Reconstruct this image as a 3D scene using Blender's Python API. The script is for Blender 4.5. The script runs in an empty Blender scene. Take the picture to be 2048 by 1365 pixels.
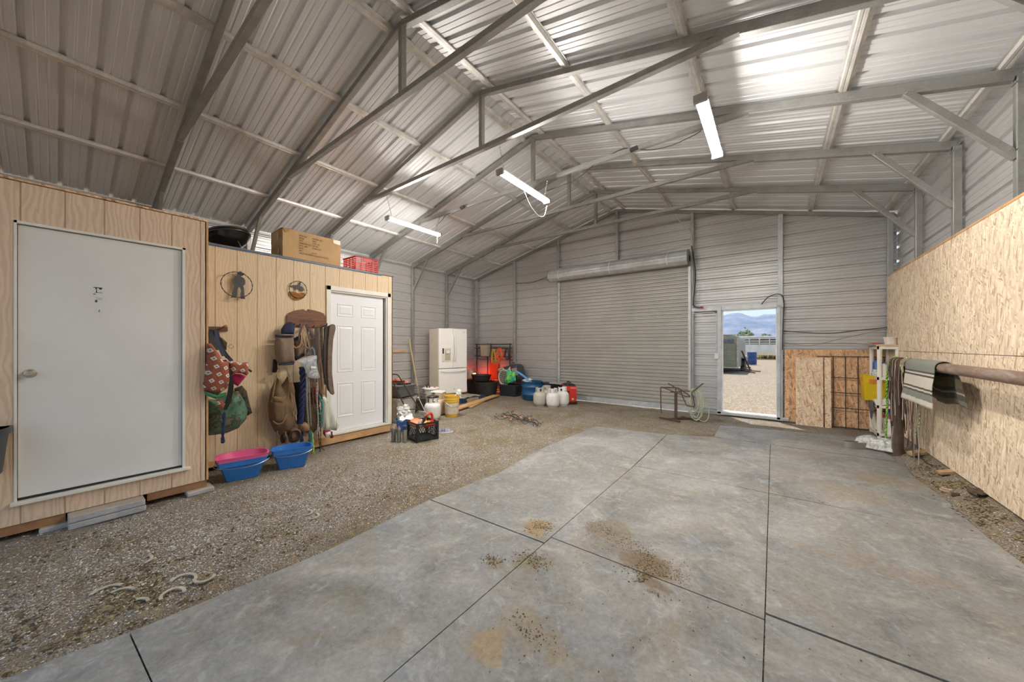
import bpy, bmesh, math, random
import numpy as np
from mathutils import Vector, Matrix, noise, Euler
random.seed(7)
SC = bpy.context.scene
COL = SC.collection
PI = math.pi
R = math.radians

# ------------------------------------------------------------------ camera
cam_d = bpy.data.cameras.new('camera')
cam = bpy.data.objects.new('camera', cam_d); COL.objects.link(cam)
cam_d.sensor_width = 36.0
cam_d.lens = 692.0/2048*36
cam_d.shift_y = 9.0/2048
cam_d.clip_start = 0.05; cam_d.clip_end = 6000
cam.location = (0, 0, 1.435)
cam.rotation_euler = (PI/2, 0, 0.647)
SC.camera = cam

# ------------------------------------------------------------------ world / sun / exposure
W = bpy.data.worlds.new('world'); SC.world = W
W.use_nodes = True
wn = W.node_tree.nodes; wl = W.node_tree.links
bg = wn['Background']
tcw = wn.new('ShaderNodeTexCoord'); sep_ = wn.new('ShaderNodeSeparateXYZ'); wl.new(tcw.outputs['Generated'], sep_.inputs[0])
rw = wn.new('ShaderNodeValToRGB'); e_ = rw.color_ramp.elements
e_[0].position = 0.0; e_[0].color = (.60, .70, .76, 1); e_[1].position = 1.0; e_[1].color = (.30, .46, .74, 1)
q_ = e_.new(.12); q_.color = (.47, .60, .72, 1)
wl.new(sep_.outputs[2], rw.inputs[0]); wl.new(rw.outputs[0], bg.inputs['Color'])
bg.inputs['Strength'].default_value = 1.35
sun_d = bpy.data.lights.new('sun', 'SUN'); sun_d.energy = 4.4; sun_d.angle = R(0.8)
sun_d.color = (1.0, 0.95, 0.87)
sun = bpy.data.objects.new('sun', sun_d); COL.objects.link(sun)
sun.rotation_euler = Vector((0.50, -0.66, -2.15)).to_track_quat('-Z', 'Y').to_euler()
sun.location = (0, 12, 12)
SC.view_settings.view_transform = 'Standard'
SC.view_settings.look = 'None'
SC.view_settings.gamma = 1.0
SC.view_settings.use_curve_mapping = False
SC.view_settings.exposure = 0.14
LED = 235.0

# ------------------------------------------------------------------ dimensions
XL, XR = -7.80, 1.62          # side wall sheets
YF = 8.34                     # far wall sheet
Y0 = -1.70                    # open front end
RX = -3.06                    # ridge
SL = 0.250                   # roof slope
def roof_z(x, z0=4.812): return z0 - SL*abs(x-RX)

# ------------------------------------------------------------------ mesh builder
class MB:
    def __init__(s): s.v=[]; s.f=[]; s.m=[]; s.mi=0
    def add(s, vs, fs, M=None):
        b=len(s.v)
        if M is not None: vs=[M@Vector(v) for v in vs]
        s.v.extend([tuple(v) for v in vs]); s.f.extend([tuple(i+b for i in f) for f in fs]); s.m.extend([s.mi]*len(fs)); return s
    def box(s, c, d, rot=None, taper=1.0):
        x,y,z=[q/2 for q in d]; t=taper
        vs=[(-x*t,-y*t,-z),(x*t,-y*t,-z),(x*t,y*t,-z),(-x*t,y*t,-z),(-x,-y,z),(x,-y,z),(x,y,z),(-x,y,z)]
        fs=[(0,3,2,1),(4,5,6,7),(0,1,5,4),(1,2,6,5),(2,3,7,6),(3,0,4,7)]
        M=Matrix.Translation(c)
        if rot is not None: M=M@(Euler(rot).to_matrix().to_4x4())
        return s.add(vs,fs,M)
    def bb(s, a, b):
        return s.box([(a[i]+b[i])/2 for i in range(3)],[abs(b[i]-a[i]) for i in range(3)])
    def bar(s, p, q, w, h, up=(0,0,1)):
        p=Vector(p); q=Vector(q); d=(q-p); L=d.length; d.normalize(); up=Vector(up)
        if abs(d.dot(up))>0.98: up=Vector((1,0,0))
        sx=d.cross(up).normalized(); uz=sx.cross(d).normalized()
        vs=[]
        for e in (p,q):
            for a,b in ((-1,-1),(1,-1),(1,1),(-1,1)): vs.append(e+sx*a*w/2+uz*b*h/2)
        return s.add(vs,[(0,1,2,3),(7,6,5,4),(0,4,5,1),(1,5,6,2),(2,6,7,3),(3,7,4,0)])
    def tube(s, pts, r, n=8, cap=True, closed=False):
        pts=[Vector(p) for p in pts]; N=len(pts)
        rs = r if isinstance(r,(list,tuple)) else [r]*N
        vs=[]; prev=None
        for i,p in enumerate(pts):
            if closed: t=pts[(i+1)%N]-pts[i-1]
            else: t=pts[min(i+1,N-1)]-pts[max(i-1,0)]
            if t.length<1e-9: t=Vector((0,0,1))
            t.normalize()
            if prev is None:
                u=Vector((0,0,1)) if abs(t.z)<.9 else Vector((1,0,0)); u=(u-t*u.dot(t)).normalized()
            else:
                u=(prev-t*prev.dot(t))
                u=u.normalized() if u.length>1e-6 else t.orthogonal().normalized()
            prev=u; w=t.cross(u)
            for k in range(n):
                a=2*PI*k/n; vs.append(p+(u*math.cos(a)+w*math.sin(a))*rs[i])
        fs=[]
        for i in range(N if closed else N-1):
            j=(i+1)%N
            for k in range(n): fs.append((i*n+k,i*n+(k+1)%n,j*n+(k+1)%n,j*n+k))
        if cap and not closed:
            fs.append(tuple(range(n-1,-1,-1))); fs.append(tuple((N-1)*n+k for k in range(n)))
        return s.add(vs,fs)
    def cyl(s,p,q,r0,r1=None,n=20,cap=True):
        return s.tube([p,q],[r0,r0 if r1 is None else r1],n,cap)
    def lathe(s, prof, c=(0,0,0), n=28, M=None, sx=1.0, sy=1.0):
        vs=[];fs=[]
        for (r,z) in prof:
            for k in range(n):
                a=2*PI*k/n; vs.append((c[0]+r*math.cos(a)*sx,c[1]+r*math.sin(a)*sy,c[2]+z))
        for i in range(len(prof)-1):
            for k in range(n): fs.append((i*n+k,i*n+(k+1)%n,(i+1)*n+(k+1)%n,(i+1)*n+k))
        return s.add(vs,fs,M)
    def loft(s, rings, cap0=True, cap1=True):
        n=len(rings[0]); vs=[v for r in rings for v in r]; fs=[]
        for i in range(len(rings)-1):
            for k in range(n): fs.append((i*n+k,i*n+(k+1)%n,(i+1)*n+(k+1)%n,(i+1)*n+k))
        if cap0: fs.append(tuple(range(n-1,-1,-1)))
        if cap1: fs.append(tuple((len(rings)-1)*n+k for k in range(n)))
        return s.add(vs,fs)
    def prism(s, poly, o, ux, uy, t):
        """polygon in plane (ux,uy) at o, thickness t along ux x uy"""
        o=Vector(o);ux=Vector(ux);uy=Vector(uy);nz=ux.cross(uy).normalized()
        a=[o+ux*x+uy*y for x,y in poly]; b=[p+nz*t for p in a]; n=len(poly)
        fs=[tuple(range(n-1,-1,-1)),tuple(range(n,2*n))]+[(k,(k+1)%n,n+(k+1)%n,n+k) for k in range(n)]
        return s.add(a+b,fs)
    def ribbon(s, pts, w, t, nrm):
        """flat strap: pts path, nrm thickness direction"""
        pts=[Vector(p) for p in pts]; vs=[]; N=len(pts)
        for i,p in enumerate(pts):
            d=(pts[min(i+1,N-1)]-pts[max(i-1,0)]).normalized()
            n=Vector(nrm(i) if callable(nrm) else nrm); n=(n-d*n.dot(d))
            n=n.normalized() if n.length>1e-6 else d.orthogonal().normalized()
            sd=d.cross(n)
            for a,b in ((-1,-1),(1,-1),(1,1),(-1,1)): vs.append(p+sd*a*w/2+n*b*t/2)
        fs=[]
        for i in range(N-1):
            for k in range(4): fs.append((i*4+k,i*4+(k+1)%4,(i+1)*4+(k+1)%4,(i+1)*4+k))
        fs+= [(3,2,1,0),tuple((N-1)*4+k for k in range(4))]
        return s.add(vs,fs)
    def grid(s, nx, ny, fn, thick=0.0, nrm=(0,0,1)):
        vs=[fn(i/(nx-1),j/(ny-1)) for j in range(ny) for i in range(nx)]
        fs=[(j*nx+i,j*nx+i+1,(j+1)*nx+i+1,(j+1)*nx+i) for j in range(ny-1) for i in range(nx-1)]
        if thick:
            n=Vector(nrm)*thick; L=len(vs); vs2=[Vector(v)-n for v in vs]
            fs2=[tuple(reversed([q+L for q in f])) for f in fs]
            e=[i for i in range(nx)]+[j*nx+nx-1 for j in range(1,ny)]+[(ny-1)*nx+i for i in range(nx-2,-1,-1)]+[j*nx for j in range(ny-2,0,-1)]
            fs3=[(e[k],e[k]+L,e[(k+1)%len(e)]+L,e[(k+1)%len(e)]) for k in range(len(e))]
            vs=list(vs)+vs2; fs=fs+fs2+fs3
        return s.add(vs,fs)
    def sphere(s,c,r,nu=14,nv=9,sc=(1,1,1),rough=0.0,seed=0,M=None):
        vs=[];fs=[]
        for j in range(nv+1):
            th=PI*j/nv
            for i in range(nu):
                ph=2*PI*i/nu; d=Vector((math.sin(th)*math.cos(ph),math.sin(th)*math.sin(ph),math.cos(th)))
                k=1+rough*noise.noise(d*2.2+Vector((seed*3.1,seed*1.7,0)))
                vs.append((c[0]+d.x*r*sc[0]*k,c[1]+d.y*r*sc[1]*k,c[2]+d.z*r*sc[2]*k))
        for j in range(nv):
            for i in range(nu): fs.append((j*nu+i,(j+1)*nu+i,(j+1)*nu+(i+1)%nu,j*nu+(i+1)%nu))
        return s.add(vs,fs,M)
    def puff(s, outline, o, ux, uy, un, depth, seed=0, wr=0.15, back=0.25, rings=7, fold=0.0):
        """cushion-like body from an outline (2D); wrinkled front, flatter back"""
        o=Vector(o);ux=Vector(ux);uy=Vector(uy);un=Vector(un)
        # densify
        pts=[]; n=len(outline)
        for i in range(n):
            a=outline[i];b=outline[(i+1)%n]
            L=math.hypot(b[0]-a[0],b[1]-a[1]); m=max(1,int(L/0.025))
            for k in range(m): pts.append((a[0]+(b[0]-a[0])*k/m,a[1]+(b[1]-a[1])*k/m))
        cx=sum(p[0] for p in pts)/len(pts); cy=sum(p[1] for p in pts)/len(pts); N=len(pts)
        def P(x,y,z): return o+ux*x+uy*y+un*z
        rgs=[]
        for side,dd in ((-1,depth*back),(1,depth)):
            lst=[0.02+0.98*k/rings for k in range(rings+1)]
            seq = lst if side<0 else lst[::-1][1:]
            for t in seq:
                h=(1-t**2.6)**0.5 if t<1 else 0
                rg=[]
                for (x,y) in pts:
                    X=cx+(x-cx)*t; Y=cy+(y-cy)*t
                    w=0
                    if side>0:
                        w=wr*depth*noise.noise(Vector((X*9+seed*7.3,Y*5,seed)))*(1.2*h)
                        w+=fold*depth*math.sin(X*70+3*math.sin(Y*6+seed))*h
                    rg.append(P(X,Y,side*(dd*h)+w))
                rgs.append(rg)
        return s.loft(rgs)

def ob(name, mb, mat, parent=None, smooth=35, bevel=0.0, bseg=2, world=False):
    me=bpy.data.meshes.new(name)
    vs=mb.v
    if world and parent is not None:
        L=Vector((0,0,0)); q_=parent
        while q_ is not None: L=L+q_.location; q_=q_.parent
        vs=[(v[0]-L.x,v[1]-L.y,v[2]-L.z) for v in vs]
    me.from_pydata(vs,[],mb.f)
    mats=mat if isinstance(mat,(list,tuple)) else [mat]
    for m in mats: me.materials.append(m)
    if len(mats)>1: me.polygons.foreach_set('material_index',mb.m)
    me.update()
    bm=bmesh.new(); bm.from_mesh(me); bmesh.ops.recalc_face_normals(bm,faces=bm.faces); bm.to_mesh(me); bm.free()
    if smooth:
        me.shade_smooth(); me.set_sharp_from_angle(angle=R(smooth))
    o=bpy.data.objects.new(name,me); COL.objects.link(o)
    if parent is not None: o.parent=parent
    if bevel>0:
        b=o.modifiers.new('bevel','BEVEL'); b.width=bevel; b.segments=bseg; b.limit_method='ANGLE'; b.angle_limit=R(40)
    return o
def tag(o,label,cat,group=None,kind=None):
    if label: o['label']=label
    if cat: o['category']=cat
    if group: o['group']=group
    if kind: o['kind']=kind
    return o
def struct(name,mb,mat,parent=None,**k):
    o=ob(name,mb,mat,parent,**k)
    if parent is None: o['kind']='structure'
    return o
def thing(name,label,cat,loc=(0,0,0),rz=0,group=None):
    o=bpy.data.objects.new(name,None); COL.objects.link(o); o.empty_display_size=0.05
    o.location=loc; o.rotation_euler=(0,0,rz)
    return tag(o,label,cat,group)
def one(name,mb,mat,label,cat,group=None,**k):
    return tag(ob(name,mb,mat,None,**k),label,cat,group)
def dup(root,loc,rz=None,label=None,group=None):
    r=root.copy(); COL.objects.link(r); r.location=loc
    if rz is not None: r.rotation_euler=(0,0,rz)
    if label: r['label']=label
    if group: r['group']=group
    for ch in list(root.children):
        c=ch.copy(); COL.objects.link(c); c.parent=r
        for g in list(ch.children):
            d=g.copy(); COL.objects.link(d); d.parent=c
    return r
def spline(pts,m=8):
    """Catmull-Rom through pts"""
    P=[Vector(p) for p in pts]; out=[]
    for i in range(len(P)-1):
        p0=P[max(i-1,0)];p1=P[i];p2=P[i+1];p3=P[min(i+2,len(P)-1)]
        for k in range(m):
            t=k/m
            out.append(0.5*((2*p1)+(p2-p0)*t+(2*p0-5*p1+4*p2-p3)*t*t+(3*p1-p0-3*p2+p3)*t**3))
    out.append(P[-1]); return out
def lettering(name,text,size,mat,parent,M,depth=0.0006,align='LEFT',sx=1.0):
    c=bpy.data.curves.new(name,'FONT'); c.body=text; c.size=size; c.extrude=depth; c.align_x=align
    t=bpy.data.objects.new(name+'_tmp',c); COL.objects.link(t)
    bpy.context.view_layer.update()
    me=bpy.data.meshes.new_from_object(t.evaluated_get(bpy.context.evaluated_depsgraph_get()))
    bpy.data.objects.remove(t); bpy.data.curves.remove(c)
    me.transform(Matrix.Scale(sx,4,(1,0,0))); me.transform(M)
    me.materials.clear(); me.materials.append(mat)
    o=bpy.data.objects.new(name,me); COL.objects.link(o); o.parent=parent
    return o

# ------------------------------------------------------------------ materials
def new(name):
    m=bpy.data.materials.new(name); m.use_nodes=True
    nt=m.node_tree; b=nt.nodes['Principled BSDF']; return m,nt,b
def N(nt,t,**k):
    n=nt.nodes.new(t)
    for a,v in k.items():
        if a in n.inputs.keys() if not hasattr(n,a) else False: n.inputs[a].default_value=v
        else: setattr(n,a,v)
    return n
def coords(nt,scale=(1,1,1),rot=(0,0,0),kind='Object'):
    tc=nt.nodes.new('ShaderNodeTexCoord'); mp=nt.nodes.new('ShaderNodeMapping')
    mp.inputs['Scale'].default_value=scale; mp.inputs['Rotation'].default_value=rot
    nt.links.new(tc.outputs[kind],mp.inputs['Vector']); return mp.outputs[0]
def noise_n(nt,vec,scale,detail=4,rough=.55,dist=0):
    n=nt.nodes.new('ShaderNodeTexNoise'); n.inputs['Scale'].default_value=scale; n.inputs['Detail'].default_value=detail
    n.inputs['Roughness'].default_value=rough; n.inputs['Distortion'].default_value=dist
    nt.links.new(vec,n.inputs['Vector']); return n
def ramp(nt,fac,stops,interp='LINEAR'):
    r=nt.nodes.new('ShaderNodeValToRGB'); r.color_ramp.interpolation=interp
    e=r.color_ramp.elements
    while len(e)>1: e.remove(e[-1])
    e[0].position=stops[0][0]; e[0].color=(*stops[0][1],1)
    for p,c in stops[1:]:
        q=e.new(p); q.color=(*c,1)
    nt.links.new(fac,r.inputs[0]); return r.outputs[0]
def mix(nt,fac,a,b,mode='MIX'):
    m=nt.nodes.new('ShaderNodeMix'); m.data_type='RGBA'; m.blend_type=mode
    for s,v in ((0,fac),(6,a),(7,b)):
        if isinstance(v,(int,float)): m.inputs[s].default_value=v
        elif isinstance(v,tuple): m.inputs[s].default_value=(*v,1) if len(v)==3 else v
        else: nt.links.new(v,m.inputs[s])
    return m.outputs[2]
def bump(nt,b,h,strength=.3,dist=.01):
    n=nt.nodes.new('ShaderNodeBump'); n.inputs['Strength'].default_value=strength; n.inputs['Distance'].default_value=dist
    nt.links.new(h,n.inputs['Height']); nt.links.new(n.outputs[0],b.inputs['Normal'])
def mathn(nt,op,a,b=None,clamp=False):
    m=nt.nodes.new('ShaderNodeMath'); m.operation=op; m.use_clamp=clamp
    for i,v in enumerate((a,b)):
        if v is None: continue
        if isinstance(v,(int,float)): m.inputs[i].default_value=v
        else: nt.links.new(v,m.inputs[i])
    return m.outputs[0]
def plain(name,col,rough=.6,metal=0.0,var=.12,scale=6,bmp=0.0,bscale=60,alpha=1,trans=0,emit=None,es=0,spec=None,ior=None):
    m,nt,b=new(name)
    v=coords(nt)
    n=noise_n(nt,v,scale,5,.6)
    lo=tuple(max(0,c*(1-var)) for c in col); hi=tuple(min(1,c*(1+var)) for c in col)
    nt.links.new(ramp(nt,n.outputs[0],[(.3,lo),(.7,hi)]),b.inputs['Base Color'])
    b.inputs['Roughness'].default_value=rough; b.inputs['Metallic'].default_value=metal
    if bmp: bump(nt,b,noise_n(nt,v,bscale,3).outputs[0],bmp,.004)
    if alpha<1: b.inputs['Alpha'].default_value=alpha
    if trans: b.inputs['Transmission Weight'].default_value=trans
    if spec is not None: b.inputs['Specular IOR Level'].default_value=spec
    if emit: b.inputs['Emission Color'].default_value=(*emit,1); b.inputs['Emission Strength'].default_value=es
    return m
def hexc(h):
    h=h.lstrip('#'); c=[int(h[i:i+2],16)/255 for i in (0,2,4)]
    return tuple((x/12.92 if x<=.04045 else ((x+.055)/1.055)**2.4) for x in c)

M={}
# roof sheet: bare galvalume
m,nt,b=new('galvalume_sheet'); v=coords(nt,(1,1,1)); n=noise_n(nt,v,1.2,4); n2=noise_n(nt,coords(nt,(2,60,2)),3,3)
c=mix(nt,.35,ramp(nt,n.outputs[0],[(.3,(.66,.69,.725)),(.7,(.75,.78,.81))]),ramp(nt,n2.outputs[0],[(.3,(.56,.56,.56)),(.7,(.74,.74,.74))]))
nt.links.new(c,b.inputs['Base Color']); b.inputs['Metallic'].default_value=.30
nt.links.new(ramp(nt,n.outputs[0],[(.3,(.36,)*3),(.7,(.46,)*3)]),b.inputs['Roughness']); M['roof']=m
# wall sheet: painted inside, pale grey
m,nt,b=new('wall_sheet'); v=coords(nt); n=noise_n(nt,v,1.0,5); n2=noise_n(nt,coords(nt,(3,3,30)),2,3)
c=mix(nt,.3,ramp(nt,n.outputs[0],[(.3,(.54,.54,.55)),(.7,(.63,.63,.635))]),ramp(nt,n2.outputs[0],[(.35,(.50,.48,.46)),(.65,(.64,.64,.65))]))
nt.links.new(c,b.inputs['Base Color']); b.inputs['Metallic'].default_value=.5; b.inputs['Roughness'].default_value=.38; M['wall']=m
# roll-up door curtain
M['curtain']=plain('door_curtain',(.42,.41,.385),.45,.3,.1,2)
# galvanised tube with spangle
def galv(name,col,rough=.42,metal=.7,dirt=.0):
    m,nt,b=new(name); v=coords(nt)
    vo=nt.nodes.new('ShaderNodeTexVoronoi'); vo.inputs['Scale'].default_value=140; nt.links.new(v,vo.inputs['Vector'])
    n=noise_n(nt,v,5,5,.65)
    lo=tuple(c*.72 for c in col); hi=tuple(min(1,c*1.2) for c in col)
    c=mix(nt,.25,ramp(nt,n.outputs[0],[(.3,lo),(.7,hi)]),ramp(nt,vo.outputs['Color'],[(.2,lo),(.8,hi)]))
    if dirt:
        n3=noise_n(nt,v,2.2,6,.7); c=mix(nt,mathn(nt,'MULTIPLY',ramp(nt,n3.outputs[0],[(.5,(0,0,0)),(.7,(1,1,1))]),dirt),c,(.33,.26,.18))
    nt.links.new(c,b.inputs['Base Color']); b.inputs['Metallic'].default_value=metal; b.inputs['Roughness'].default_value=rough
    return m
M['galv']=galv('galvanised_tube',(.33,.33,.315),.42,.5)
M['purlin']=galv('galvanised_purlin',(.74,.73,.70),.36,.5,.4)
M['post']=galv('galvanised_post',(.42,.43,.43),.45,.5)
M['frame_lt']=galv('galvanised_frame_pale',(.60,.63,.66),.4,.35)
# LED
m,nt,b=new('led_strip'); b.inputs['Base Color'].default_value=(1,1,1,1); b.inputs['Emission Color'].default_value=(1,.945,.87,1); b.inputs['Emission Strength'].default_value=LED; M['led']=m
# textured siding
def siding(name,col,g=1.0):
    m,nt,b=new(name); v=coords(nt,(6,9,1.1)); 
    n=noise_n(nt,v,5,6,.6,1.6); n2=noise_n(nt,coords(nt),1.3,4)
    w=nt.nodes.new('ShaderNodeTexWave'); w.wave_type='BANDS'; w.bands_direction='Y'; w.inputs['Scale'].default_value=3.2
    w.inputs['Distortion'].default_value=14; w.inputs['Detail'].default_value=4; w.inputs['Detail Scale'].default_value=.9
    nt.links.new(coords(nt,(3,3,.9)),w.inputs['Vector'])
    h=mathn(nt,'ADD',mathn(nt,'MULTIPLY',n.outputs[0],.6),mathn(nt,'MULTIPLY',w.outputs[0],.6))
    lo=tuple(c*.90 for c in col); hi=tuple(min(1,c*1.03) for c in col)
    c=mix(nt,.35,ramp(nt,h,[(.35,tuple(q*(1-.12*g) for q in lo)),(.75,hi)]),ramp(nt,n2.outputs[0],[(.3,lo),(.7,hi)]))
    nt.links.new(c,b.inputs['Base Color']); b.inputs['Roughness'].default_value=.62; b.inputs['Specular IOR Level'].default_value=.3
    bump(nt,b,h,.55*g,.006); return m
M['siding']=siding('tan_siding',(.76,.575,.42),.7)
M['siding2']=siding('yellow_tan_siding',(.78,.61,.41),.3)
# OSB
def osb(name,light,mid,dark,scale=1.0):
    m,nt,b=new(name); tc=nt.nodes.new('ShaderNodeTexCoord')
    sx=nt.nodes.new('ShaderNodeSeparateXYZ'); nt.links.new(tc.outputs['Object'],sx.inputs[0]); cx=nt.nodes.new('ShaderNodeCombineXYZ')
    nt.links.new(mathn(nt,'ADD',sx.outputs[0],sx.outputs[1]),cx.inputs[0]); nt.links.new(sx.outputs[2],cx.inputs[1])
    prev=None; hprev=None
    for i,(a,bx,sc) in enumerate(((12,0,1),(58,0,1.15),(105,0,.9),(150,0,1.3),(80,0,1.1))):
        r1=nt.nodes.new('ShaderNodeMapping'); r1.inputs['Rotation'].default_value=(0,0,R(a))
        nt.links.new(cx.outputs[0],r1.inputs[0])
        r2=nt.nodes.new('ShaderNodeMapping'); s_=26*sc*scale; r2.inputs['Scale'].default_value=(s_*.32,s_*1.3,1); r2.inputs['Location'].default_value=(i*3.3,i*1.7,i)
        nt.links.new(r1.outputs[0],r2.inputs[0])
        vo=nt.nodes.new('ShaderNodeTexVoronoi'); vo.inputs['Scale'].default_value=1.0; vo.voronoi_dimensions='2D'; nt.links.new(r2.outputs[0],vo.inputs[0])
        sep=nt.nodes.new('ShaderNodeSeparateColor'); nt.links.new(vo.outputs['Color'],sep.inputs[0])
        col=ramp(nt,sep.outputs[0],[(0,dark),(.18,mid),(.55,light),(.85,tuple(min(1,c*1.15) for c in light)),(1,tuple(min(1,c*1.3) for c in light))])
        if prev is None: prev=col; hprev=sep.outputs[1]
        else:
            f=ramp(nt,sep.outputs[2],[(.46,(0,0,0)),(.54,(1,1,1))])
            prev=mix(nt,f,prev,col); hprev=mix(nt,f,hprev,sep.outputs[1])
    n=noise_n(nt,tc.outputs['Object'],1.1,5,.7)
    prev=mix(nt,mathn(nt,'MULTIPLY',ramp(nt,n.outputs[0],[(.45,(0,0,0)),(.75,(1,1,1))]),.35),prev,tuple(c*.75 for c in mid))
    nt.links.new(prev,b.inputs['Base Color']); b.inputs['Roughness'].default_value=.6
    bump(nt,b,hprev,.25,.003); return m
M['osb']=osb('pale_strand_board',(.82,.67,.50),(.70,.54,.38),(.45,.30,.18),1.4)
M['osb2']=osb('orange_strand_board',(.76,.48,.28),(.62,.35,.18),(.36,.18,.09),1.4)
M['osb3']=osb('bleached_strand_board',(.84,.66,.48),(.74,.54,.36),(.50,.32,.19),1.5)
# gravel ground
def gravel(name,cols,scale,dirt=(.19,.14,.075),dirtamt=.85,inside=True):
    m,nt,b=new(name); v=coords(nt)
    vo=nt.nodes.new('ShaderNodeTexVoronoi'); vo.inputs['Scale'].default_value=scale; nt.links.new(v,vo.inputs[0])
    sep=nt.nodes.new('ShaderNodeSeparateColor'); nt.links.new(vo.outputs['Color'],sep.inputs[0])
    k=len(cols); c=ramp(nt,sep.outputs[0],[(i/k,q) for i,q in enumerate(cols)],'CONSTANT')
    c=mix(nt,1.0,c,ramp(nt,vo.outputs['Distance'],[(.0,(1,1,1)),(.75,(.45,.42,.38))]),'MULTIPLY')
    n=noise_n(nt,v,1.6,8,.72,.4); n2=noise_n(nt,v,11,6,.7)
    f=mathn(nt,'MULTIPLY',ramp(nt,mathn(nt,'ADD',mathn(nt,'MULTIPLY',n.outputs[0],.6),mathn(nt,'MULTIPLY',n2.outputs[0],.4)),[(.44,(0,0,0)),(.57,(1,1,1))]),dirtamt)
    if inside:   # manure and straw litter thickest near the sheds and along the right wall
        sx=nt.nodes.new('ShaderNodeSeparateXYZ'); nt.links.new(v,sx.inputs[0])
        g=ramp(nt,mathn(nt,'MULTIPLY',mathn(nt,'SUBTRACT',sx.outputs[0],1.15),4.0,True),[(0,(0,0,0)),(1,(.62,)*3)])
        f=mathn(nt,'MAXIMUM',f,mathn(nt,'MULTIPLY',g,ramp(nt,n2.outputs[0],[(.32,(.35,)*3),(.6,(1,1,1))])))
    c=mix(nt,f,c,ramp(nt,n2.outputs[0],[(.35,tuple(q*.55 for q in dirt)),(.5,dirt),(.68,tuple(min(1,q*2.1) for q in dirt))]))
    nt.links.new(c,b.inputs['Base Color']); b.inputs['Roughness'].default_value=.9
    h=mathn(nt,'SUBTRACT',1.0,vo.outputs['Distance']); bump(nt,b,h,.8,.012); return m
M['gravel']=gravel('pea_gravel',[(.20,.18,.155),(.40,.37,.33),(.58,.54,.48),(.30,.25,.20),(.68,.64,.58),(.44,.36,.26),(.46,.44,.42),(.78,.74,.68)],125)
M['gravel_out']=gravel('yard_gravel',[(.40,.31,.22),(.50,.40,.30),(.58,.49,.38),(.34,.26,.18),(.62,.53,.42),(.46,.34,.22)],28,(.36,.25,.15),.5,False)
# rubber stall mat, worn and dusty
m,nt,b=new('worn_rubber_mat'); v=coords(nt,kind='Object')
geo=nt.nodes.new('ShaderNodeNewGeometry'); P_=geo.outputs['Position']
n1=noise_n(nt,P_,1.3,7,.68,.9); n2=noise_n(nt,P_,3.5,8,.7,.3); n3=noise_n(nt,P_,40,4,.7); n4=noise_n(nt,P_,1.7,5,.6,1.2)
c=ramp(nt,n1.outputs[0],[(.34,(.135,.133,.128)),(.5,(.25,.245,.235)),(.66,(.385,.375,.355))])
c=mix(nt,mathn(nt,'MULTIPLY',ramp(nt,n2.outputs[0],[(.5,(0,0,0)),(.72,(1,1,1))]),.7),c,(.19,.225,.27))
c=mix(nt,mathn(nt,'MULTIPLY',ramp(nt,n4.outputs[0],[(.52,(0,0,0)),(.72,(1,1,1))]),.62),c,(.29,.235,.16))
c=mix(nt,mathn(nt,'MULTIPLY',ramp(nt,n2.outputs[0],[(.30,(1,1,1)),(.44,(0,0,0))]),.45),c,(.54,.53,.50))
n5=noise_n(nt,P_,7,7,.72,1.4)
c=mix(nt,mathn(nt,'MULTIPLY',ramp(nt,n5.outputs[0],[(.54,(0,0,0)),(.64,(1,1,1))]),.5),c,(.46,.47,.47))
c=mix(nt,mathn(nt,'MULTIPLY',ramp(nt,n5.outputs[0],[(.34,(1,1,1)),(.44,(0,0,0))]),.45),c,(.15,.15,.145))
n6=noise_n(nt,P_,15,8,.75,.5)
c=mix(nt,mathn(nt,'MULTIPLY',ramp(nt,n6.outputs[0],[(.60,(0,0,0)),(.68,(1,1,1))]),.6),c,(.16,.125,.08))
c=mix(nt,.25,c,ramp(nt,n3.outputs[0],[(.3,(.12,.12,.115)),(.7,(.5,.49,.47))]))
def spot(cx,cy,rx,ry,col,amt,edge=.45):
    global c
    mp=nt.nodes.new('ShaderNodeMapping'); mp.vector_type='POINT'
    mp.inputs['Location'].default_value=(-cx/rx,-cy/ry,0); mp.inputs['Scale'].default_value=(1/rx,1/ry,0); nt.links.new(P_,mp.inputs[0])
    L=nt.nodes.new('ShaderNodeVectorMath'); L.operation='LENGTH'; nt.links.new(mp.outputs[0],L.inputs[0])
    d=mathn(nt,'ADD',L.outputs['Value'],mathn(nt,'MULTIPLY',mathn(nt,'SUBTRACT',n2.outputs[0],.5),4.0))
    f=mathn(nt,'MULTIPLY',ramp(nt,d,[(1-edge,(1,1,1)),(1,(0,0,0))]),amt)
    c=mix(nt,f,c,mix(nt,n3.outputs[0],tuple(q*.5 for q in col),tuple(min(1,q*1.7) for q in col)))
for a in ((-1.02,2.56,.20,.17,(.20,.165,.11),.75),(-.86,2.42,.34,.17,(.21,.18,.145),.7),(-.62,2.30,.24,.13,(.16,.11,.065),.85),(-.56,2.16,.12,.08,(.16,.11,.06),.8),
          (-1.45,2.27,.12,.13,(.30,.21,.10),.9),(-1.27,1.88,.20,.12,(.20,.17,.11),.85),(-1.47,1.75,.12,.09,(.23,.19,.12),.8),
          (-1.25,1.70,.14,.07,(.2,.19,.16),.55),(-.95,1.42,.28,.13,(.25,.20,.12),.6),(-1.1,1.25,.12,.1,(.33,.22,.10),.6),(-.70,1.55,.2,.12,(.23,.24,.26),.55),(.2,3.0,.35,.15,(.22,.23,.24),.35),
          (-1.9,1.0,.15,.1,(.2,.18,.13),.5),(.6,4.6,.4,.25,(.26,.22,.16),.55),(.9,5.3,.35,.3,(.22,.17,.11),.6),(.3,5.9,.4,.2,(.24,.2,.15),.5),(.55,3.2,.5,.12,(.25,.18,.13),.35)):
    spot(*a)
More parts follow.
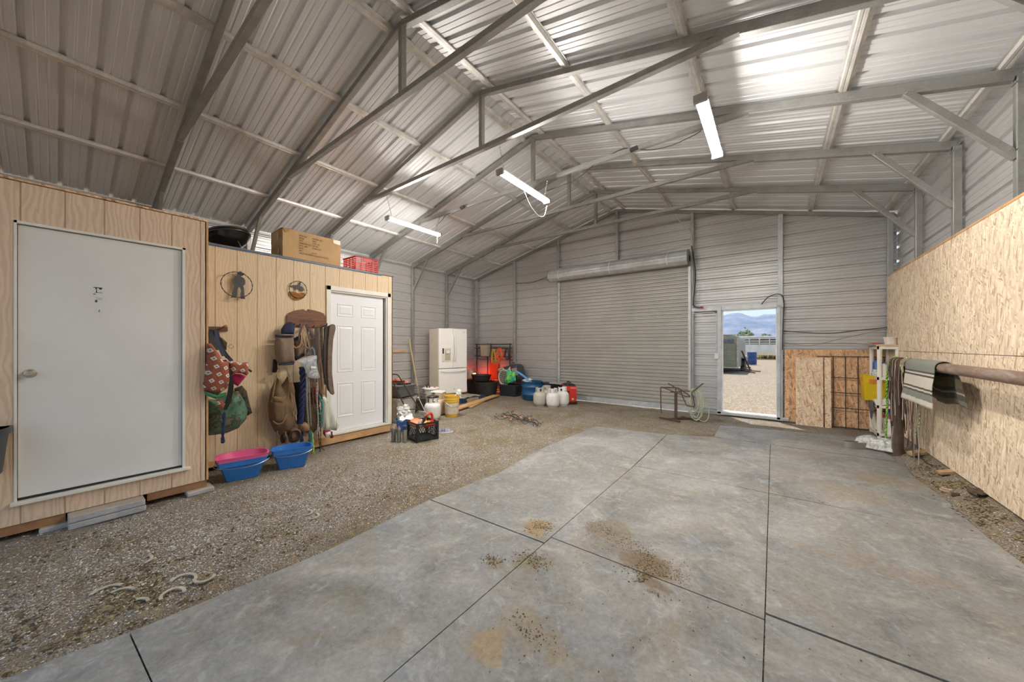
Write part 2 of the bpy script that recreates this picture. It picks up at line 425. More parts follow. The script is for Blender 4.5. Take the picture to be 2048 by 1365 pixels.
nt.links.new(c,b.inputs['Base Color']); b.inputs['Roughness'].default_value=.62; b.inputs['Specular IOR Level'].default_value=.35
bump(nt,b,mathn(nt,'ADD',n3.outputs[0],mathn(nt,'MULTIPLY',n2.outputs[0],2.0)),.35,.004); M['mat']=m

# ------------------------------------------------------------------ profile panel (ribbed sheets, grooved siding)
def panel(mb, prof, conv, span, holes=()):
    """prof: list (a,off); conv(a,b,off)->xyz; span(a)->(b0,b1); holes: (a0,a1,b0,b1)"""
    cuts=sorted({h[0] for h in holes}|{h[1] for h in holes})
    P=[prof[0]]
    for (a0,o0),(a1,o1) in zip(prof,prof[1:]):
        for cc in cuts:
            if a0<cc<a1: P.append((cc,o0+(o1-o0)*(cc-a0)/(a1-a0)))
        P.append((a1,o1))
    for (a0,o0),(a1,o1) in zip(P,P[1:]):
        if a1-a0<1e-6 and abs(o1-o0)<1e-6: continue
        am=(a0+a1)/2; s0=span(a0); s1=span(a1)
        if s0 is None or s1 is None: continue
        hs=sorted([(h[2],h[3]) for h in holes if h[0]-1e-6<=am<=h[1]+1e-6])
        segs=[]; cur0,cur1=s0[0],s1[0]
        for hb0,hb1 in hs:
            if hb0>max(cur0,cur1): segs.append((cur0,cur1,hb0,hb0))
            cur0=cur1=hb1
        if s0[1]>cur0: segs.append((cur0,cur1,s0[1],s1[1]))
        for (p0,p1,q0,q1) in segs:
            mb.add([conv(a0,p0,o0),conv(a0,q0,o0),conv(a1,q1,o1),conv(a1,p1,o1)],[(0,1,2,3)])
    return mb
def ag_profile(a0,a1,pitch=.2286,h=.028,phase=0.0,sl=.012):
    out=[]; a=a0-((a0-phase)%pitch)-pitch
    raw=[]
    while a<a1+pitch:
        raw+=[(a,0),(a+sl,h),(a+.056-sl,h),(a+.056,0),(a+.092,0),(a+.098,.0045),(a+.108,.0045),(a+.114,0),(a+.160,0),(a+.166,.0045),(a+.176,.0045),(a+.182,0)]
        a+=pitch
    for p in raw:
        if a0<=p[0]<=a1: out.append(p)
    return [(a0,out[0][1])]+out+[(a1,out[-1][1])]

# roof (one sheet metal ceiling, ribs run eave to ridge)
mb=MB(); pr=ag_profile(Y0-.15,YF+.15,phase=.02)
for sgn in (-1,1):
    edge=(XL-.22) if sgn<0 else (XR+.22)
    panel(mb,pr,lambda a,b_,o: (b_,a,roof_z(b_)+o+.002),lambda a,e=edge,sg=sgn:(min(RX,e),max(RX,e)))
struct('ceiling',mb,M['roof'],smooth=0)
# ridge underside trough is left open as in the photo
# walls
mb=MB(); zt=roof_z(XL)-.004
panel(mb,ag_profile(.02,zt,phase=.05,h=.026,sl=.016),lambda a,b_,o:(XL-o,b_,a),lambda a:(Y0,YF+.02))
struct('wall_left',mb,M['wall'],smooth=0)
mb=MB(); zt=roof_z(XR)-.004
panel(mb,ag_profile(.02,zt,phase=.05,h=.026,sl=.016),lambda a,b_,o:(XR+o,b_,a),lambda a:(Y0,YF+.02))
struct('wall_right',mb,M['wall'],smooth=0)
# far gable wall, openings for roll-up door and exit doorway
DX0,DX1,DZ0,DZ1=-.845,.055,.085,2.155
def gs(a):
    z0=roof_z(XL)-.03
    if a<=z0: return (XL,XR)
    w=(4.795-a)/SL
    return (max(XL,RX-w),min(XR,RX+w)) if w>0.001 else (RX-.001,RX+.001)
mb=MB(); panel(mb,ag_profile(.02,4.79,phase=.05,h=.026,sl=.016),lambda a,b_,o:(b_,YF+o,a),gs,holes=((.02,3.12,-4.63,-1.42),(DZ0,DZ1,DX0,DX1)))
struct('wall_far',mb,M['wall'],smooth=0)
# front gable above the open front end
mb=MB(); panel(mb,ag_profile(3.45,4.79,phase=.05),lambda a,b_,o:(b_,Y0-o,a),gs)
struct('wall_front',mb,M['wall'],smooth=0)

# ------------------------------------------------------------------ ground
def gz(x,y):
    z=.012*noise.noise(Vector((x*.9,y*.9,0)))+.006*noise.noise(Vector((x*4,y*4,3)))
    d=0
    if x>1.28: d=min(1,(x-1.28)/.24)*.135
    ramp_=1.0 if (-2.7<x<1.3 and y<6.3) else 0
    if ramp_: z=min(z,0)*.3-.004
    return z+d-.004
mb=MB(); xs=np.arange(XL-.03,XR+.061,.055); ys=np.arange(Y0,YF+.06,.07)
mb.grid(len(xs),len(ys),lambda u,w:(xs[0]+u*(xs[-1]-xs[0]),ys[0]+w*(ys[-1]-ys[0]),gz(xs[0]+u*(xs[-1]-xs[0]),ys[0]+w*(ys[-1]-ys[0]))))
struct('floor',mb,M['gravel'],smooth=60)
mb=MB()
def outz(x,y):
    return -.02
# yard outside all round the building, as a ring so it never cuts the inside floor
B=400
for (a0,a1,b0,b1) in ((-B,B,YF+.05,B),(-B,B,-B,Y0),(-B,XL-.02,Y0,YF+.05),(XR+.05,B,Y0,YF+.05)):
    mb.add([(a0,b0,-.012),(a1,b0,-.012),(a1,b1,-.012),(a0,b1,-.012)],[(0,1,2,3)])
struct('ground',mb,M['gravel_out'],smooth=0)

# ------------------------------------------------------------------ rubber mats
def mat_poly(name,pts,z,label,t=.012,group='rubber mats paving the middle of the floor'):
    mb=MB(); mb.prism(pts,(0,0,z),(1,0,0),(0,1,0),t)
    o=one(name,mb,M['mat'],label,'rubber mat',group,smooth=0)
    return o
g=.003
cA,cB,cC,cD=-2.545,-1.315,-.035,1.27
def rect(x0,x1,y0,y1): return [(x0+g,y0+g),(x1-g,y0+g),(x1-g,y1-g),(x0+g,y1-g)]
mat_poly('rubber_mat',[(-2.62,-1.5),(cB-g,-1.5),(cB-g,.288),(-2.548,.222),(-2.60,.0),(-2.66,-.6)],0,'worn grey rubber mat cut by the bottom edge at lower left')
mat_poly('rubber_mat',[(-2.545,.228),(cB-g,.294),(cB-g,2.12),(-2.0,2.10),(-2.53,2.085),(-2.47,1.15)],0,'large worn grey rubber mat at lower left next to the gravel')
mat_poly('rubber_mat',[(-2.52,2.095),(-2.0,2.11),(cB-g,2.13),(cB-g,3.98),(-2.56,3.985),(-2.44,3.0)],.002,'grey rubber mat on the left side, halfway down the floor')
mat_poly('rubber_mat',[(-2.555,3.995),(cB-g,3.99),(-1.36,5.90),(-2.50,5.73)],0,'grey rubber mat at the far left corner of the matting')
mat_poly('rubber_mat',rect(cB,cC,-1.5,.38),0,'rubber mat under the camera in the middle row')
mat_poly('rubber_mat',rect(cB,cC,.38,2.22),0,'worn grey rubber mat in the bottom middle with brown stains')
mat_poly('rubber_mat',rect(cB,cC,2.22,4.14),.002,'grey rubber mat in the centre under the large manure patch')
mat_poly('rubber_mat',[(cB+g,4.15),(cC-g,4.15),(cC-g,6.20),(-.72,6.17),(-1.35,5.92)],0,'clean pale rubber mat at the far end of the middle row')
mat_poly('rubber_mat',rect(cC,cD,-1.5,.38),.001,'rubber mat beside the camera in the right row')
mat_poly('rubber_mat',rect(cC,cD,.38,2.27),0,'worn rubber mat in the bottom right, bluish seam on its left')
def wav(y): return 1.262+.03*math.sin(y*1.9+.6)+.02*math.sin(y*4.1)
mat_poly('rubber_mat',[(cC+g,2.28)]+[(wav(2.28+k*.234),2.28+k*.234) for k in range(9)]+[(cC+g,4.14)],.003,'grey rubber mat on the right, its curved edge beside brown dirt')
mat_poly('rubber_mat',[(cC+g,4.16)]+[(wav(4.16+k*.255),4.16+k*.255) for k in range(9)]+[(cC+g,6.19)],0,'dusty rubber mat on the right in front of the pipe post')
mat_poly('rubber_mat',[(-.735,6.20),(1.20,6.22),(1.17,6.8),(1.02,7.42),(.97,7.50),(-.755,7.14)],.002,'pale rubber mat laid crosswise nearest the open doorway')

# ------------------------------------------------------------------ trusses
TW=.064
def truss(y,label,half=False):
    t=thing('roof_truss',label,'roof truss',(0,y,0),group='galvanised trusses across the barn')
    def part(name,mb,mat=None): return ob(name,mb,mat or M['galv'],t,smooth=0,bevel=.006,bseg=2)
    ez=lambda x: roof_z(x,4.71+TW/2+.005)
    for sg,xw in ((-1,XL+.055),(1,XR-.055)):
        mb=MB(); zt=ez(xw)-.02; mb.bar((xw,0,.02 if sg<0 else .1),(xw,0,zt),TW,TW,(0,1,0)); part('column',mb)
        mb=MB(); mb.bar((RX,0,ez(RX)),(xw,0,ez(xw)),TW,TW)
        x2=RX+sg*2.85
        n_=Vector((sg*SL,0,1)).normalized()*.042
        mb.bar(Vector((x2,0,ez(x2)))-n_,Vector((xw-sg*.03,0,ez(xw-sg*.03)))-n_,TW*.98,TW*.62)
        part('rafter',mb)
        mb=MB(); xb=xw-sg*.62; mb.bar((xw-sg*.02,0,2.93),(xb,0,ez(xb)-.04),TW*.8,TW*.9); part('knee_brace',mb)
        for px,pz in ((xw-sg*.05,2.99),(xb+sg*.02,ez(xb)-.06),(xw-sg*.02,zt-.05)):
            for dx in (-.014,.018):
                mb=MB(); mb.cyl((px+dx,-TW/2-.007,pz),(px+dx,TW/2+.007,pz),.007,n=6); part('bolt',mb)
    mb=MB(); xa=RX-2.92; xb=RX+2.92
    mb.bar((xa,0,4.02),(xb,0,4.02),TW*.9,TW*.9)
    for sg,xe in ((-1,xa),(1,xb)):   # cut ends curl against the rafter
        mb.tube([(xe-sg*.02,0,4.0),(xe+sg*.05,0,3.985),(xe+sg*.12,0,3.99)],[.03,.02,.006],8)
    part('tie_beam',mb)
    mb=MB(); mb.bar((RX,0,4.04),(RX,0,ez(RX)-.01),TW*.85,TW,(0,1,0)); part('king_post',mb)
    return t
S=1.22
names={1:'galvanised truss nearest the far wall',2:'second galvanised truss from the far wall',3:'third truss from the far wall, shop lights hang from it',4:'fourth truss from the far wall, carrying the near ends of the shop lights',
       5:'galvanised truss crossing the top centre of the photo',6:'galvanised truss nearest the camera, above the shed door',7:'galvanised truss above the camera at the open front end'}
for k in range(1,7): truss(8.30-k*S-.03,names[k])
truss(-.62,names[7])
truss(Y0+.08,'galvanised truss framing the open front end')

# far end frame: posts, rafters, rails
def gpost(x,z1,label,z0=.04,nm='wall_post',m='post',w=.064,y=8.27):
    mb=MB(); mb.bar((x,y,z0),(x,y,z1),w,w,(0,1,0)); 
    return one(nm,mb,M[m],label,'post','galvanised posts of the far wall',smooth=0,bevel=.005)
def ez2(x): return roof_z(x,4.73)
gpost(-7.69,ez2(-7.69)-.03,'galvanised corner post where the left wall meets the far wall')
gpost(-6.16,ez2(-6.16)-.03,'galvanised wall post right of the corner with the orange cords')
gpost(-4.665,ez2(-4.665)-.03,'galvanised post at the left side of the roll-up door')
gpost(RX+.02,ez2(RX)-.03,'short galvanised post above the middle of the roll-up door',z0=3.3)
gpost(-1.39,ez2(-1.39)-.03,'galvanised post at the right side of the roll-up door')
gpost(.105,ez2(.105)-.03,'tall galvanised post at the right side of the doorway',m='frame_lt',w=.075)
gpost(1.53,ez2(1.53)-.03,'galvanised corner post where the far wall meets the strand board')
mb=MB()
for sg,xe in ((-1,XL+.05),(1,XR-.05)):
    mb.bar((RX,8.27,ez2(RX)),(xe,8.27,ez2(xe)),TW,TW)
one('gable_rafter',mb,M['galv'],'galvanised sloping rafter along the top of the far wall','rafter',smooth=0,bevel=.005)
def rail(a,b,label,m='post',nm='wall_rail',w=.055):
    mb=MB(); mb.bar(a,b,w,w); return one(nm,mb,M[m],label,'rail',None,smooth=0,bevel=.005)
rail((-7.66,8.27,.045),(-4.70,8.27,.045),'galvanised base rail along the far wall, left of the roll-up door')
rail((-1.35,8.27,.045),(-.92,8.27,.045),'short galvanised base rail between roll-up door and doorway')
rail((.15,8.27,.045),(1.5,8.27,.045),'galvanised base rail behind the orange strand board')
rail((-7.75,-1.6,.045),(-7.75,8.2,.045),'galvanised base rail along the left wall')
rail((1.565,-1.6,.09),(1.565,8.2,.09),'galvanised base rail along the right wall')
rail((-7.775,-1.6,3.565),(-7.775,8.2,3.565),'galvanised eave rail along the top of the left wall',w=.03)
# purlins (hat channels)
def purlin(off,sg,label):
    mb=MB(); x=RX+sg*off; z=roof_z(x); ca=math.cos(math.atan(SL)); sa=math.sin(math.atan(SL))*sg
    ux=Vector((ca,0,-sa)); un=Vector((sa,0,ca))
    prof=[(-.056,0),(-.036,0),(-.025,-.032),(-.006,-.032),(-.004,-.029),(.004,-.029),(.006,-.032),(.025,-.032),(.036,0),(.056,0),(.056,.0015),(.034,.0015),(.023,-.030),(-.023,-.030),(-.034,.0015),(-.056,.0015)]
    o=Vector((x,0,z-.003))
    rings=[[o+ux*a+un*b_+Vector((0,yy,0)) for a,b_ in prof] for yy in (Y0,YF-.02)]
    mb.loft(rings); return one('roof_purlin',mb,M['purlin'],label,'roof purlin','hat-channel purlins under the roof sheets',smooth=0)
for nm,off in (('beside the ridge',.17),('second from the ridge',1.25),('third from the ridge',2.42),('fourth from the ridge',3.60)):
    purlin(off,-1,'galvanised roof purlin on the left slope, '+nm)
    purlin(off,1,'galvanised roof purlin on the right slope, '+nm)
purlin(4.54,1,'galvanised roof purlin along the right eave')

# ------------------------------------------------------------------ roll-up door
D=thing('roll_up_door','grey ribbed steel roll-up door with its coil above, closed, in the far wall','roll-up door',(-3.03,8.22,0))
mb=MB(); pr=[]; a=.06
while a<3.22:
    pr+=[(a,0),(a+.018,.016),(a+.050,.016),(a+.064,0)]; a+=.082
panel(mb,pr,lambda a_,b_,o:(b_,8.25-o,a_),lambda a_:(-4.63,-1.42)); mb.bar((-4.63,8.24,.05),(-1.42,8.24,.05),.04,.05)
ob('curtain',mb,M['curtain'],D,smooth=0,world=True)
mb=MB(); cy,cz,rr=8.06,3.30,.155
prof=[]; n=40
for i in range(n):
    a=2*PI*i/n; r_=rr*(1+.045*math.cos(a*10)); prof.append((cy+r_*math.cos(a),cz+r_*math.sin(a)))
rings=[[(xx,p,q) for p,q in prof] for xx in (-4.80,-1.44)]
mb.loft(rings); ob('coil',mb,M['frame_lt'],D,smooth=50,world=True)
for xx in (-4.47,-3.1,-1.82):
    mb=MB(); mb.ribbon([(xx+.01*math.sin(k*.5),cy-(rr+.012)*math.sin(R(150*k/12-10)),cz+(rr+.012)*math.cos(R(150*k/12-10))) for k in range(13)],.022,.003,lambda i:(0,-math.sin(R(150*i/12-10)),math.cos(R(150*i/12-10))))
    ob('strap',mb,plain('white_strap',(.8,.8,.78),.5) if 'wstrap' not in M else M['wstrap'],D,world=True)
for xx in (-4.81,-1.43):
    mb=MB(); mb.lathe([(0,-.006),(.165,-.006),(.165,.006),(0,.006)],n=24,M=Matrix.Translation((xx,cy,cz))@Matrix.Rotation(PI/2,4,'Y')); mb.box((xx,8.18,cz),(.012,.16,.12))
    ob('coil_bracket',mb,M['galv'],D,world=True)
for xx in (-4.615,-1.435):
    mb=MB(); mb.bar((xx,8.215,.03),(xx,8.215,3.14),.05,.03,(0,1,0)); ob('track',mb,M['frame_lt'],D,smooth=0,world=True)
mb=MB(); mb.bar((-4.6,8.215,.075),(-1.45,8.215,.075),.02,.10); ob('bottom_bar',mb,M['frame_lt'],D,smooth=0,world=True)

# ------------------------------------------------------------------ exit doorway frame (no leaf, stands open)
mb=MB()
mb.bb((DX0-.075,8.20,.04),(DX0-.005,8.36,2.235)); mb.bb((DX1-.005,8.20,.04),(DX1+.05,8.36,2.16)); mb.bb((DX0-.55,8.22,DZ1+.0),(DX1+.1,8.34,DZ1+.075)); mb.bb((DX0-.08,8.20,.03),(DX1+.17,8.38,DZ0))
struct('door_1',mb,M['frame_lt'],smooth=0,bevel=.004)
mb=MB(); t=.018
mb.bb((DX0-.005,8.235,DZ0),(DX0+t,8.35,DZ1)); mb.bb((DX1-t,8.235,DZ0),(DX1,8.35,DZ1)); mb.bb((DX0,8.235,DZ1-t),(DX1,8.35,DZ1)); mb.bb((DX0,8.22,DZ0),(DX1,8.38,DZ0+.01))
struct('trim_1',mb,plain('white_jamb',(.82,.83,.84),.5),smooth=0)

# ------------------------------------------------------------------ shop lights hung under the trusses
M['white_pl']=plain('white_plastic',(.80,.80,.78),.4,var=.04)
M['wire']=plain('dark_wire',(.03,.03,.03),.5)
M['wire_w']=plain('white_cord',(.75,.72,.68),.5)
M['steel']=plain('plain_steel',(.45,.44,.42),.35,.9)
def shoplight(x,z,label,y0=3.44,y1=4.62):
    t=thing('shop_light',label,'shop light',(x,(y0+y1)/2,z+.03),group='strip shop lights hung from the trusses')
    L=y1-y0
    mb=MB(); mb.loft([[(p,yy,q) for p,q in ((-.050,.010),(-.044,.026),(-.02,.038),(.02,.038),(.044,.026),(.050,.010))] for yy in (-L/2,L/2)]); ob('housing',mb,M['white_pl'],t,smooth=0)
    mb=MB(); mb.loft([[(.046*math.cos(a),yy,-.034*math.sin(a)) for a in [R(-13+206*k/12) for k in range(13)]] for yy in (-L/2+.03,L/2-.03)]); ob('diffuser',mb,M['led'],t)
    for s_ in (-1,1):
        mb=MB(); mb.box((0,s_*(L/2-.012),-.003),(.115,.034,.075)); ob('end_cap',mb,M['steel'],t,bevel=.004)
        mb=MB(); yy=s_*(L/2-.10); top=3.99-z-.03
        mb.tube([(0,yy,.03),(0.0,s_*(L/2+.0),.03+top*.9),(0,s_*(L/2+.01),top+.02)],.0035,5)
        k=0
        while k<top-.05:
            mb.sphere((0,yy+s_*.10*(k/top),.04+k),.008,6,4); k+=.03
        ob('hanging_chain',mb,M['steel'],t)
    return t
shoplight(-5.29,3.60,'lit strip shop light hanging on the left, above the red crate')
shoplight(-2.80,3.64,'lit strip shop light hanging in the middle, with a looped pull cord')
shoplight(-.515,3.60,'lit strip shop light on the right, the largest in the photo')

# ------------------------------------------------------------------ strand-board lining on the right wall
M['knotwood']=plain('rough_lumber',(.50,.33,.18),.65,var=.25,scale=9,bmp=.2)
M['lumber']=plain('fresh_lumber',(.60,.36,.17),.6,var=.2,scale=7,bmp=.15)
M['graywood']=plain('weathered_lumber',(.42,.36,.28),.75,var=.25,scale=9,bmp=.3)
seams=[-1.6,.35,2.79,5.23,6.13,8.24]
# sheets: 1.22 m high courses, seam at z = 1.34
OX=1.484
labs={('lo',3):'lower strand board sheet far end behind the shelf',('lo',4):'x'}
cols=[(-1.6,1.30),(1.30,3.74),(3.74,6.18),(6.18,8.235)]
where=['beside the camera','nearest in view','behind the striped blanket','far end behind the shelf']
for i,(y0,y1) in enumerate(cols):
    for zn,z0,z1 in (('Lower',.14,1.352),('Upper',1.357,2.55)):
        dy=0 if zn=='Lower' else 0.0
        mb=MB(); mb.bb((OX,y0+.002,z0),(OX+.012,y1-.002,z1))
        one('strand_board',mb,M['osb'],zn+' strand board sheet on the right wall, '+where[i],'wall board','strand board sheets lining the right wall',smooth=0)
mb=MB(); mb.bb((OX-.002,-1.6,2.553),(OX+.03,8.20,2.575)); one('cap_rail',mb,M['lumber'],'thin wooden cap along the top of the strand board wall','rail',smooth=0)

# strand board on the far wall, right of the doorway
mb=MB(); mb.bb((.17,8.225,.03),(1.5,8.237,1.36)); one('strand_board',mb,M['osb2'],'orange strand board sheet fixed low on the far wall, right of the doorway','wall board',smooth=0)
mb=MB(); mb.prism([(0,0),(.375,0),(.375,1.22),(0,1.22)],(.325,8.135,.0),(1,0,0),(0,.055,1.0),.012)
one('strand_board',mb,M['osb3'],'tall offcut of strand board leaning beside the doorway, pale at its foot','wall board',smooth=0)
mb=MB(); mb.bar((.76,8.12,.0),(.76,8.19,1.22),.085,.03,(0,1,0)); one('plank',mb,M['osb3'],'upright wooden plank leaning between the strand board offcut and the wire panel','plank',smooth=0,bevel=.002)
# wire panel (heavy welded mesh)
mb=MB()
for x in (.83,.985,1.14,1.30,1.45): mb.tube([(x,8.13,.02),(x,8.19,1.24)],.0065,6)
mb.add([],[])
for z in (.36,.62,.88): mb.tube([(.80,8.135+.05*z/1.24,z),(1.49,8.135+.05*z/1.24,z)],.0065,6)
mb.tube([(.62,8.20,1.245),(1.49,8.20,1.245)],.006,6)
one('wire_mesh_panel',mb,plain('black_wire',(.04,.045,.04),.5,.3),'black welded wire mesh panel leaning on the orange strand board','wire panel')

# ------------------------------------------------------------------ sheds
M['white_paint']=plain('white_door_paint',(.76,.76,.745),.38,var=.05,scale=1.5)
M['white_paint2']=plain('bright_door_paint',(.84,.85,.88),.35,var=.03,scale=1.5)
M['casing']=plain('painted_casing',(.80,.77,.70),.5,var=.06)
M['concrete']=plain('concrete_block',(.42,.42,.43),.9,var=.2,scale=14,bmp=.6,bscale=90)
_nt=M['concrete'].node_tree; _b=_nt.nodes['Principled BSDF']; _g=_nt.nodes.new('ShaderNodeNewGeometry'); _s=_nt.nodes.new('ShaderNodeSeparateXYZ')
_nt.links.new(_g.outputs['True Normal'],_s.inputs[0]); _src=_b.inputs['Base Color'].links[0].from_socket
_nt.links.new(mix(_nt,ramp(_nt,_s.outputs[2],[(.7,(0,0,0)),(.9,(.75,)*3)]),_src,(.47,.39,.28)),_b.inputs['Base Color'])   # dried mud walked onto the tops
M['chrome']=plain('satin_nickel',(.62,.60,.57),.25,1.0,.05)
M['black_rub']=plain('black_weatherstrip',(.02,.02,.02),.6)
M['blue_pl']=plain('blue_plastic_edge',(.03,.14,.32),.4)
M['plydark']=plain('weathered_plywood',(.30,.20,.12),.8,var=.3,scale=5)
def grooves(y0,y1,first,pitch=.2032,w=.009,d=.006):
    out=[(y0,0)]; y=first
    while y<y1:
        if y>y0: out+=[(y-w/2,0),(y-w/2+.001,-d),(y+w/2-.001,-d),(y+w/2,0)]
        y+=pitch
    return out+[(y1,0)]
# shed A (near, with the flush door)
AX=-4.48; AY1=.912
A=thing('storage_shed','near tan storage shed on blocks with a flush white door','shed',(AX-1.4,-.3,0))
ady0,ady1,adz0,adz1=-.175,.745,.272,2.352
mb=MB()
panel(mb,grooves(-1.6,AY1,-.151-.2032*8),lambda a,b_,o:(AX+o,a,b_),lambda a:(.105,2.655),holes=((ady0,ady1,adz0,adz1),))
mb.bb((AX-.4,AY1-.012,.105),(AX,AY1,2.655)); mb.bb((AX-2.9,AY1-.012,.105),(AX-.4,AY1,2.62)); mb.bb((AX-2.9,-1.6,.105),(AX-2.89,AY1,2.62))
mb.bb((AX-2.9,-1.6,.105),(AX,-1.588,2.655))
ob('siding',mb,M['siding'],A,smooth=0,world=True)
mb=MB(); mb.bb((AX-2.95,-1.65,2.66),(AX+.01,AY1+.01,2.675)); ob('roof_deck',mb,M['osb2'],A,smooth=0,world=True)
mb=MB(); mb.bb((AX+.001,AY1-.004,.105),(AX+.004,AY1+.012,2.66)); ob('corner_edge',mb,M['lumber'],A,smooth=0,world=True)
mb=MB(); mb.bb((AX-.05,-1.6,.035),(AX-.008,.055,.105)); mb.bb((AX-.05,.505,.035),(AX-.008,AY1,.105)); ob('skid_beam',mb,plain('treated_lumber',(.33,.17,.08),.75,var=.25,scale=8,bmp=.2),A,smooth=0,world=True)
# door
mb=MB(); mb.bb((AX-.065,ady0+.012,adz0+.02),(AX-.025,ady1-.012,adz1-.012)); dA=ob('door',mb,M['white_paint'],A,smooth=0,world=True,bevel=.002)
mb=MB()
mb.bb((AX-.07,ady0-.004,adz0),(AX+.006,ady0+.009,adz1+.012)); mb.bb((AX-.07,ady1-.009,adz0),(AX+.006,ady1+.010,adz1+.012)); mb.bb((AX-.07,ady0-.004,adz1-.006),(AX+.006,ady1+.010,adz1+.012))
ob('door_frame',mb,M['casing'],A,smooth=0,world=True)
mb=MB(); mb.bb((AX-.07,ady0-.02,adz0-.022),(AX+.035,ady1+.045,adz0+.002)); ob('threshold',mb,M['casing'],A,smooth=0,world=True,bevel=.003)
mb=MB(); mb.bb((AX-.062,ady0+.01,adz0+.004),(AX-.02,ady1-.01,adz0+.018)); ob('weatherstrip',mb,M['black_rub'],A,smooth=0,world=True)
mb=MB(); Mx=Matrix.Translation((AX-.025,-.11,1.222))@Matrix.Rotation(PI/2,4,'Y')
mb.lathe([(0,0),(.032,0),(.033,.004),(.028,.009),(.014,.011),(.0135,.03),(.022,.036),(.0275,.046),(.0275,.056),(.021,.063),(.010,.064),(.009,.060),(.0,.060)],n=28,M=Mx)
kb=ob('door_knob',mb,M['chrome'],dA,world=True)
# torn sticker on the door
mb=MB(); random.seed(3)
M['sticker']=plain('torn_sticker',(.74,.74,.72),.6,var=.03)
def scrap(y,z,w,h,n=9): 
    pts=[(w/2*math.cos(2*PI*k/n)*random.uniform(.6,1.1),h/2*math.sin(2*PI*k/n)*random.uniform(.6,1.1)) for k in range(n)]
    mb.prism(pts,(AX-.0249,y,z),(0,1,0),(0,0,1),.0006)
for y,z,w,h in ((.20,1.87,.05,.11),(.235,1.89,.05,.06),(.21,1.76,.05,.12),(.26,1.80,.035,.05),(.24,1.71,.03,.08),(.28,1.74,.05,.03)): scrap(y,z,w,h)
ob('torn_sticker',mb,M['sticker'],dA,smooth=0,world=True)
mb=MB()
for y,z,w,h in ((.222,1.918,.05,.006),(.212,1.912,.008,.018),(.235,1.912,.014,.016),(.225,1.878,.04,.004),(.202,1.862,.012,.006),(.226,1.833,.035,.0015),(.230,1.826,.03,.0015),(.226,1.818,.034,.0015),(.212,1.805,.012,.018)):
    mb.box((AX-.0238,y,z),(.0005,w,h))
ob('sticker_print',mb,plain('black_print',(.06,.06,.06),.6),dA,smooth=0,world=True)
# blocks
def block(x,y,label,L=.40,Wd=.19,h=.05,z=0,rz=0):
    mb=MB(); mb.box((0,0,h/2),(Wd,L,h)); o=one('concrete_block',mb,M['concrete'],label,'concrete block',None,smooth=0,bevel=.008); o.location=(x,y,z); o.rotation_euler=(0,0,rz); return o
block(-4.474,.275,'lower concrete cap block of the step under the near shed door',z=-.004,L=.42,Wd=.235)
block(-4.476,.272,'upper concrete cap block of the step under the near shed door',h=.052,z=.048,L=.415,Wd=.24)
block(-4.52,.86,'concrete block under the right corner of the near shed',h=.04,z=-.006,L=.2,Wd=.2)
block(-4.53,.02,'concrete block in shade under the near shed, left of the step',h=.04,z=-.006,L=.18,Wd=.16)
# shed B (far, with the six-panel door)
BX=-5.10; BY0,BY1=.93,3.425
Bs=thing('storage_shed','far tan storage shed with a six-panel white door and hanging tack','shed',(BX-1.2,2.2,0))
bdy0,bdy1,bdz0,bdz1=2.385,3.335,.165,2.235
mb=MB()
panel(mb,grooves(BY0,BY1,1.111),lambda a,b_,o:(BX+o,a,b_),lambda a:(.115 if a<2.0 else .115,2.585),holes=((bdy0,bdy1,bdz0-.03,bdz1),))
mb.bb((BX-2.3,BY1-.012,.10),(BX,BY1,2.585)); mb.bb((BX-2.3,BY0,.1),(BX-2.29,BY1,2.56))
ob('siding',mb,M['siding2'],Bs,smooth=0,world=True)
mb=MB(); mb.bb((BX-2.35,BY0,2.588),(BX+.012,BY1+.01,2.602)); ob('roof_deck',mb,M['plydark'],Bs,smooth=0,world=True)
mb=MB(); mb.bb((BX+.001,BY0,2.574),(BX+.015,BY1-.2,2.589)); ob('drip_edge',mb,M['blue_pl'],Bs,smooth=0,world=True)
mb=MB(); mb.bb((BX-.05,BY0,.045),(BX+.0,2.10,.115)); mb.bb((BX-.06,2.06,.02),(BX+.03,3.36,.125)); ob('skid_beam',mb,M['lumber'],Bs,smooth=0,world=True,bevel=.003)
mb=MB(); dx=BX-.045
mb.bb((dx-.035,bdy0+.03,bdz0),(dx,bdy1-.06,bdz1-.02)); dB=ob('door',mb,M['white_paint2'],Bs,smooth=0,world=True)
# six raised panels
dw=bdy1-.06-bdy0-.03; d0=bdy0+.03
def raised(ya,yb,za,zb,nm='door_panel'):
    mb=MB(); e=.018
    def r_(x,m): return [(x,ya+m,za+m),(x,yb-m,za+m),(x,yb-m,zb-m),(x,ya+m,zb-m)]
    mb.loft([r_(dx+.0002,0),r_(dx+.006,.004),r_(dx+.006,.012),r_(dx-.002,.022),r_(dx-.002,.03),r_(dx+.004,.048)],False,True)
    ob(nm,mb,M['white_paint2'],dB,smooth=0,world=True)
for (a,b_) in ((.115,.385),(.515,.785)):
    ya,yb=d0+dw*a/.9*.98,d0+dw*b_/.9*.98
    raised(ya,yb,1.87,2.06); raised(ya,yb,1.04,1.74); raised(ya,yb,.37,.88)
mb=MB(); cw=.062
mb.bb((BX+.001,bdy0-cw+.02,bdz0-.035),(BX+.018,bdy0+.02,bdz1+cw)); mb.bb((BX+.001,bdy1-.012,bdz0-.035),(BX+.018,bdy1-.012+cw,bdz1+cw)); mb.bb((BX+.001,bdy0-cw+.02,bdz1),(BX+.018,bdy1-.012+cw,bdz1+cw))
mb.bb((BX-.06,bdy0+.005,bdz0),(BX,bdy0+.024,bdz1)); mb.bb((BX-.07,bdy1-.03,bdz0),(BX,bdy1,bdz1)); mb.bb((BX-.06,bdy0,bdz1-.02),(BX,bdy1,bdz1))
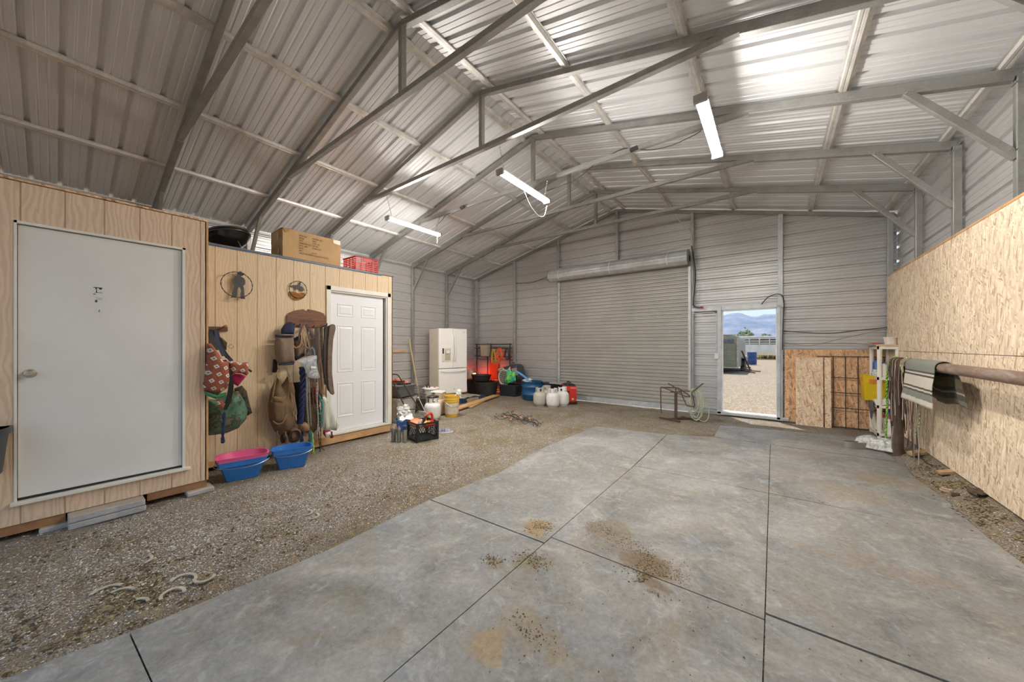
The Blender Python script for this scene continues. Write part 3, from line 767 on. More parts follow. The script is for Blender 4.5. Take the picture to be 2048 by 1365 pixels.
ob('door_casing',mb,M['casing'],Bs,smooth=0,world=True,bevel=.003)
mb=MB(); mb.bb((BX-.07,bdy0,bdz0-.03),(BX+.045,bdy1+.03,bdz0-.004)); ob('threshold',mb,M['casing'],Bs,smooth=0,world=True,bevel=.002)

# ------------------------------------------------------------------ things hanging on the far shed
Yv,Zv,Xv=(0,1,0),(0,0,1),(1,0,0)
def leather(name,col,**k): return plain(name,col,.55,var=.3,scale=18,bmp=.3,bscale=80,**k)
def cloth(name,col,**k): return plain(name,col,.9,var=.18,scale=12,bmp=.35,bscale=160,**k)
M['blk_strap']=cloth('black_webbing',(.022,.022,.024))
M['navy']=cloth('navy_webbing',(.030,.040,.085))
M['camo']=None
m,nt,b=new('green_camouflage'); v=coords(nt,(1,1,1)); n=noise_n(nt,v,7,4,.6,1)
nt.links.new(ramp(nt,n.outputs[0],[(0,(.05,.13,.085)),(.42,(.075,.17,.11)),(.52,(.05,.065,.035)),(.62,(.17,.13,.07)),(.72,(.03,.03,.025))],'CONSTANT'),b.inputs['Base Color']); b.inputs['Roughness'].default_value=.55; M['camo']=m
m,nt,b=new('dark_camouflage'); v=coords(nt); n=noise_n(nt,v,8,4,.6,1)
nt.links.new(ramp(nt,n.outputs[0],[(0,(.03,.03,.02)),(.45,(.075,.065,.04)),(.55,(.02,.02,.018)),(.65,(.13,.10,.06))],'CONSTANT'),b.inputs['Base Color']); b.inputs['Roughness'].default_value=.8; M['camo2']=m
# rust fabric with white diamonds
m,nt,b=new('diamond_print_fabric'); v=coords(nt,(1,1,1),(R(14),0,0)); sp=nt.nodes.new('ShaderNodeSeparateXYZ'); nt.links.new(v,sp.inputs[0])
def fr(o,s,off=0): return mathn(nt,'ABSOLUTE',mathn(nt,'SUBTRACT',mathn(nt,'FRACT',mathn(nt,'ADD',mathn(nt,'MULTIPLY',o,s),off)),.5))
row=mathn(nt,'MULTIPLY',mathn(nt,'FLOOR',mathn(nt,'MULTIPLY',sp.outputs[2],14.0)),.5)
d=mathn(nt,'ADD',fr(mathn(nt,'ADD',sp.outputs[1],mathn(nt,'MULTIPLY',row,1/13.)),13.),fr(sp.outputs[2],14.))
nt.links.new(ramp(nt,d,[(0,(.05,.03,.03)),(.08,(.62,.55,.48)),(.15,(.30,.085,.045)),(.20,(.80,.78,.74)),(.31,(.06,.03,.03)),(.35,(.30,.085,.045)),(.86,(.30,.085,.045)),(.90,(.10,.04,.03))],'CONSTANT'),b.inputs['Base Color']); b.inputs['Roughness'].default_value=.85; M['diamond']=m
M['magenta']=cloth('magenta_lining',(.42,.02,.10)); M['greentrim']=cloth('green_trim',(.06,.26,.12))
M['canvas']=cloth('brown_canvas',(.17,.105,.055)); M['canvas2']=cloth('tan_canvas',(.26,.165,.085))
M['taupe']=cloth('taupe_canvas',(.23,.165,.12)); M['brownlea']=leather('brown_leather',(.13,.06,.03)); M['tanlea']=leather('tan_leather',(.33,.19,.10)); M['darklea']=leather('dark_leather',(.04,.024,.017))
M['rust']=plain('rusty_iron',(.12,.075,.055),.75,.4,.3,20); M['iron']=plain('dark_iron',(.085,.085,.085),.6,.4,.2,20)
M['oak']=None
m,nt,b=new('stained_rack_board'); v=coords(nt,(4,1.5,22)); n=noise_n(nt,v,3,6,.6,1.2)
nt.links.new(ramp(nt,n.outputs[0],[(.3,(.085,.028,.012)),(.55,(.20,.075,.032)),(.75,(.27,.12,.055))]),b.inputs['Base Color']); b.inputs['Roughness'].default_value=.45; M['oak']=m

def puffpart(name,out,x,depth,mat,parent=None,**k):
    mb=MB(); mb.puff(out,(x,0,0),Yv,Zv,Xv,depth,**k)
    return ob(name,mb,mat,parent,smooth=60,world=True)
def strap(name,pts,w,mat,parent,t=.003,nrm=Xv):
    mb=MB(); mb.ribbon(spline(pts,5),w,t,nrm); return ob(name,mb,mat,parent,smooth=50,world=True)
def rope_mb(pts,r,strands=2,turns=60,rad=None,n=5):
    P=spline(pts,10); L=sum((P[i+1]-P[i]).length for i in range(len(P)-1)); m=max(8,int(L/.008)); mb=MB()
    # resample
    Q=[];acc=0;seg=[(P[i+1]-P[i]).length for i in range(len(P)-1)]
    for k in range(m+1):
        d=L*k/m;i=0
        while i<len(seg)-1 and d>seg[i]: d-=seg[i]; i+=1
        Q.append(P[i].lerp(P[i+1],min(1,d/max(seg[i],1e-6))))
    rad=rad or r*.9
    for s_ in range(strands):
        pts2=[]
        for k,q in enumerate(Q):
            t=(Q[min(k+1,m)]-Q[max(k-1,0)]).normalized(); u=t.orthogonal() if abs(t.z)<.9 else Vector((1,0,0)); u=(u-t*u.dot(t)).normalized(); w=t.cross(u)
            a=turns*L*k/m+2*PI*s_/strands; pts2.append(q+(u*math.cos(a)+w*math.sin(a))*rad)
        mb.tube(pts2,r,n)
    return mb

# peg rail with the bags, just right of the near shed corner
t=thing('peg_rail','short dark peg rail behind the near shed corner, bags hang from it','peg rail',(-5.09,1.12,1.6))
mb=MB(); mb.bb((-5.095,.95,1.60),(-5.07,1.22,1.65)); ob('rail',mb,M['brownlea'],t,smooth=0,world=True)
mb=MB(); mb.cyl((-5.07,1.15,1.625),(-4.93,1.17,1.655),.011,.014,10); ob('peg',mb,plain('worn_peg',(.30,.13,.07),.6),t,world=True)
# diamond print bag
t=thing('feed_bag','rust feed bag with white diamond print hanging by the near shed corner','bag',(-4.60,1.05,.95))
puffpart('body',[(0.912,1.459),(0.944,1.454),(0.989,1.378),(1.030,1.281),(1.080,1.269),(1.089,1.073),(1.068,0.997),(0.989,0.936),(0.944,0.947),(0.887,0.996),(0.878,1.043),(0.901,1.220)],-4.462,.11,M['diamond'],t,seed=2,back=.12,fold=.03)
puffpart('flap',[(1.068,1.279),(1.127,1.263),(1.183,1.253),(1.245,1.258),(1.251,1.141),(1.232,1.114),(1.191,1.140),(1.143,1.148),(1.095,1.120),(1.083,1.191)],-4.46,.05,M['diamond'],t,seed=5)
puffpart('lining',[(1.103,1.111),(1.143,1.140),(1.191,1.135),(1.241,1.106),(1.167,1.005),(1.115,1.046)],-4.50,.03,M['magenta'],t,seed=4,wr=.3)
puffpart('base_trim',[(0.885,0.994),(0.944,0.947),(0.988,0.936),(1.068,0.956),(1.056,0.918),(0.973,0.899),(0.900,0.946)],-4.46,.06,M['greentrim'],t,seed=4)
puffpart('lower_pocket',[(0.981,0.881),(1.026,0.887),(1.050,0.843),(1.035,0.782),(1.003,0.802)],-4.462,.04,M['diamond'],t,seed=8)
strap('strap',[(-4.460,1.039,1.285),(-4.410,1.063,1.164),(-4.430,1.092,1.033),(-4.460,1.079,0.878),(-4.480,1.047,0.778)],.045,M['blk_strap'],t)
strap('side_strap',[(-4.480,1.142,1.250),(-4.470,1.216,1.205),(-4.480,1.281,1.153)],.02,M['blk_strap'],t)
# straps bundle
t=thing('halter','black and navy web halters bunched over the peg above the diamond bag','halter',(-4.98,1.12,1.4))
for i,(a,b_,c_) in enumerate((((418,660),(417,676),(420,692)),((424,660),(425,680),(432,700)),((430,661),(434,685),(446,712)),((434,663),(441,690),(456,716)),((428,660),(445,700),(462,722)),((420,661),(421,680),(426,700)))):
    X=-4.97+.02*(i%3)
    s3=[(-4.960,1.029,1.608),(-4.940,1.021,1.520),(-4.930,1.031,1.432)]
    P3=[(X+.20*j,q[0]*(1-.04*j),1.435+(q[1]-1.435)*(1-.04*j)) for j,q in enumerate ([[(1.029,1.608),(1.025,1.520),(1.037,1.432)],[(1.055,1.609),(1.059,1.499),(1.089,1.388)],[(1.080,1.605),(1.098,1.471),(1.150,1.319)],[(1.098,1.594),(1.128,1.443),(1.195,1.295)],[(1.072,1.610),(1.146,1.387),(1.223,1.260)],[(1.037,1.603),(1.042,1.499),(1.063,1.388)]][i])]
    strap('strap',P3,.034,M['navy'] if i in (2,4) else M['blk_strap'],t,t=.006)
mb=MB(); mb.tube([(-4.92+.0,1.215+.022*math.cos(a),1.425+.022*math.sin(a)) for a in [2*PI*k/14 for k in range(14)]],.004,6,closed=True); ob('ring',mb,M['steel'],t,world=True)
puffpart('noseband',[(1.116,1.548),(1.150,1.522),(1.195,1.468),(1.189,1.379),(1.152,1.412),(1.125,1.478)],-5.0,.05,M['camo2'],t,seed=3)
# camouflage bags
t=thing('camouflage_bag','green camouflage bag hanging low under the diamond print bag','bag',(-5.0,1.1,.6))
puffpart('body',[(0.953,0.880),(1.030,0.860),(1.167,0.921),(1.226,0.935),(1.287,0.807),(1.313,0.707),(1.304,0.612),(1.226,0.520),(1.126,0.487),(1.030,0.487),(0.953,0.495)],-4.72,.16,M['camo'],t,back=1.2,seed=6,wr=.35,fold=.02)
mb=rope_mb([(-4.500,1.054,0.749),(-4.500,1.048,0.622),(-4.510,1.044,0.509),(-4.510,1.046,0.457)],.009,2,40); ob('drawcord',mb,M['navy'],t,world=True)
mb=MB(); mb.sphere((-4.510,1.046,0.447),.018,8,6,rough=.5); ob('knot',mb,M['navy'],t,world=True)
t=thing('dark_bag','dark brown camouflage bag showing behind the green one','bag',(-5.06,1.4,.8))
puffpart('body',[(1.278,0.931),(1.351,0.958),(1.398,0.885),(1.427,0.732),(1.454,0.613),(1.408,0.588),(1.333,0.654),(1.296,0.817)],-5.06,.05,M['camo2'],t,seed=9,wr=.3)

# wall art
def art_ring(y,z,ry,rz,r,mat,parent,x=-5.03,broken=False,nm='ring'):
    mb=MB(); n=60
    P_=[(x,y+ry*math.cos(2*PI*k/n),z+rz*math.sin(2*PI*k/n)) for k in range(n)]
    mb.tube(P_,[r*(1+.35*math.sin(k*1.9)) for k in range(n)],6,closed=True)
    for k in range(0,n,6):
        p=Vector(P_[k]); mb.tube([p+Vector((0,-.008,-.008)),p+Vector((.003,.008,.008))],.0016,4)
    ob(nm,mb,mat,parent,world=True)
t=thing('cowboy_wall_art','round dark metal wall art of a standing cowboy inside a barbed ring','wall art',(-5.05,1.31,2.15))
art_ring(*[1.298,2.150],.150,.148,.0048,M['iron'],t)
mb=MB(); mb.prism([(1.300,2.306),(1.312,2.302),(1.324,2.314),(1.343,2.317),(1.353,2.303),(1.376,2.297),(1.369,2.280),(1.356,2.267),(1.341,2.263),(1.343,2.253),(1.361,2.248),(1.372,2.236),(1.381,2.213),(1.382,2.178),(1.375,2.160),(1.361,2.151),(1.369,2.124),(1.372,2.051),(1.381,1.992),(1.338,1.991),(1.334,2.046),(1.341,2.082),(1.332,2.115),(1.322,2.133),(1.315,2.120),(1.307,2.091),(1.298,2.042),(1.290,1.996),(1.265,2.000),(1.240,1.987),(1.251,2.009),(1.254,2.057),(1.271,2.097),(1.279,2.136),(1.278,2.153),(1.260,2.174),(1.256,2.194),(1.271,2.224),(1.293,2.248),(1.304,2.267),(1.297,2.278),(1.310,2.285)],(-5.053,0,0),Yv,Zv,.003)
ob('figure',mb,M['iron'],t,smooth=0,world=True)
for (u,v) in ((683,577),(965,600)):
    pass
t=thing('rider_wall_art','small oval metal wall art of a horse and rider over rusty ground','wall art',(-5.07,1.98,2.19))
art_ring(1.971,2.183,.107,.113,.004,M['iron'],t,x=-5.075)
mb=MB(); mb.prism([(p[0],p[1]) for p in [(1.862,2.147),(1.903,2.148),(1.943,2.148),(1.966,2.135),(1.996,2.145),(2.028,2.152),(2.061,2.143),(2.058,2.114),(2.043,2.083),(2.013,2.057),(1.966,2.043),(1.926,2.045),(1.892,2.066),(1.867,2.098)]],(-5.083,0,0),Yv,Zv,.003)
ob('rusty_ground',mb,plain('orange_rust',(.36,.13,.03),.8,.1,.5,30),t,smooth=0,world=True)
mb=MB(); mb.prism([(1.872,2.237),(1.883,2.226),(1.906,2.233),(1.943,2.243),(1.966,2.243),(1.981,2.258),(1.990,2.288),(2.005,2.297),(2.003,2.268),(1.996,2.238),(2.013,2.234),(2.037,2.218),(2.049,2.184),(2.037,2.179),(2.028,2.165),(2.019,2.170),(1.999,2.171),(1.994,2.193),(1.961,2.192),(1.943,2.186),(1.942,2.157),(1.935,2.157),(1.933,2.188),(1.926,2.206),(1.906,2.213),(1.878,2.212)],(-5.083,0,0),Yv,Zv,.003)
ob('horse_and_rider',mb,M['iron'],t,smooth=0,world=True)

# tack rack board
t=thing('tack_rack','stained wooden tack rack board with arched top beside the six-panel door','tack rack',(-5.08,2.1,1.82))
mb=MB(); mb.prism([(1.834,1.825),(1.860,1.864),(1.930,1.901),(2.021,1.925),(2.049,1.924),(2.053,1.908),(2.076,1.900),(2.098,1.914),(2.094,1.931),(2.180,1.922),(2.263,1.903),(2.306,1.884),(2.310,1.861),(2.327,1.856),(2.323,1.717),(2.284,1.681),(1.945,1.688),(1.834,1.695)],(-5.095,0,0),Yv,Zv,.022); ob('board',mb,M['oak'],t,smooth=0,world=True,bevel=.003)
for (y,z) in [(1.888,1.695),(1.954,1.698),(2.034,1.689),(2.129,1.686),(2.227,1.683),(2.301,1.714)]:
    mb=MB(); mb.tube([(-5.072,y,z),(-5.02,y,z-.004),(-4.985,y,z+.004),(-4.975,y,z+.03)],.007,8); ob('hook',mb,M['iron'],t,world=True)
mb=MB()
for k in range(9): mb.box((-5.0715,1.985+k*.022,1.765+.006*math.sin(k*2.1)),(.001,.004,.05 if k in(5,6) else .03),rot=(R(12),0,0))
ob('carved_marks',mb,plain('burnt_marks',(.05,.02,.01),.7),t,smooth=0,world=True)

# hanging tack
t=thing('nose_bag','taupe canvas nose bag with navy trim hanging left of the tack rack','bag',(-4.98,1.85,1.4))
puffpart('body',[(1.671,1.555),(1.764,1.562),(1.872,1.556),(1.879,1.398),(1.884,1.195),(1.793,1.190),(1.712,1.191),(1.671,1.267),(1.661,1.438)],-4.98,.10,M['taupe'],t,seed=11,wr=.2)
puffpart('top_trim',[(1.651,1.571),(1.747,1.567),(1.853,1.565),(1.857,1.543),(1.747,1.541),(1.654,1.540)],-4.93,.03,M['navy'],t,seed=1)
puffpart('bottom_trim',[(1.681,1.209),(1.775,1.211),(1.865,1.214),(1.865,1.188),(1.775,1.184),(1.692,1.186)],-4.93,.03,M['navy'],t,seed=1)
puffpart('strap_bunch',[(1.736,1.636),(1.768,1.697),(1.803,1.727),(1.854,1.744),(1.890,1.715),(1.894,1.626),(1.883,1.581),(1.740,1.579)],-4.99,.05,M['navy'],t,seed=12,wr=.5)
t=thing('webbing_panel','black webbing panel dangling left below the taupe nose bag','strap',(-5.03,1.7,1.2))
puffpart('panel',[(1.667,1.259),(1.715,1.256),(1.714,1.090),(1.656,1.097)],-5.04,.02,M['blk_strap'],t,seed=1)
t=thing('nose_bag','darker nose bag with black bands tilted behind the bridles','bag',(-5.02,2.02,1.35))
puffpart('body',[(1.894,1.504),(1.996,1.564),(2.034,1.447),(2.028,1.338),(1.928,1.262),(1.902,1.275)],-5.03,.07,M['taupe'],t,seed=13,wr=.3)
puffpart('bottom_band',[(1.890,1.276),(1.957,1.303),(2.018,1.339),(2.018,1.297),(1.905,1.235)],-4.99,.03,M['blk_strap'],t,seed=1)
puffpart('top_band',[(1.879,1.524),(1.980,1.587),(1.988,1.554),(1.879,1.487)],-4.99,.03,M['blk_strap'],t,seed=1)
# bridles
def bridle(name,label,loops,mat,loc,w=.014,ring=None):
    t=thing(name,label,'bridle',loc)
    for L_ in loops: strap('strap',L_,w,mat,t,t=.004)
    for (p,r) in (ring or []):
        mb=MB(); mb.tube([(p[0],p[1]+r*math.cos(2*PI*k/14),p[2]+r*math.sin(2*PI*k/14)) for k in range(14)],.003,5,closed=True); ob('ring',mb,M['steel'],t,world=True)
    return t
bridle('bridle','tan leather bridle looped over the middle hook of the tack rack',[[(-4.960,1.990,1.696),(-4.940,1.957,1.589),(-4.920,1.967,1.458),(-4.920,2.041,1.398)],[(-4.960,1.990,1.696),(-4.930,2.014,1.590),(-4.920,2.029,1.485),(-4.920,2.047,1.398)],[(-4.950,1.998,1.696),(-4.930,1.977,1.563),(-4.910,1.994,1.432)],[(-4.930,1.853,1.445),(-4.910,1.880,1.406),(-4.920,1.937,1.445),(-4.930,1.959,1.537)]],M['tanlea'],(-4.95,2.05,1.5),ring=[((-4.910,2.000,1.399),.02),((-4.910,2.043,1.365),.017)])
bridle('bridle','dark leather bridle hanging from the rack right of the tan one',[[(-4.970,1.994,1.710),(-4.950,1.943,1.615),(-4.940,1.927,1.510)],[(-4.960,2.033,1.698),(-4.930,2.033,1.445),(-4.930,2.008,1.300)],[(-4.960,2.020,1.698),(-4.940,2.062,1.619),(-4.930,2.101,1.539),(-4.930,2.095,1.405)]],M['darklea'],(-4.96,2.06,1.45),w=.022,ring=[((-4.920,2.029,1.339),.022)])
bridle('bridle','brown bridle with brass bits dangling near the clear plastic bag',[[(-4.970,2.087,1.681),(-4.940,2.055,1.512),(-4.920,2.035,1.379),(-4.920,1.998,1.300)],[(-4.970,2.087,1.681),(-4.940,2.106,1.499),(-4.920,2.053,1.352)],[(-4.930,2.026,1.511),(-4.930,2.121,1.539)]],M['brownlea'],(-4.96,2.12,1.45),w=.016,ring=[((-4.910,2.055,1.332),.02),((-4.910,2.000,1.320),.014)])
t=thing('halter','blue grey web halter arched above the clear plastic bag','halter',(-4.93,2.2,1.4))
strap('strap',[(-4.900,2.039,1.379),(-4.890,2.066,1.405),(-4.890,2.097,1.358),(-4.900,2.101,1.284)],.02,plain('grey_blue_web',(.16,.20,.23),.7),t)
# dark straps to the right
for i,(us,lab,mt) in enumerate(((0,'broad black cinch strap hanging beside the fleece girth','darklea'),(1,'brown leather strap hanging from the right end of the rack','brownlea'),(2,'dark leather strap, second from the fleece girth','darklea'),(3,'long tan grey rein hanging behind the striped plastic bag','canvas2'),(4,'dark green web strap beside the brown leather strap','camo2'))):
    pts=[[(-4.960,2.298,1.689),(-4.950,2.267,1.376),(-4.950,2.273,1.064),(-4.950,2.314,0.852)],[(-4.980,2.187,1.679),(-4.960,2.192,1.377),(-4.950,2.181,1.070),(-4.950,2.214,0.759)],[(-4.980,2.161,1.677),(-4.960,2.159,1.377),(-4.960,2.198,1.103),(-4.960,2.211,0.690)],[(-4.980,2.247,1.674),(-4.970,2.209,1.377),(-4.960,2.225,1.067),(-4.950,2.247,0.755)],[(-4.980,2.220,1.680),(-4.960,2.231,1.376),(-4.960,2.238,1.169),(-4.960,2.265,0.891)]][i]
    t=thing('cinch_strap',lab,'strap',(-4.97,2.3,1.3)); strap('strap',pts,(.055,.03,.04,.022,.03)[i],M[mt],t,t=.008)
# fleece girth
t=thing('fleece_girth','brown fleece-lined curved girth hanging against the door casing','girth',(-4.94,2.42,1.3))
o_=[(2.315,1.710),(2.339,1.732),(2.366,1.737),(2.394,1.721),(2.398,1.671),(2.363,1.516),(2.349,1.263),(2.349,1.046),(2.373,0.813),(2.384,0.762),(2.359,0.737),(2.325,0.769),(2.295,0.869),(2.284,1.050),(2.284,1.265),(2.291,1.515)]
m,nt,b=new('matted_fleece'); v=coords(nt); n=noise_n(nt,v,45,5,.7); n2=noise_n(nt,v,9,3)
nt.links.new(mix(nt,.5,ramp(nt,n.outputs[0],[(.3,(.11,.075,.055)),(.7,(.30,.23,.18))]),ramp(nt,n2.outputs[0],[(.3,(.14,.09,.06)),(.7,(.28,.21,.17))])),b.inputs['Base Color']); b.inputs['Roughness'].default_value=1; bump(nt,b,n.outputs[0],1,.01); M['fleece']=m
mb=MB(); mb.prism(o_,(-4.96,0,0),Yv,Zv,.035); ob('fleece',mb,M['fleece'],t,smooth=50,world=True,bevel=.008)
mb=MB(); mb.prism([(2.262,1.695),(2.337,1.719),(2.310,1.515),(2.303,1.264),(2.303,1.047),(2.317,0.864),(2.351,0.756),(2.303,0.817),(2.262,1.029),(2.249,1.272),(2.256,1.515)],(-4.985,0,0),Yv,Zv,.03); ob('backing',mb,M['darklea'],t,smooth=50,world=True,bevel=.004)
# clear plastic bag
def filmmat(name,col,a,r=.25):
    m,nt,b=new(name); b.inputs['Base Color'].default_value=(*col,1); b.inputs['Roughness'].default_value=r; b.inputs['Alpha'].default_value=a
    v=coords(nt); n=noise_n(nt,v,14,4,.6,1.5); bump(nt,b,n.outputs[0],.8,.02)
    nt.links.new(ramp(nt,n.outputs[0],[(.35,(a*.5,)*3),(.65,(min(1,a*1.4),)*3)]),b.inputs['Alpha']); return m
M['film']=filmmat('clear_film',(.75,.80,.85),.45); M['film_w']=filmmat('milky_film',(.84,.84,.82),.85,.35)
t=thing('plastic_bag','clear crinkled plastic bag with a white label hung below the bridles','plastic bag',(-4.88,2.15,1.2))
puffpart('film',[(1.878,1.232),(1.952,1.267),(2.020,1.291),(2.058,1.302),(2.131,1.303),(2.134,1.145),(2.171,0.999),(2.105,0.987),(2.020,1.018),(1.982,1.120),(1.952,1.187)],-4.90,.05,M['film'],t,seed=21,wr=.7,fold=.12)
mb=MB(); mb.prism([(2.032,1.165),(2.097,1.156),(2.097,1.128),(2.033,1.136)],(-4.842,0,0),Yv,Zv,.001); ob('label',mb,M['white_pl'],t,smooth=0,world=True)
# brown canvas saddle bag
t=thing('saddle_bag','worn brown canvas saddle bag with a buckled pocket, low on the shed wall','bag',(-4.97,1.8,.7))
puffpart('body',[(1.679,1.055),(1.707,0.990),(1.734,0.925),(1.768,0.973),(1.819,1.071),(1.854,1.017),(1.878,0.892),(1.895,0.727),(1.919,0.528),(1.895,0.388),(1.819,0.299),(1.734,0.291),(1.657,0.370),(1.604,0.516),(1.593,0.703),(1.620,0.886),(1.657,0.976)],-4.98,.11,M['canvas'],t,seed=15,wr=.4,fold=.03)
puffpart('pocket',[(1.613,0.754),(1.733,0.738),(1.744,0.599),(1.738,0.494),(1.689,0.477),(1.624,0.513),(1.613,0.650)],-4.88,.04,M['canvas'],t,seed=16)
puffpart('pocket_roll',[(1.600,0.811),(1.642,0.812),(1.718,0.791),(1.757,0.824),(1.740,0.757),(1.712,0.729),(1.642,0.739),(1.605,0.774)],-4.87,.035,M['canvas2'],t,seed=17,wr=.5)
strap('strap',[(-4.950,1.696,1.144),(-4.920,1.664,1.072),(-4.900,1.636,0.921),(-4.880,1.598,0.743)],.013,M['canvas2'],t)
strap('strap',[(-4.950,1.780,1.152),(-4.910,1.794,1.064),(-4.880,1.817,0.810),(-4.880,1.846,0.539)],.018,M['canvas2'],t)
strap('strap',[(-4.950,1.820,1.150),(-4.900,1.830,0.934),(-4.900,1.865,0.642),(-4.900,1.882,0.466)],.014,plain('grey_web',(.30,.26,.22),.8),t)
strap('strap',[(-4.880,1.613,0.515),(-4.860,1.655,0.474),(-4.860,1.714,0.482),(-4.860,1.753,0.569)],.014,M['canvas2'],t)
strap('strap',[(-4.920,1.675,0.375),(-4.930,1.679,0.273),(-4.950,1.680,0.182)],.014,M['canvas'],t)
strap('strap',[(-4.920,1.764,0.345),(-4.930,1.773,0.240),(-4.950,1.774,0.179)],.016,M['canvas2'],t)
for (u) in (((-4.910,1.677,1.059)),((-4.900,1.784,1.059))):
    mb=MB(); mb.tube([(u[0],u[1]+.014*math.cos(2*PI*k/12),u[2]+.014*math.sin(2*PI*k/12)) for k in range(12)],.003,5,closed=True); ob('buckle',mb,plain('brass',(.45,.32,.12),.35,.9),t,world=True)
t=thing('leather_halter','bunched dark leather halter under the canvas saddle bag','halter',(-4.98,1.85,.35))
puffpart('bundle',[(1.738,0.327),(1.783,0.305),(1.783,0.190),(1.743,0.186),(1.727,0.253)],-4.99,.05,M['darklea'],t,seed=30,wr=.7)
t=thing('leather_halter','round coil of dark brown leather straps above the blue pan','halter',(-4.95,1.9,.4))
puffpart('bundle',[(1.816,0.366),(1.891,0.390),(1.951,0.340),(1.963,0.245),(1.927,0.187),(1.874,0.153),(1.821,0.197),(1.804,0.291)],-4.97,.07,M['brownlea'],t,seed=31,wr=.9)
for k in range(3):
    mb=MB(); c_=(-4.900,1.853,0.292); rr_=.04+.014*k; mb.tube([(c_[0]+.01*k,c_[1]+rr_*math.cos(2*PI*q/20),c_[2]+rr_*1.15*math.sin(2*PI*q/20)-.01*k) for q in range(20)],.006,6,closed=True); ob('loop',mb,M['darklea'],t,world=True)
t=thing('leather_roll','tan leather roll hanging low between saddle bag and ropes','leather roll',(-4.93,2.0,.4))
puffpart('roll',[(1.927,0.401),(2.000,0.427),(2.049,0.378),(2.049,0.298),(1.975,0.287),(1.933,0.334)],-4.94,.05,M['tanlea'],t,seed=32,wr=.6)
t=thing('girth_pad','black square-ended girth pad showing between bag and blue rope','pad',(-5.03,1.95,.8))
puffpart('pad',[(1.892,0.945),(2.001,0.949),(2.007,0.707),(1.995,0.440),(1.946,0.409),(1.922,0.651)],-5.05,.03,M['blk_strap'],t,seed=33)
# ropes
def hangrope(lab,pts,r,mat,strands=2,turns=55,nm='lead_rope',rad=None):
    p0=pts[0]; t=thing(nm,lab,'rope',(p0[0],p0[1],p0[2])); ob('rope',rope_mb(pts,r,strands,turns,rad),mat,t,world=True); return t
M['navyrope']=cloth('navy_rope',(.025,.035,.10)); M['greyrope']=cloth('grey_rope',(.26,.29,.27)); M['limerope']=cloth('lime_rope',(.32,.50,.12)); M['tealrope']=cloth('teal_rope',(.03,.26,.25)); M['brownrope']=cloth('brown_rope',(.13,.085,.06))
hangrope('thick navy blue braided rope hanging right of the saddle bag',[(-4.970,1.975,1.148),(-4.950,1.979,0.950),(-4.940,1.963,0.722),(-4.940,1.951,0.495),(-4.950,1.943,0.410)],.017,M['navyrope'],3,28,rad=.022)
hangrope('pale grey braided rein hanging next to the navy rope',[(-4.930,2.008,1.233),(-4.910,2.006,0.951),(-4.910,2.012,0.653),(-4.910,2.031,0.386)],.006,M['greyrope'],2,90)
hangrope('second pale grey braided rein, just right of the first',[(-4.930,2.033,1.219),(-4.920,2.041,0.914),(-4.920,2.053,0.613),(-4.920,2.066,0.365)],.005,M['greyrope'],2,90)
hangrope('teal rope loop hanging behind the striped plastic bag',[(-4.930,2.172,0.765),(-4.920,2.200,0.654),(-4.920,2.200,0.545),(-4.920,2.161,0.510),(-4.920,2.142,0.621)],.007,M['tealrope'],2,50)
hangrope('thin teal and grey rope dangling to ankle height',[(-4.930,2.192,0.518),(-4.920,2.194,0.355),(-4.920,2.187,0.274)],.006,M['tealrope'],2,60)
hangrope('lime green rope end, the longer, hanging nearly to the gravel',[(-4.930,2.076,0.281),(-4.900,2.076,0.146),(-4.880,2.080,-0.025)],.010,M['limerope'],2,40)
hangrope('shorter lime green rope end beside the blue pan',[(-4.930,2.057,0.152),(-4.910,2.049,0.077),(-4.900,2.026,0.018)],.008,M['limerope'],2,40)
hangrope('dark teal braided rope above the lime rope ends',[(-4.930,2.051,0.300),(-4.910,2.055,0.235),(-4.900,2.045,0.080)],.013,cloth('dark_teal_rope',(.05,.14,.14)),3,30)
hangrope('slim black rein dangling to the gravel beside the threshold',[(-4.950,2.142,1.242),(-4.920,2.142,0.770),(-4.900,2.139,0.367),(-4.880,2.156,0.131),(-4.880,2.163,-0.005)],.004,M['darklea'],2,60)
hangrope('brown rein with a curled end near the threshold',[(-4.950,2.116,1.243),(-4.920,2.091,0.708),(-4.900,2.172,0.362),(-4.880,2.176,0.093),(-4.860,2.212,0.007)],.004,M['brownlea'],2,60)
hangrope('black and white beaded rein hanging in the middle of the ropes',[(-4.930,2.146,0.937),(-4.900,2.133,0.705),(-4.890,2.142,0.436),(-4.890,2.129,0.237)],.006,plain('beaded_rein',(.35,.34,.32),.6,var=.8,scale=90),2,80)
hangrope('short navy and white rope end left of the lime rope',[(-4.950,1.961,0.314),(-4.930,1.959,0.200),(-4.920,1.955,0.117)],.012,M['navyrope'],2,40)
t=thing('saddle_cloth','faded red cloth strip hanging among the ropes','cloth',(-4.96,2.2,.8))
puffpart('cloth',[(2.087,0.866),(2.151,0.887),(2.203,0.758),(2.196,0.608),(2.151,0.655),(2.099,0.703)],-4.97,.03,cloth('faded_red',(.22,.05,.045)),t,seed=34,wr=.5)
t=thing('canvas_wrap','brown canvas wrap hanging behind the teal ropes','cloth',(-5.0,2.2,.6))
puffpart('cloth',[(2.007,0.776),(2.108,0.799),(2.225,0.578),(2.238,0.333),(2.146,0.240),(2.045,0.261),(2.007,0.442)],-5.02,.04,M['canvas'],t,seed=35,wr=.6)
m,nt,b=new('striped_film'); v=coords(nt,(1,60,2),(R(12),0,0)); n=noise_n(nt,v,1.0,2,.5); 
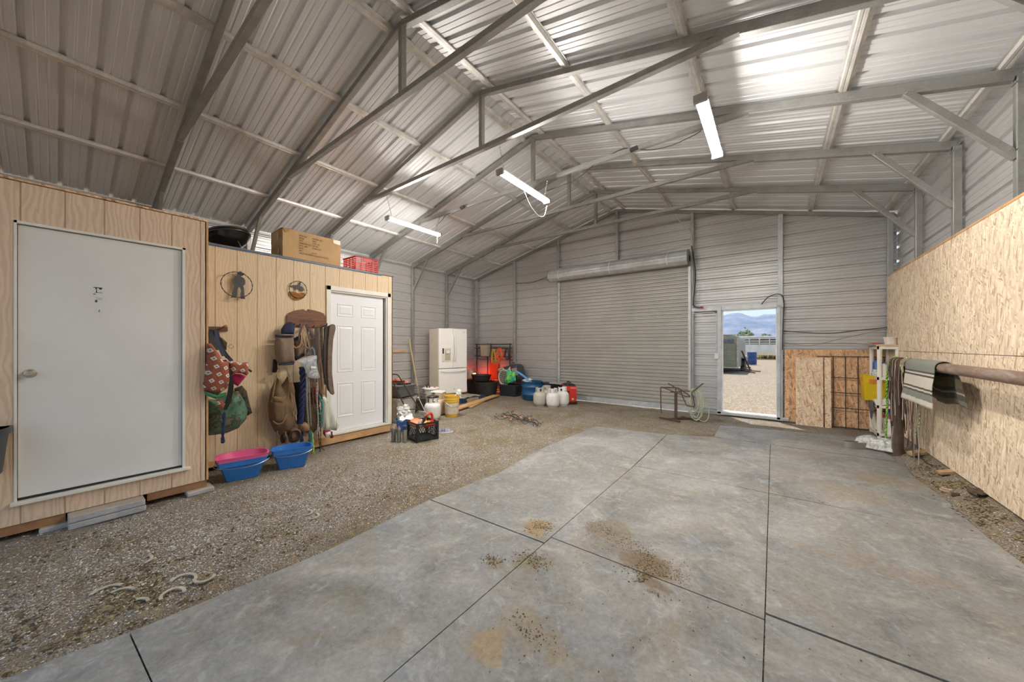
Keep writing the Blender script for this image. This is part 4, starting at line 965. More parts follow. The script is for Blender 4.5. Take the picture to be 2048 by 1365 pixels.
nt.links.new(ramp(nt,n.outputs[0],[(.4,(.80,.80,.74)),(.5,(.36,.40,.24)),(.56,(.72,.74,.62)),(.7,(.85,.85,.82))]),b.inputs['Base Color']); b.inputs['Roughness'].default_value=.3; b.inputs['Alpha'].default_value=.9; M['striped']=m
t=thing('plastic_bag','white and green striped plastic bag flaring out over the threshold','plastic bag',(-4.9,2.4,.5))
puffpart('film',[(2.218,0.726),(2.251,0.736),(2.291,0.669),(2.373,0.461),(2.443,0.294),(2.408,0.229),(2.318,0.261),(2.238,0.256),(2.205,0.351),(2.205,0.557)],-4.93,.06,M['striped'],t,seed=36,wr=.5,fold=.12)
t=thing('red_pouch','small red and white pouch with a dark red tassel under the striped bag','pouch',(-4.92,2.4,.25))
puffpart('pouch',[(2.224,0.272),(2.325,0.253),(2.346,0.200),(2.251,0.178),(2.224,0.224)],-4.93,.04,cloth('dark_red',(.30,.02,.03)),t,seed=37)
puffpart('white_end',[(2.237,0.240),(2.311,0.246),(2.311,0.204),(2.244,0.191)],-4.90,.03,M['white_pl'],t,seed=38)
mb=MB(); a=(-4.900,2.331,0.249); mb.lathe([(0,.09),(.006,.09),(.007,.05),(.016,.03),(.022,0),(0,0)],(a[0],a[1],a[2]-.10),10); ob('tassel',mb,cloth('maroon',(.12,.015,.03)),t,world=True)

# ------------------------------------------------------------------ feed pans
M['bluepan']=plain('blue_feed_plastic',(.035,.19,.56),.38,var=.12,scale=10); M['pinkpan']=plain('pink_feed_plastic',(.78,.12,.30),.38,var=.06,scale=6)
def dring(w,d,z,n=36,flat=.55):
    out=[]
    for k in range(n):
        a=2*PI*k/n; x=w*math.copysign(abs(math.cos(a))**.75,math.cos(a)); y=d*math.copysign(abs(math.sin(a))**.8,math.sin(a))
        if y<-d*flat: y=-d*flat
        out.append((x,y,z))
    return out
def feedpan(name,label,loc,rz,mat,s=1.0,h=.215,handle=True):
    t=thing(name,label,'feed pan',loc,rz)
    mb=MB(); R_=[(.60,0),(.62,.004),(.84,h*.70),(.86,h*.72),(.93,h*.74),(.955,h*.97),(1.0,h*.975),(1.0,h),(.92,h),(.905,h*.95),(.84,h*.74),(.60,.014)]
    mb.loft([dring(.255*q*s,.215*q*s,z) for q,z in R_]); ob('pan',mb,mat,t,smooth=50)
    if handle:
        mb=MB(); mb.tube(spline([(-.245*s,0,h*.9),(-.26*s,-.07,h*.80),(-.12*s,-.155*s,h*.70),(.1*s,-.16*s,h*.70),(.25*s,-.07,h*.82),(.245*s,0,h*.9)],6),.003,6); ob('wire_handle',mb,M['steel'],t)
    return t
feedpan('feed_pan','blue feed pan on the gravel under the pink pan',(-4.60,1.235,.0),R(78),M['bluepan'],.90)
feedpan('feed_pan','pink feed pan stacked inside a blue one',(-4.60,1.235,.085),R(78),M['pinkpan'],.93,.17,False)
feedpan('feed_pan','blue feed pan standing alone by the hanging ropes',(-4.55,1.70,.0),R(72),M['bluepan'],.84,.235)
# hung bucket at the left edge
t=thing('hanging_bucket','dark grey flat-back bucket hung on the near shed, cut by the left edge','bucket',(-4.46,-.37,.5))
mb=MB(); h=.33
def br(q,z): return [( .02+ (0 if abs(a)>1.5708 else .0)+ .26*q*max(0,math.cos(a))**.8, .17*q*math.sin(a), z) for a in [ -PI/2+PI*k/20 for k in range(21)]]
mb.loft([br(.78,0),br(.80,.004),br(.95,h*.85),br(1.03,h*.86),br(1.06,h),br(.99,h),br(.92,h*.86),br(.75,.02)])
ob('bucket',mb,plain('dark_grey_rubber',(.05,.058,.07),.5,var=.25),t,smooth=50); t.location=(-4.475,-.36,.52)
mb=MB(); mb.box((.012,0,h-.02),(.02,.06,.08)); ob('hook_plate',mb,M['steel'],t)

# ------------------------------------------------------------------ on top of the far shed
ZT=2.602
t=thing('fire_bowl','wide black enamel kettle bowl with lid lying tilted on the far shed roof','grill',(-5.36,1.29,ZT))
Mx=Matrix.Translation((0,0,.175))@Matrix.Rotation(R(-11),4,'Y')@Matrix.Rotation(R(8),4,'X')
M['enamel']=plain('black_enamel',(.010,.010,.012),.18,var=.3)
mb=MB(); mb.lathe([(.05,-.135),(.11,-.125),(.17,-.09),(.205,-.045),(.222,0),(.228,.004),(.222,.008),(.20,-.03),(.10,-.11),(.0,-.12)],n=40,M=Mx); ob('bowl',mb,M['enamel'],t,smooth=60)
mb=MB(); mb.lathe([(.230,.010),(.236,.014),(.232,.02),(.20,.055),(.12,.085),(.04,.095),(.0,.096)],n=40,M=Mx); lid=ob('lid',mb,M['enamel'],t,smooth=60)
mb=MB(); mb.tube([Mx@Vector(p) for p in ((-.04,0,.093),(-.035,0,.115),(.035,0,.115),(.04,0,.093))],.007,6); ob('handle',mb,M['iron'],lid)
mb=MB(); mb.tube([Mx@Vector((.226*math.cos(2*PI*k/40),.226*math.sin(2*PI*k/40),.004)) for k in range(40)],.006,6,closed=True); ob('rim',mb,plain('worn_rim',(.10,.09,.07),.35,.5),t)
for a in (20,140,260):
    mb=MB(); p=Mx@Vector((.14*math.cos(R(a)),.14*math.sin(R(a)),-.10)); mb.tube([p,(p.x*1.45,p.y*1.45,.008)],.005,6); ob('leg',mb,M['steel'],t)
# cardboard box
def cardmat(name,col):
    m,nt,b=new(name); v=coords(nt); n=noise_n(nt,v,3,5,.65); n2=noise_n(nt,coords(nt,(1,90,1)),1,2)
    lo=tuple(c*.78 for c in col)
    nt.links.new(mix(nt,.2,ramp(nt,n.outputs[0],[(.3,lo),(.65,col)]),ramp(nt,n2.outputs[0],[(.35,lo),(.65,col)])),b.inputs['Base Color']); b.inputs['Roughness'].default_value=.85; return m
M['card']=cardmat('brown_cardboard',(.62,.40,.20)); M['card2']=cardmat('brown_cardboard_edge',(.52,.30,.12))
t=thing('cardboard_box','large worn cardboard carton with printed lines, lying on the far shed roof','box',(-5.14,2.19,ZT))
bw,bd,bh=.76,.40,.385
mb=MB(); e=.004
def wob(y,z): return .008*noise.noise(Vector((y*5,z*5,1)))
mb.grid(16,9,lambda u,v:(wob(u*bw,v*bh),-bw/2+u*bw,v*bh),e,(1,0,0)); mb.grid(8,9,lambda u,v:(-bd+u*bd,-bw/2+wob(u,v),v*bh*(1-.02*math.sin(u*3))),e,(0,-1,0)); mb.grid(8,9,lambda u,v:(-bd+u*bd,bw/2,v*bh),e,(0,1,0)); mb.grid(16,4,lambda u,v:(-bd,-bw/2+u*bw,v*bh),e,(-1,0,0)); mb.bb((-bd,-bw/2,0),(0,bw/2,.004))
ob('carton',mb,M['card'],t,smooth=0)
mb=MB(); mb.grid(12,4,lambda u,v:(-v*bd*.5,-bw/2+u*bw,bh+.002+.012*math.sin(v*3)*math.sin(u*7+1)),e); mb.grid(12,4,lambda u,v:(-bd+v*bd*.49,-bw/2+u*bw,bh+.004+.02*math.sin(v*2.5)*(u)),e); ob('top_flaps',mb,M['card'],t,smooth=0)
mb=MB(); mb.prism([(0,0),(.10,.01),(.09,-.10),(.05,-.08),(.02,-.11)],(-.02,-bw/2-.006,bh-.01),(-1,0,0),(0,0,1),.004); mb.prism([(0,0),(.08,.012),(.075,-.03),(.03,-.05)],(.006,-bw/2+.0,bh-.005),(0,1,0),(0,0,1),.003); ob('torn_flap',mb,M['card2'],t,smooth=0)
mb=MB(); mb.prism([(0,0),(.10,0),(.10,-.06),(.0,-.05)],(.008,bw/2-.11,bh-.005),(0,1,0),(0,0,1),.001); ob('tape',mb,plain('packing_tape',(.66,.46,.28),.3),t,smooth=0)
mb=MB(); mb.box((-.13,-bw/2-.006,.09),(.05,.001,.08)); mb.box((-.16,-bw/2-.006,.29),(.03,.001,.10)); ob('shipping_label',mb,plain('label_paper',(.66,.62,.52),.6),t,smooth=0)
M['ink']=plain('brown_ink',(.26,.13,.06),.8)
Mt=Matrix.Translation((.0095,-.185,0))@Matrix(((0,0,1,0),(1,0,0,0),(0,1,0,0),(0,0,0,1)))
for i,(a,b_) in enumerate((('BUY NO.','MODEL 163'),('SKU#','3017'),('QTY:','1 PC / N.'),('CARTON NO.:','OF 101'),('G.W. ON','27.06 KGS'),('N.W.:',''),('UPC:','4 1/2'),('MADE IN CHINA','46.5X35.5X52CM'))):
    z=.318-.0335*i
    lettering('printed_line',a,.030,M['ink'],t,Mt@Matrix.Translation((0,z,0)),sx=.85)
    if b_: lettering('printed_line',b_,.030,M['ink'],t,Mt@Matrix.Translation((.17 if i<7 else .20,z-.004,0)),sx=.85)
# red slatted crate
t=thing('red_crate','red plastic slatted crate on the far end of the shed roof','crate',(-5.30,2.98,ZT))
M['redpl']=plain('red_crate_plastic',(.55,.035,.03),.45,var=.1)
def crate_walls(w,d,h,slats,posts,th=.006):
    mb=MB()
    for sx in (-1,1):
        for z in slats: mb.box((sx*w/2,0,z[0]),(th,d,z[1]))
        for k in range(posts+1): mb.box((sx*w/2,-d/2+d*k/posts,h/2),(th*1.6,.012,h))
    for sy in (-1,1):
        for z in slats: mb.box((0,sy*d/2,z[0]),(w,th,z[1]))
        for k in range(posts+1): mb.box((-w/2+w*k/posts,sy*d/2,h/2),(.012,th*1.6,h))
    mb.box((0,0,.005),(w,d,.008)); return mb
ob('body',crate_walls(.36,.37,.215,[(.205,.018),(.175,.014),(.15,.01),(.12,.012),(.09,.010),(.06,.012),(.03,.02)],4),M['redpl'],t,smooth=0)
mb=MB(); 
for sx in (-1,1): mb.box((sx*.186,0,.212),(.022,.39,.008))
for sy in (-1,1): mb.box((0,sy*.19,.212),(.39,.022,.008))
ob('rim',mb,M['redpl'],t,smooth=0)
mb=MB(); mb.box((.184,0,.178),(.006,.14,.05)); ob('handle_plate',mb,M['redpl'],t,smooth=0)
mb=MB(); mb.bb((-6.3,1.0,ZT),(-6.0,2.9,ZT+.06)); one('foam_board',mb,plain('offwhite_board',(.62,.60,.53),.7),'off-white board lying at the back of the far shed roof, behind the carton','board',smooth=0)

# ------------------------------------------------------------------ clutter beyond the shed
def frustum(r0,r1,h,th=.004,n=28,lip=.006):
    return [(0,0),(r0,0),(r1,h),(r1+lip,h),(r1+lip,h-.012),(r1+lip+.002,h-.012),(r1+lip+.002,h+.003),(r1-th,h+.003),(r0-th,th),(0,th)]
def crumple(name,c,r,sc,mat,parent,seed,rough=1.3):
    mb=MB(); mb.sphere(c,r,18,12,sc,rough,seed); return ob(name,mb,mat,parent,smooth=25)
# spray cans
for i,(x,y,lab,cm,capc) in enumerate(((-4.53,3.06,'grey spray can with a yellowish worn top, leftmost of three','capy',(.45,.40,.20)),(-4.44,3.09,'grey spray can with a pink nozzle, middle of three','capp',(.60,.15,.25)),(-4.38,3.15,'spray can with a dark blue cap, rightmost of three','capb',(.03,.06,.13)))):
    t=thing('spray_can',lab,'spray can',(x,y,0),group=None)
    mb=MB(); mb.lathe([(0,0),(.030,0),(.033,.004),(.033,.185),(.031,.192),(.022,.205),(.0,.207)],n=20); ob('can',mb,plain('grey_can_'+cm,(.22,.22,.20) if i<2 else (.33,.32,.27),.4,.5),t)
    mb=MB()
    if i<2: mb.lathe([(.018,.205),(.017,.218),(.008,.222),(.007,.240),(0,.241)],n=14)
    else: mb.lathe([(.034,.185),(.034,.235),(.030,.240),(0,.240)],n=20)
    ob('cap',mb,plain(cm,capc,.5),t)
# blue bucket with crumpled bags
t=thing('bucket','small blue bucket full of white crumpled bags by the shed corner','bucket',(-4.98,3.56,0))
mb=MB(); mb.lathe(frustum(.095,.135,.19),n=30); ob('bucket',mb,M['bluepan'],t)
t=thing('crumpled_bag','white crumpled plastic bags stuffed in the blue bucket','plastic bag',(-4.98,3.56,.15))
crumple('bags',(0,0,.10),.11,(1,1,.9),M['white_pl'],t,4); crumple('bag_top',(.0,.03,.20),.065,(1,1,1.1),M['white_pl'],t,9)
# milk crate
t=thing('milk_crate','black lattice milk crate on the gravel holding orange things','crate',(-4.325,3.43,0),R(-12))
M['blkpl']=plain('black_crate_plastic',(.018,.019,.021),.4)
mb=MB(); w,d,h=.36,.34,.275
for sx in (-1,1):
    for z,hh in ((.262,.026),(.225,.014),(.02,.04)): mb.box((sx*w/2,0,z),(.012,d,hh))
    for k in range(7):
        a=-d/2+.05+k*(d-.1)/6
        mb.bar((sx*w/2,a-.05 if a-.05>-d/2 else -d/2,.04),(sx*w/2,min(d/2,a+.05),.20),.007,.006); mb.bar((sx*w/2,min(d/2,a+.05),.04),(sx*w/2,max(-d/2,a-.05),.20),.007,.006)
for sy in (-1,1):
    for z,hh in ((.262,.026),(.225,.014),(.02,.04)): mb.box((0,sy*d/2,z),(w,.012,hh))
    for k in range(7):
        a=-w/2+.05+k*(w-.1)/6
        mb.bar((max(-w/2,a-.05),sy*d/2,.04),(min(w/2,a+.05),sy*d/2,.20),.007,.006); mb.bar((min(w/2,a+.05),sy*d/2,.04),(max(-w/2,a-.05),sy*d/2,.20),.007,.006)
for sx in (-1,1):
    for sy in (-1,1): mb.box((sx*(w/2-.01),sy*(d/2-.01),h/2),(.036,.036,h))
mb.box((0,0,.012),(w,d,.012)); ob('crate',mb,M['blkpl'],t,smooth=0)
M['orange']=plain('orange_plastic',(.80,.16,.02),.4,var=.08); M['redor']=plain('red_orange_plastic',(.68,.06,.02),.4,var=.08)
t=thing('orange_disc','orange plastic disc leaning in the left of the milk crate','disc',(-4.40,3.36,.26))
mb=MB(); mb.lathe([(0,.012),(.05,.014),(.085,.006),(.095,-.012),(.09,-.012),(.08,0),(0,.004)],n=28,M=Matrix.Rotation(R(20),4,'Y')@Matrix.Rotation(R(14),4,'X')); ob('disc',mb,M['orange'],t)
t=thing('power_saw','red and orange handled power saw sticking out of the milk crate','power tool',(-4.26,3.50,.2))
mb=MB(); mb.tube(spline([(0,-.05,0),(-.01,-.06,.12),(0,-.02,.17),(0,.05,.17),(0,.07,.10),(0,.055,.0)],5),.020,8); ob('handle',mb,M['redor'],t)
mb=MB(); mb.box((0,.0,.02),(.07,.18,.10)); ob('housing',mb,M['redor'],t,bevel=.02)
mb=MB(); mb.tube(spline([(.0,-.10,.02),(.0,-.09,.10),(0,-.03,.16)],5),.016,8); ob('guard',mb,M['blkpl'],t)
t=thing('small_tool','yellow and orange small tool lying in the milk crate','tool',(-4.22,3.42,.24))
mb=MB(); mb.tube([(0,-.06,0),(0,0,.03),(0,.06,.02)],[.012,.022,.015],10); ob('body',mb,plain('yellow_tool',(.80,.50,.05),.4),t)
t=thing('plastic_jar','whitish jar wedged in the middle of the milk crate','jar',(-4.33,3.38,.2))
mb=MB(); mb.lathe([(0,0),(.035,0),(.038,.06),(.02,.10),(.0,.11)],n=16,M=Matrix.Rotation(R(-20),4,'X')); ob('jar',mb,plain('pale_jar',(.6,.55,.48),.5),t)
# canvas shoe
def shoe(name,label,loc,rz,up,sole,roll=0):
    t=thing(name,label,'shoe',loc,rz)
    def outl(q,z,n=22):
        o=[]
        for k in range(n):
            a=2*PI*k/n; x=.135*math.cos(a); wdt=.046+.006*math.cos(a)-(.008*math.exp(-((x+.02)/.04)**2)); o.append((x*q,wdt*math.sin(a)*q,z))
        return o
    mb=MB(); mb.loft([outl(1,0),outl(1.03,.008),outl(1.0,.026)]); ob('sole',mb,sole,t,smooth=60)
    mb=MB(); rings=[]
    for q,z,cut in ((.98,.024,0),(.96,.040,0),(.86,.055,.01),(.74,.068,.03),(.70,.070,.045)):
        rings.append([(x-(cut if x>0 else 0)*1.3-(0 if x<0 else cut*.3),y,z*(1.0 if x<.03 else .82)) for x,y,_ in outl(q,z)])
    mb.loft(rings,True,False); mb.loft([[(x*.9,y*.85,z-.02) for x,y,z in rings[-1]],rings[-1]],True,False); ob('upper',mb,up,t,smooth=60)
    mb=MB()
    for k in range(4): mb.tube([(.015+.018*k,-.028,.060-.004*k),(.02+.018*k,0,.067-.004*k),(.015+.018*k,.028,.060-.004*k)],.0025,5)
    ob('laces',mb,M['white_pl'],t)
    return t
M['shoewhite']=plain('white_rubber_sole',(.82,.81,.80),.5)
shoe('canvas_shoe','white and navy canvas shoe alone on the gravel right of the milk crate',(-4.30,3.86,0),R(58),plain('navy_white_canvas',(.30,.33,.48),.8,var=.9,scale=26),M['shoewhite'])
# propane tanks
M['tankw']=None
def tankmat(name,col,rust=.3):
    m,nt,b=new(name); v=coords(nt,kind='Object'); n=noise_n(nt,v,5,6,.7); n2=noise_n(nt,v,22,4,.7)
    c=mix(nt,mathn(nt,'MULTIPLY',ramp(nt,n.outputs[0],[(.5,(0,0,0)),(.72,(1,1,1))]),rust),col,(.42,.27,.13))
    c=mix(nt,mathn(nt,'MULTIPLY',ramp(nt,n2.outputs[0],[(.55,(0,0,0)),(.7,(1,1,1))]),rust*.6),c,(.35,.3,.24))
    nt.links.new(c,b.inputs['Base Color']); b.inputs['Roughness'].default_value=.45; return m
M['tankw']=tankmat('white_tank_enamel',(.78,.77,.74),.35); M['tankg']=tankmat('dull_tank_enamel',(.50,.48,.42),.4); M['tankt']=tankmat('tan_tank_enamel',(.62,.50,.36),.5)
def tank(label,loc,rz,mat,group=None,cap=False,s=1.0):
    t=thing('propane_tank',label,'propane tank',loc,rz,group)
    mb=MB(); mb.lathe([(0,.012),(.105,.014),(.142,.038),(.156,.09),(.157,.24),(.148,.285),(.115,.325),(.05,.345),(0,.347)],n=32); ob('body',mb,mat,t,smooth=60)
    mb=MB(); mb.lathe([(.112,.0),(.117,.0),(.117,.022),(.112,.022),(.112,.0)],n=28); ob('foot_ring',mb,mat,t)
    mb=MB(); n=26
    for lo,hi in ((.315,.345),(.415,.44)):
        vs=[]
        a0,a1=R(-155),R(155)
        pts=[(.105*math.cos(a0+(a1-a0)*k/n),.105*math.sin(a0+(a1-a0)*k/n)) for k in range(n+1)]
        for k in range(n): mb.add([(pts[k][0],pts[k][1],lo),(pts[k+1][0],pts[k+1][1],lo),(pts[k+1][0],pts[k+1][1],hi),(pts[k][0],pts[k][1],hi)],[(0,1,2,3)]); mb.add([(pts[k][0]*.95,pts[k][1]*.95,lo),(pts[k+1][0]*.95,pts[k+1][1]*.95,lo),(pts[k+1][0]*.95,pts[k+1][1]*.95,hi),(pts[k][0]*.95,pts[k][1]*.95,hi)],[(0,1,2,3)])
    for k in range(n):
        if k%5 in (0,1,2):
            mb.add([(pts[k][0],pts[k][1],.345),(pts[k+1][0],pts[k+1][1],.345),(pts[k+1][0],pts[k+1][1],.415),(pts[k][0],pts[k][1],.415)],[(0,1,2,3)])
    ob('collar',mb,mat,t,smooth=50)
    mb=MB(); mb.cyl((0,0,.34),(0,0,.40),.018,.014,12); mb.cyl((0,0,.38),(.06,0,.38),.014,.016,12); ob('valve',mb,plain('brass_valve',(.42,.30,.12),.4,.8) if 'brassv' not in M else M['brassv'],t)
    mb=MB(); mb.cyl((0,0,.402),(0,0,.425),.028,.024,12); ob('hand_wheel',mb,M['blkpl'],t)
    if cap:
        mb=MB(); mb.lathe([(.108,.425),(.112,.445),(.09,.462),(.0,.464)],n=24); ob('dark_ring_cap',mb,M['blkpl'],t)
    return t
M['brassv']=plain('brass_valve',(.42,.30,.12),.4,.8)
tank('white propane tank with a dark ring on top, behind the milk crate',(-5.27,4.42,0),R(-40),M['tankw'],cap=True,s=1.1)
tank('tan propane tank half hidden between the milk crate tank and yellow bucket',(-5.54,4.78,0),R(10),M['tankt'])
tank('dull cream propane tank, leftmost of three by the red generator',(-4.435,6.97,0),R(-60),M['tankg'])
tank('dirty white propane tank, middle and foremost of three by the red generator',(-4.10,7.01,0),R(-50),M['tankw'])
tank('clean white propane tank, rightmost of three, touching the red generator',(-4.03,7.34,0),R(-30),plain('clean_tank_enamel',(.82,.83,.82),.4,var=.05))
tank('cream propane tank at the back, its collar showing over the others',(-4.50,7.38,0),R(30),M['tankg'])
# yellow bucket
t=thing('bucket','tall yellow bucket with a faded white label, near the fridge','bucket',(-5.20,4.86,0))
M['yelpl']=plain('yellow_bucket_plastic',(.78,.48,.06),.42,var=.08)
mb=MB(); mb.lathe([(0,0),(.128,0),(.13,.004),(.145,.30),(.147,.30),(.152,.302),(.152,.318),(.147,.32),(.149,.345),(.156,.347),(.156,.362),(.150,.364),(.152,.415),(.158,.417),(.158,.43),(.148,.43),(.145,.40),(.124,.01),(0,.01)],n=36); ob('bucket',mb,M['yelpl'],t,smooth=40)
mb=MB(); n=30; mb.grid(n,2,lambda u,v:((.1318+.0115*(.07+.21*v)/.30+.0012+ .0012)*math.cos(R(-150)+u*R(300)),(.1318+.0115*(.07+.21*v)/.30+.0024)*math.sin(R(-150)+u*R(300)),.065+.215*v)); ob('label',mb,plain('faded_bucket_label',(.66,.58,.46),.6,var=.15,scale=20),t)
mb=MB(); mb.tube([(.155*math.cos(R(a)),.155*math.sin(R(a)),.31-.10*math.sin(R(a+100))) for a in range(-95,86,12)],.003,6); ob('handle',mb,M['steel'],t)
t=thing('paper_bag','crumpled white bag sticking out of the yellow bucket','bag',(-5.13,4.97,.38))
crumple('bag',(0,0,.06),.06,(.8,.8,1.4),M['white_pl'],t,5)
# wire basket stack, bins and junk behind the shed corner
def wirebasket(label,loc,w,d,h,rz=0,nx=8,nz=6):
    t=thing('wire_basket',label,'wire basket',loc,rz); mb=MB(); r=.0022
    for sx in (-1,1):
        for k in range(nx+1): mb.tube([(sx*w/2,-d/2+d*k/nx,0),(sx*w/2,-d/2+d*k/nx,h)],r,4)
        for k in range(nz+1): mb.tube([(sx*w/2,-d/2,h*k/nz),(sx*w/2,d/2,h*k/nz)],r,4)
    for sy in (-1,1):
        for k in range(nx+1): mb.tube([(-w/2+w*k/nx,sy*d/2,0),(-w/2+w*k/nx,sy*d/2,h)],r,4)
        for k in range(nz+1): mb.tube([(-w/2,sy*d/2,h*k/nz),(w/2,sy*d/2,h*k/nz)],r,4)
    for k in range(nx+1): mb.tube([(-w/2+w*k/nx,-d/2,0),(-w/2+w*k/nx,d/2,0)],r,4)
    ob('mesh',mb,M['iron'],t)
    mb=MB(); mb.tube([(-w/2,-d/2,h),(w/2,-d/2,h),(w/2,d/2,h),(-w/2,d/2,h)],.005,6,closed=True); ob('rim',mb,M['iron'],t)
    return t
def bin_(name,label,loc,w,d,h,mat,rz=0,lid=None,tp=.88,cat='bin'):
    t=thing(name,label,cat,loc,rz); mb=MB()
    def rr(q,z,rad=.12,n=6):
        W2,D2=w/2*q,d/2*q; r_=min(W2,D2)*.25; o=[]
        for cx,cy,a0 in ((W2-r_,D2-r_,0),(-W2+r_,D2-r_,90),(-W2+r_,-D2+r_,180),(W2-r_,-D2+r_,270)):
            for k in range(n): a=R(a0+90*k/(n-1)); o.append((cx+r_*math.cos(a),cy+r_*math.sin(a),z))
        return o
    mb.loft([rr(tp,0),rr(.985,h*.9),rr(1.03,h*.9),rr(1.04,h),rr(.97,h),rr(.96,h*.9),rr(tp*.97,.01)]); ob('tub',mb,mat,t,smooth=50)
    if lid:
        mb=MB(); mb.loft([rr(1.05,h),rr(1.06,h+.012),rr(.96,h+.025),rr(.9,h+.022)]); ob('lid',mb,lid,t,smooth=50)
    return t
M['totegrey']=plain('grey_tote',(.10,.11,.12),.5); M['bintrans']=plain('cloudy_bin',(.42,.40,.36),.4,var=.3,scale=12); M['drumblk']=plain('black_tub',(.028,.028,.027),.5,var=.3)
bin_('storage_bin','tall cloudy grey bin in shade right beside the far shed corner',(-5.72,4.02,0),.42,.46,.45,M['bintrans'],R(5))
bin_('storage_tote','dark grey tote standing on the cloudy bin by the shed corner',(-5.78,4.06,.46),.40,.44,.20,M['totegrey'],R(5),M['totegrey'])
bin_('storage_tote','black tote low behind the hand truck, near the wire baskets',(-6.22,4.74,0),.36,.32,.25,M['drumblk'],R(15))
bin_('storage_bin','cloudy bin supporting the orange bowl behind the wire basket',(-6.70,4.62,0),.42,.40,.50,M['bintrans'],R(0),M['totegrey'])
wirebasket('black wire basket with odds and ends, left one behind the hand truck',(-5.84,4.49,.0),.28,.28,.42,R(20))
wirebasket('grey wire basket, right one behind the hand truck',(-6.22,4.74,.26),.28,.26,.27,R(10),7,5)
t=thing('orange_bowl','orange bowl with a green handled tool on top of the pile by the shed','bowl',(-6.70,4.60,.53))
mb=MB(); mb.lathe([(0,0),(.10,0),(.165,.10),(.17,.105),(.16,.105),(.095,.01),(0,.01)],n=26); ob('bowl',mb,M['redor'],t)
t=thing('hand_rake','green handled garden tool lying over the orange bowl','garden tool',(-6.70,4.60,.65))
mb=MB(); mb.tube(spline([(-.12,-.10,.0),(-.02,-.02,.035),(.05,.06,.03),(.10,.12,.0)],4),.014,8); ob('handle',mb,plain('green_plastic',(.03,.30,.08),.4),t)
mb=MB(); mb.tube(spline([(-.02,-.13,.0),(.04,-.03,.03),(.12,.03,.0)],4),.010,8); ob('fork',mb,plain('green_plastic_b',(.04,.34,.10),.4),t)
def trainer(label,loc,rz):
    return shoe('work_shoe',label,loc,rz,plain('pink_black_mesh_'+str(len(bpy.data.materials)),(.45,.13,.10),.8,var=1.0,scale=30),M['blkpl'])
trainer('black and pink work shoe, upper one on the grey tote by the shed',(-5.72,3.95,.74),R(40)); trainer('black and pink work shoe, lower one on the grey tote by the shed',(-5.66,4.05,.69),R(70))
t=thing('bucket','white paint bucket with tool handles and a red-topped rim, behind the wire baskets','bucket',(-6.2,5.15,0))
mb=MB(); mb.lathe(frustum(.15,.18,.46,lip=.010),n=30); ob('bucket',mb,plain('cloudy_white_plastic',(.62,.62,.58),.45),t)
mb=MB(); mb.lathe([(0,.463),(.188,.463),(.192,.47),(.188,.478),(.0,.48)],n=30); ob('lid',mb,M['white_pl'],t)
for dx,dy,c_ in ((-.05,-.06,'blkpl'),(-.02,-.02,'brownlea'),(.06,.05,'redor'),(.02,.09,'redor')):
    mb=MB(); mb.cyl((dx,dy,.478),(dx*1.2,dy*1.2,.53 if c_!='redor' else .495),.018,.014,8)
    one('tool_handle',mb,M[c_],{('blkpl'):'black tool handle standing on the white paint bucket','brownlea':'brown tool handle standing on the white paint bucket','redor':'red cap on the lid of the white paint bucket, '+('nearer' if dy<.07 else 'farther')+' one'}[c_],'tool').location=(-6.2,5.15,0)
t=thing('cutting_board','off-white board resting on the white paint bucket by the fridge','board',(-5.85,5.02,.43))
mb=MB(); mb.lathe(frustum(.13,.15,.40),n=24); t2=thing('bucket','beige bucket with a white lid between paint bucket and fridge','bucket',(-5.86,5.10,0)); ob('bucket',mb,M['tankt'],t2)
mb=MB(); mb.box((0,0,.0),(.26,.36,.02),rot=(0,.08,R(30))); ob('board',mb,M['white_pl'],t,bevel=.004); t.location=(-5.88,5.10,.42)
# hand truck leaning on the shed corner
t=thing('hand_truck','rusty two-rail hand truck leaning back against the far shed corner','hand truck',(-5.2,3.9,0))
def L3(a,b_,f_): return tuple(a[i]+(b_[i]-a[i])*f_ for i in range(3))
top1=(-5.03,3.50,.90); top2=(-5.06,3.50,.745); bot1=(-5.18,4.10,.01); bot2=(-5.42,3.86,.01)
A1=(-5.00,3.47,.93); B1=(-5.10,4.16,.02); A2=(-5.22,3.48,.86); B2=(-5.36,4.02,.02)
mb=MB(); mb.tube([A1,L3(A1,B1,.3),B1],.011,8); ob('rail',mb,M['rust'],t,world=True)
mb=MB(); mb.tube([A2,L3(A2,B2,.3),B2],.011,8); ob('rail',mb,M['rust'],t,world=True)
for f_ in (.12,.45,.7): 
    mb=MB(); mb.tube([L3(A1,B1,f_),L3(A2,B2,f_)],.008,6); ob('crossbar',mb,M['rust'],t,world=True)
mb=MB(); mb.tube(spline([A1,(-5.02,3.45,.95),(-5.15,3.44,.94),A2],5),.011,8); ob('handle',mb,M['rust'],t,world=True)
mb=MB(); mb.add([L3(A1,B1,.98),L3(A2,B2,.98),(-5.1,3.95,.03),(-4.95,4.05,.03)],[(0,1,2,3),(3,2,1,0)]); ob('toe_plate',mb,M['rust'],t,smooth=0,world=True)
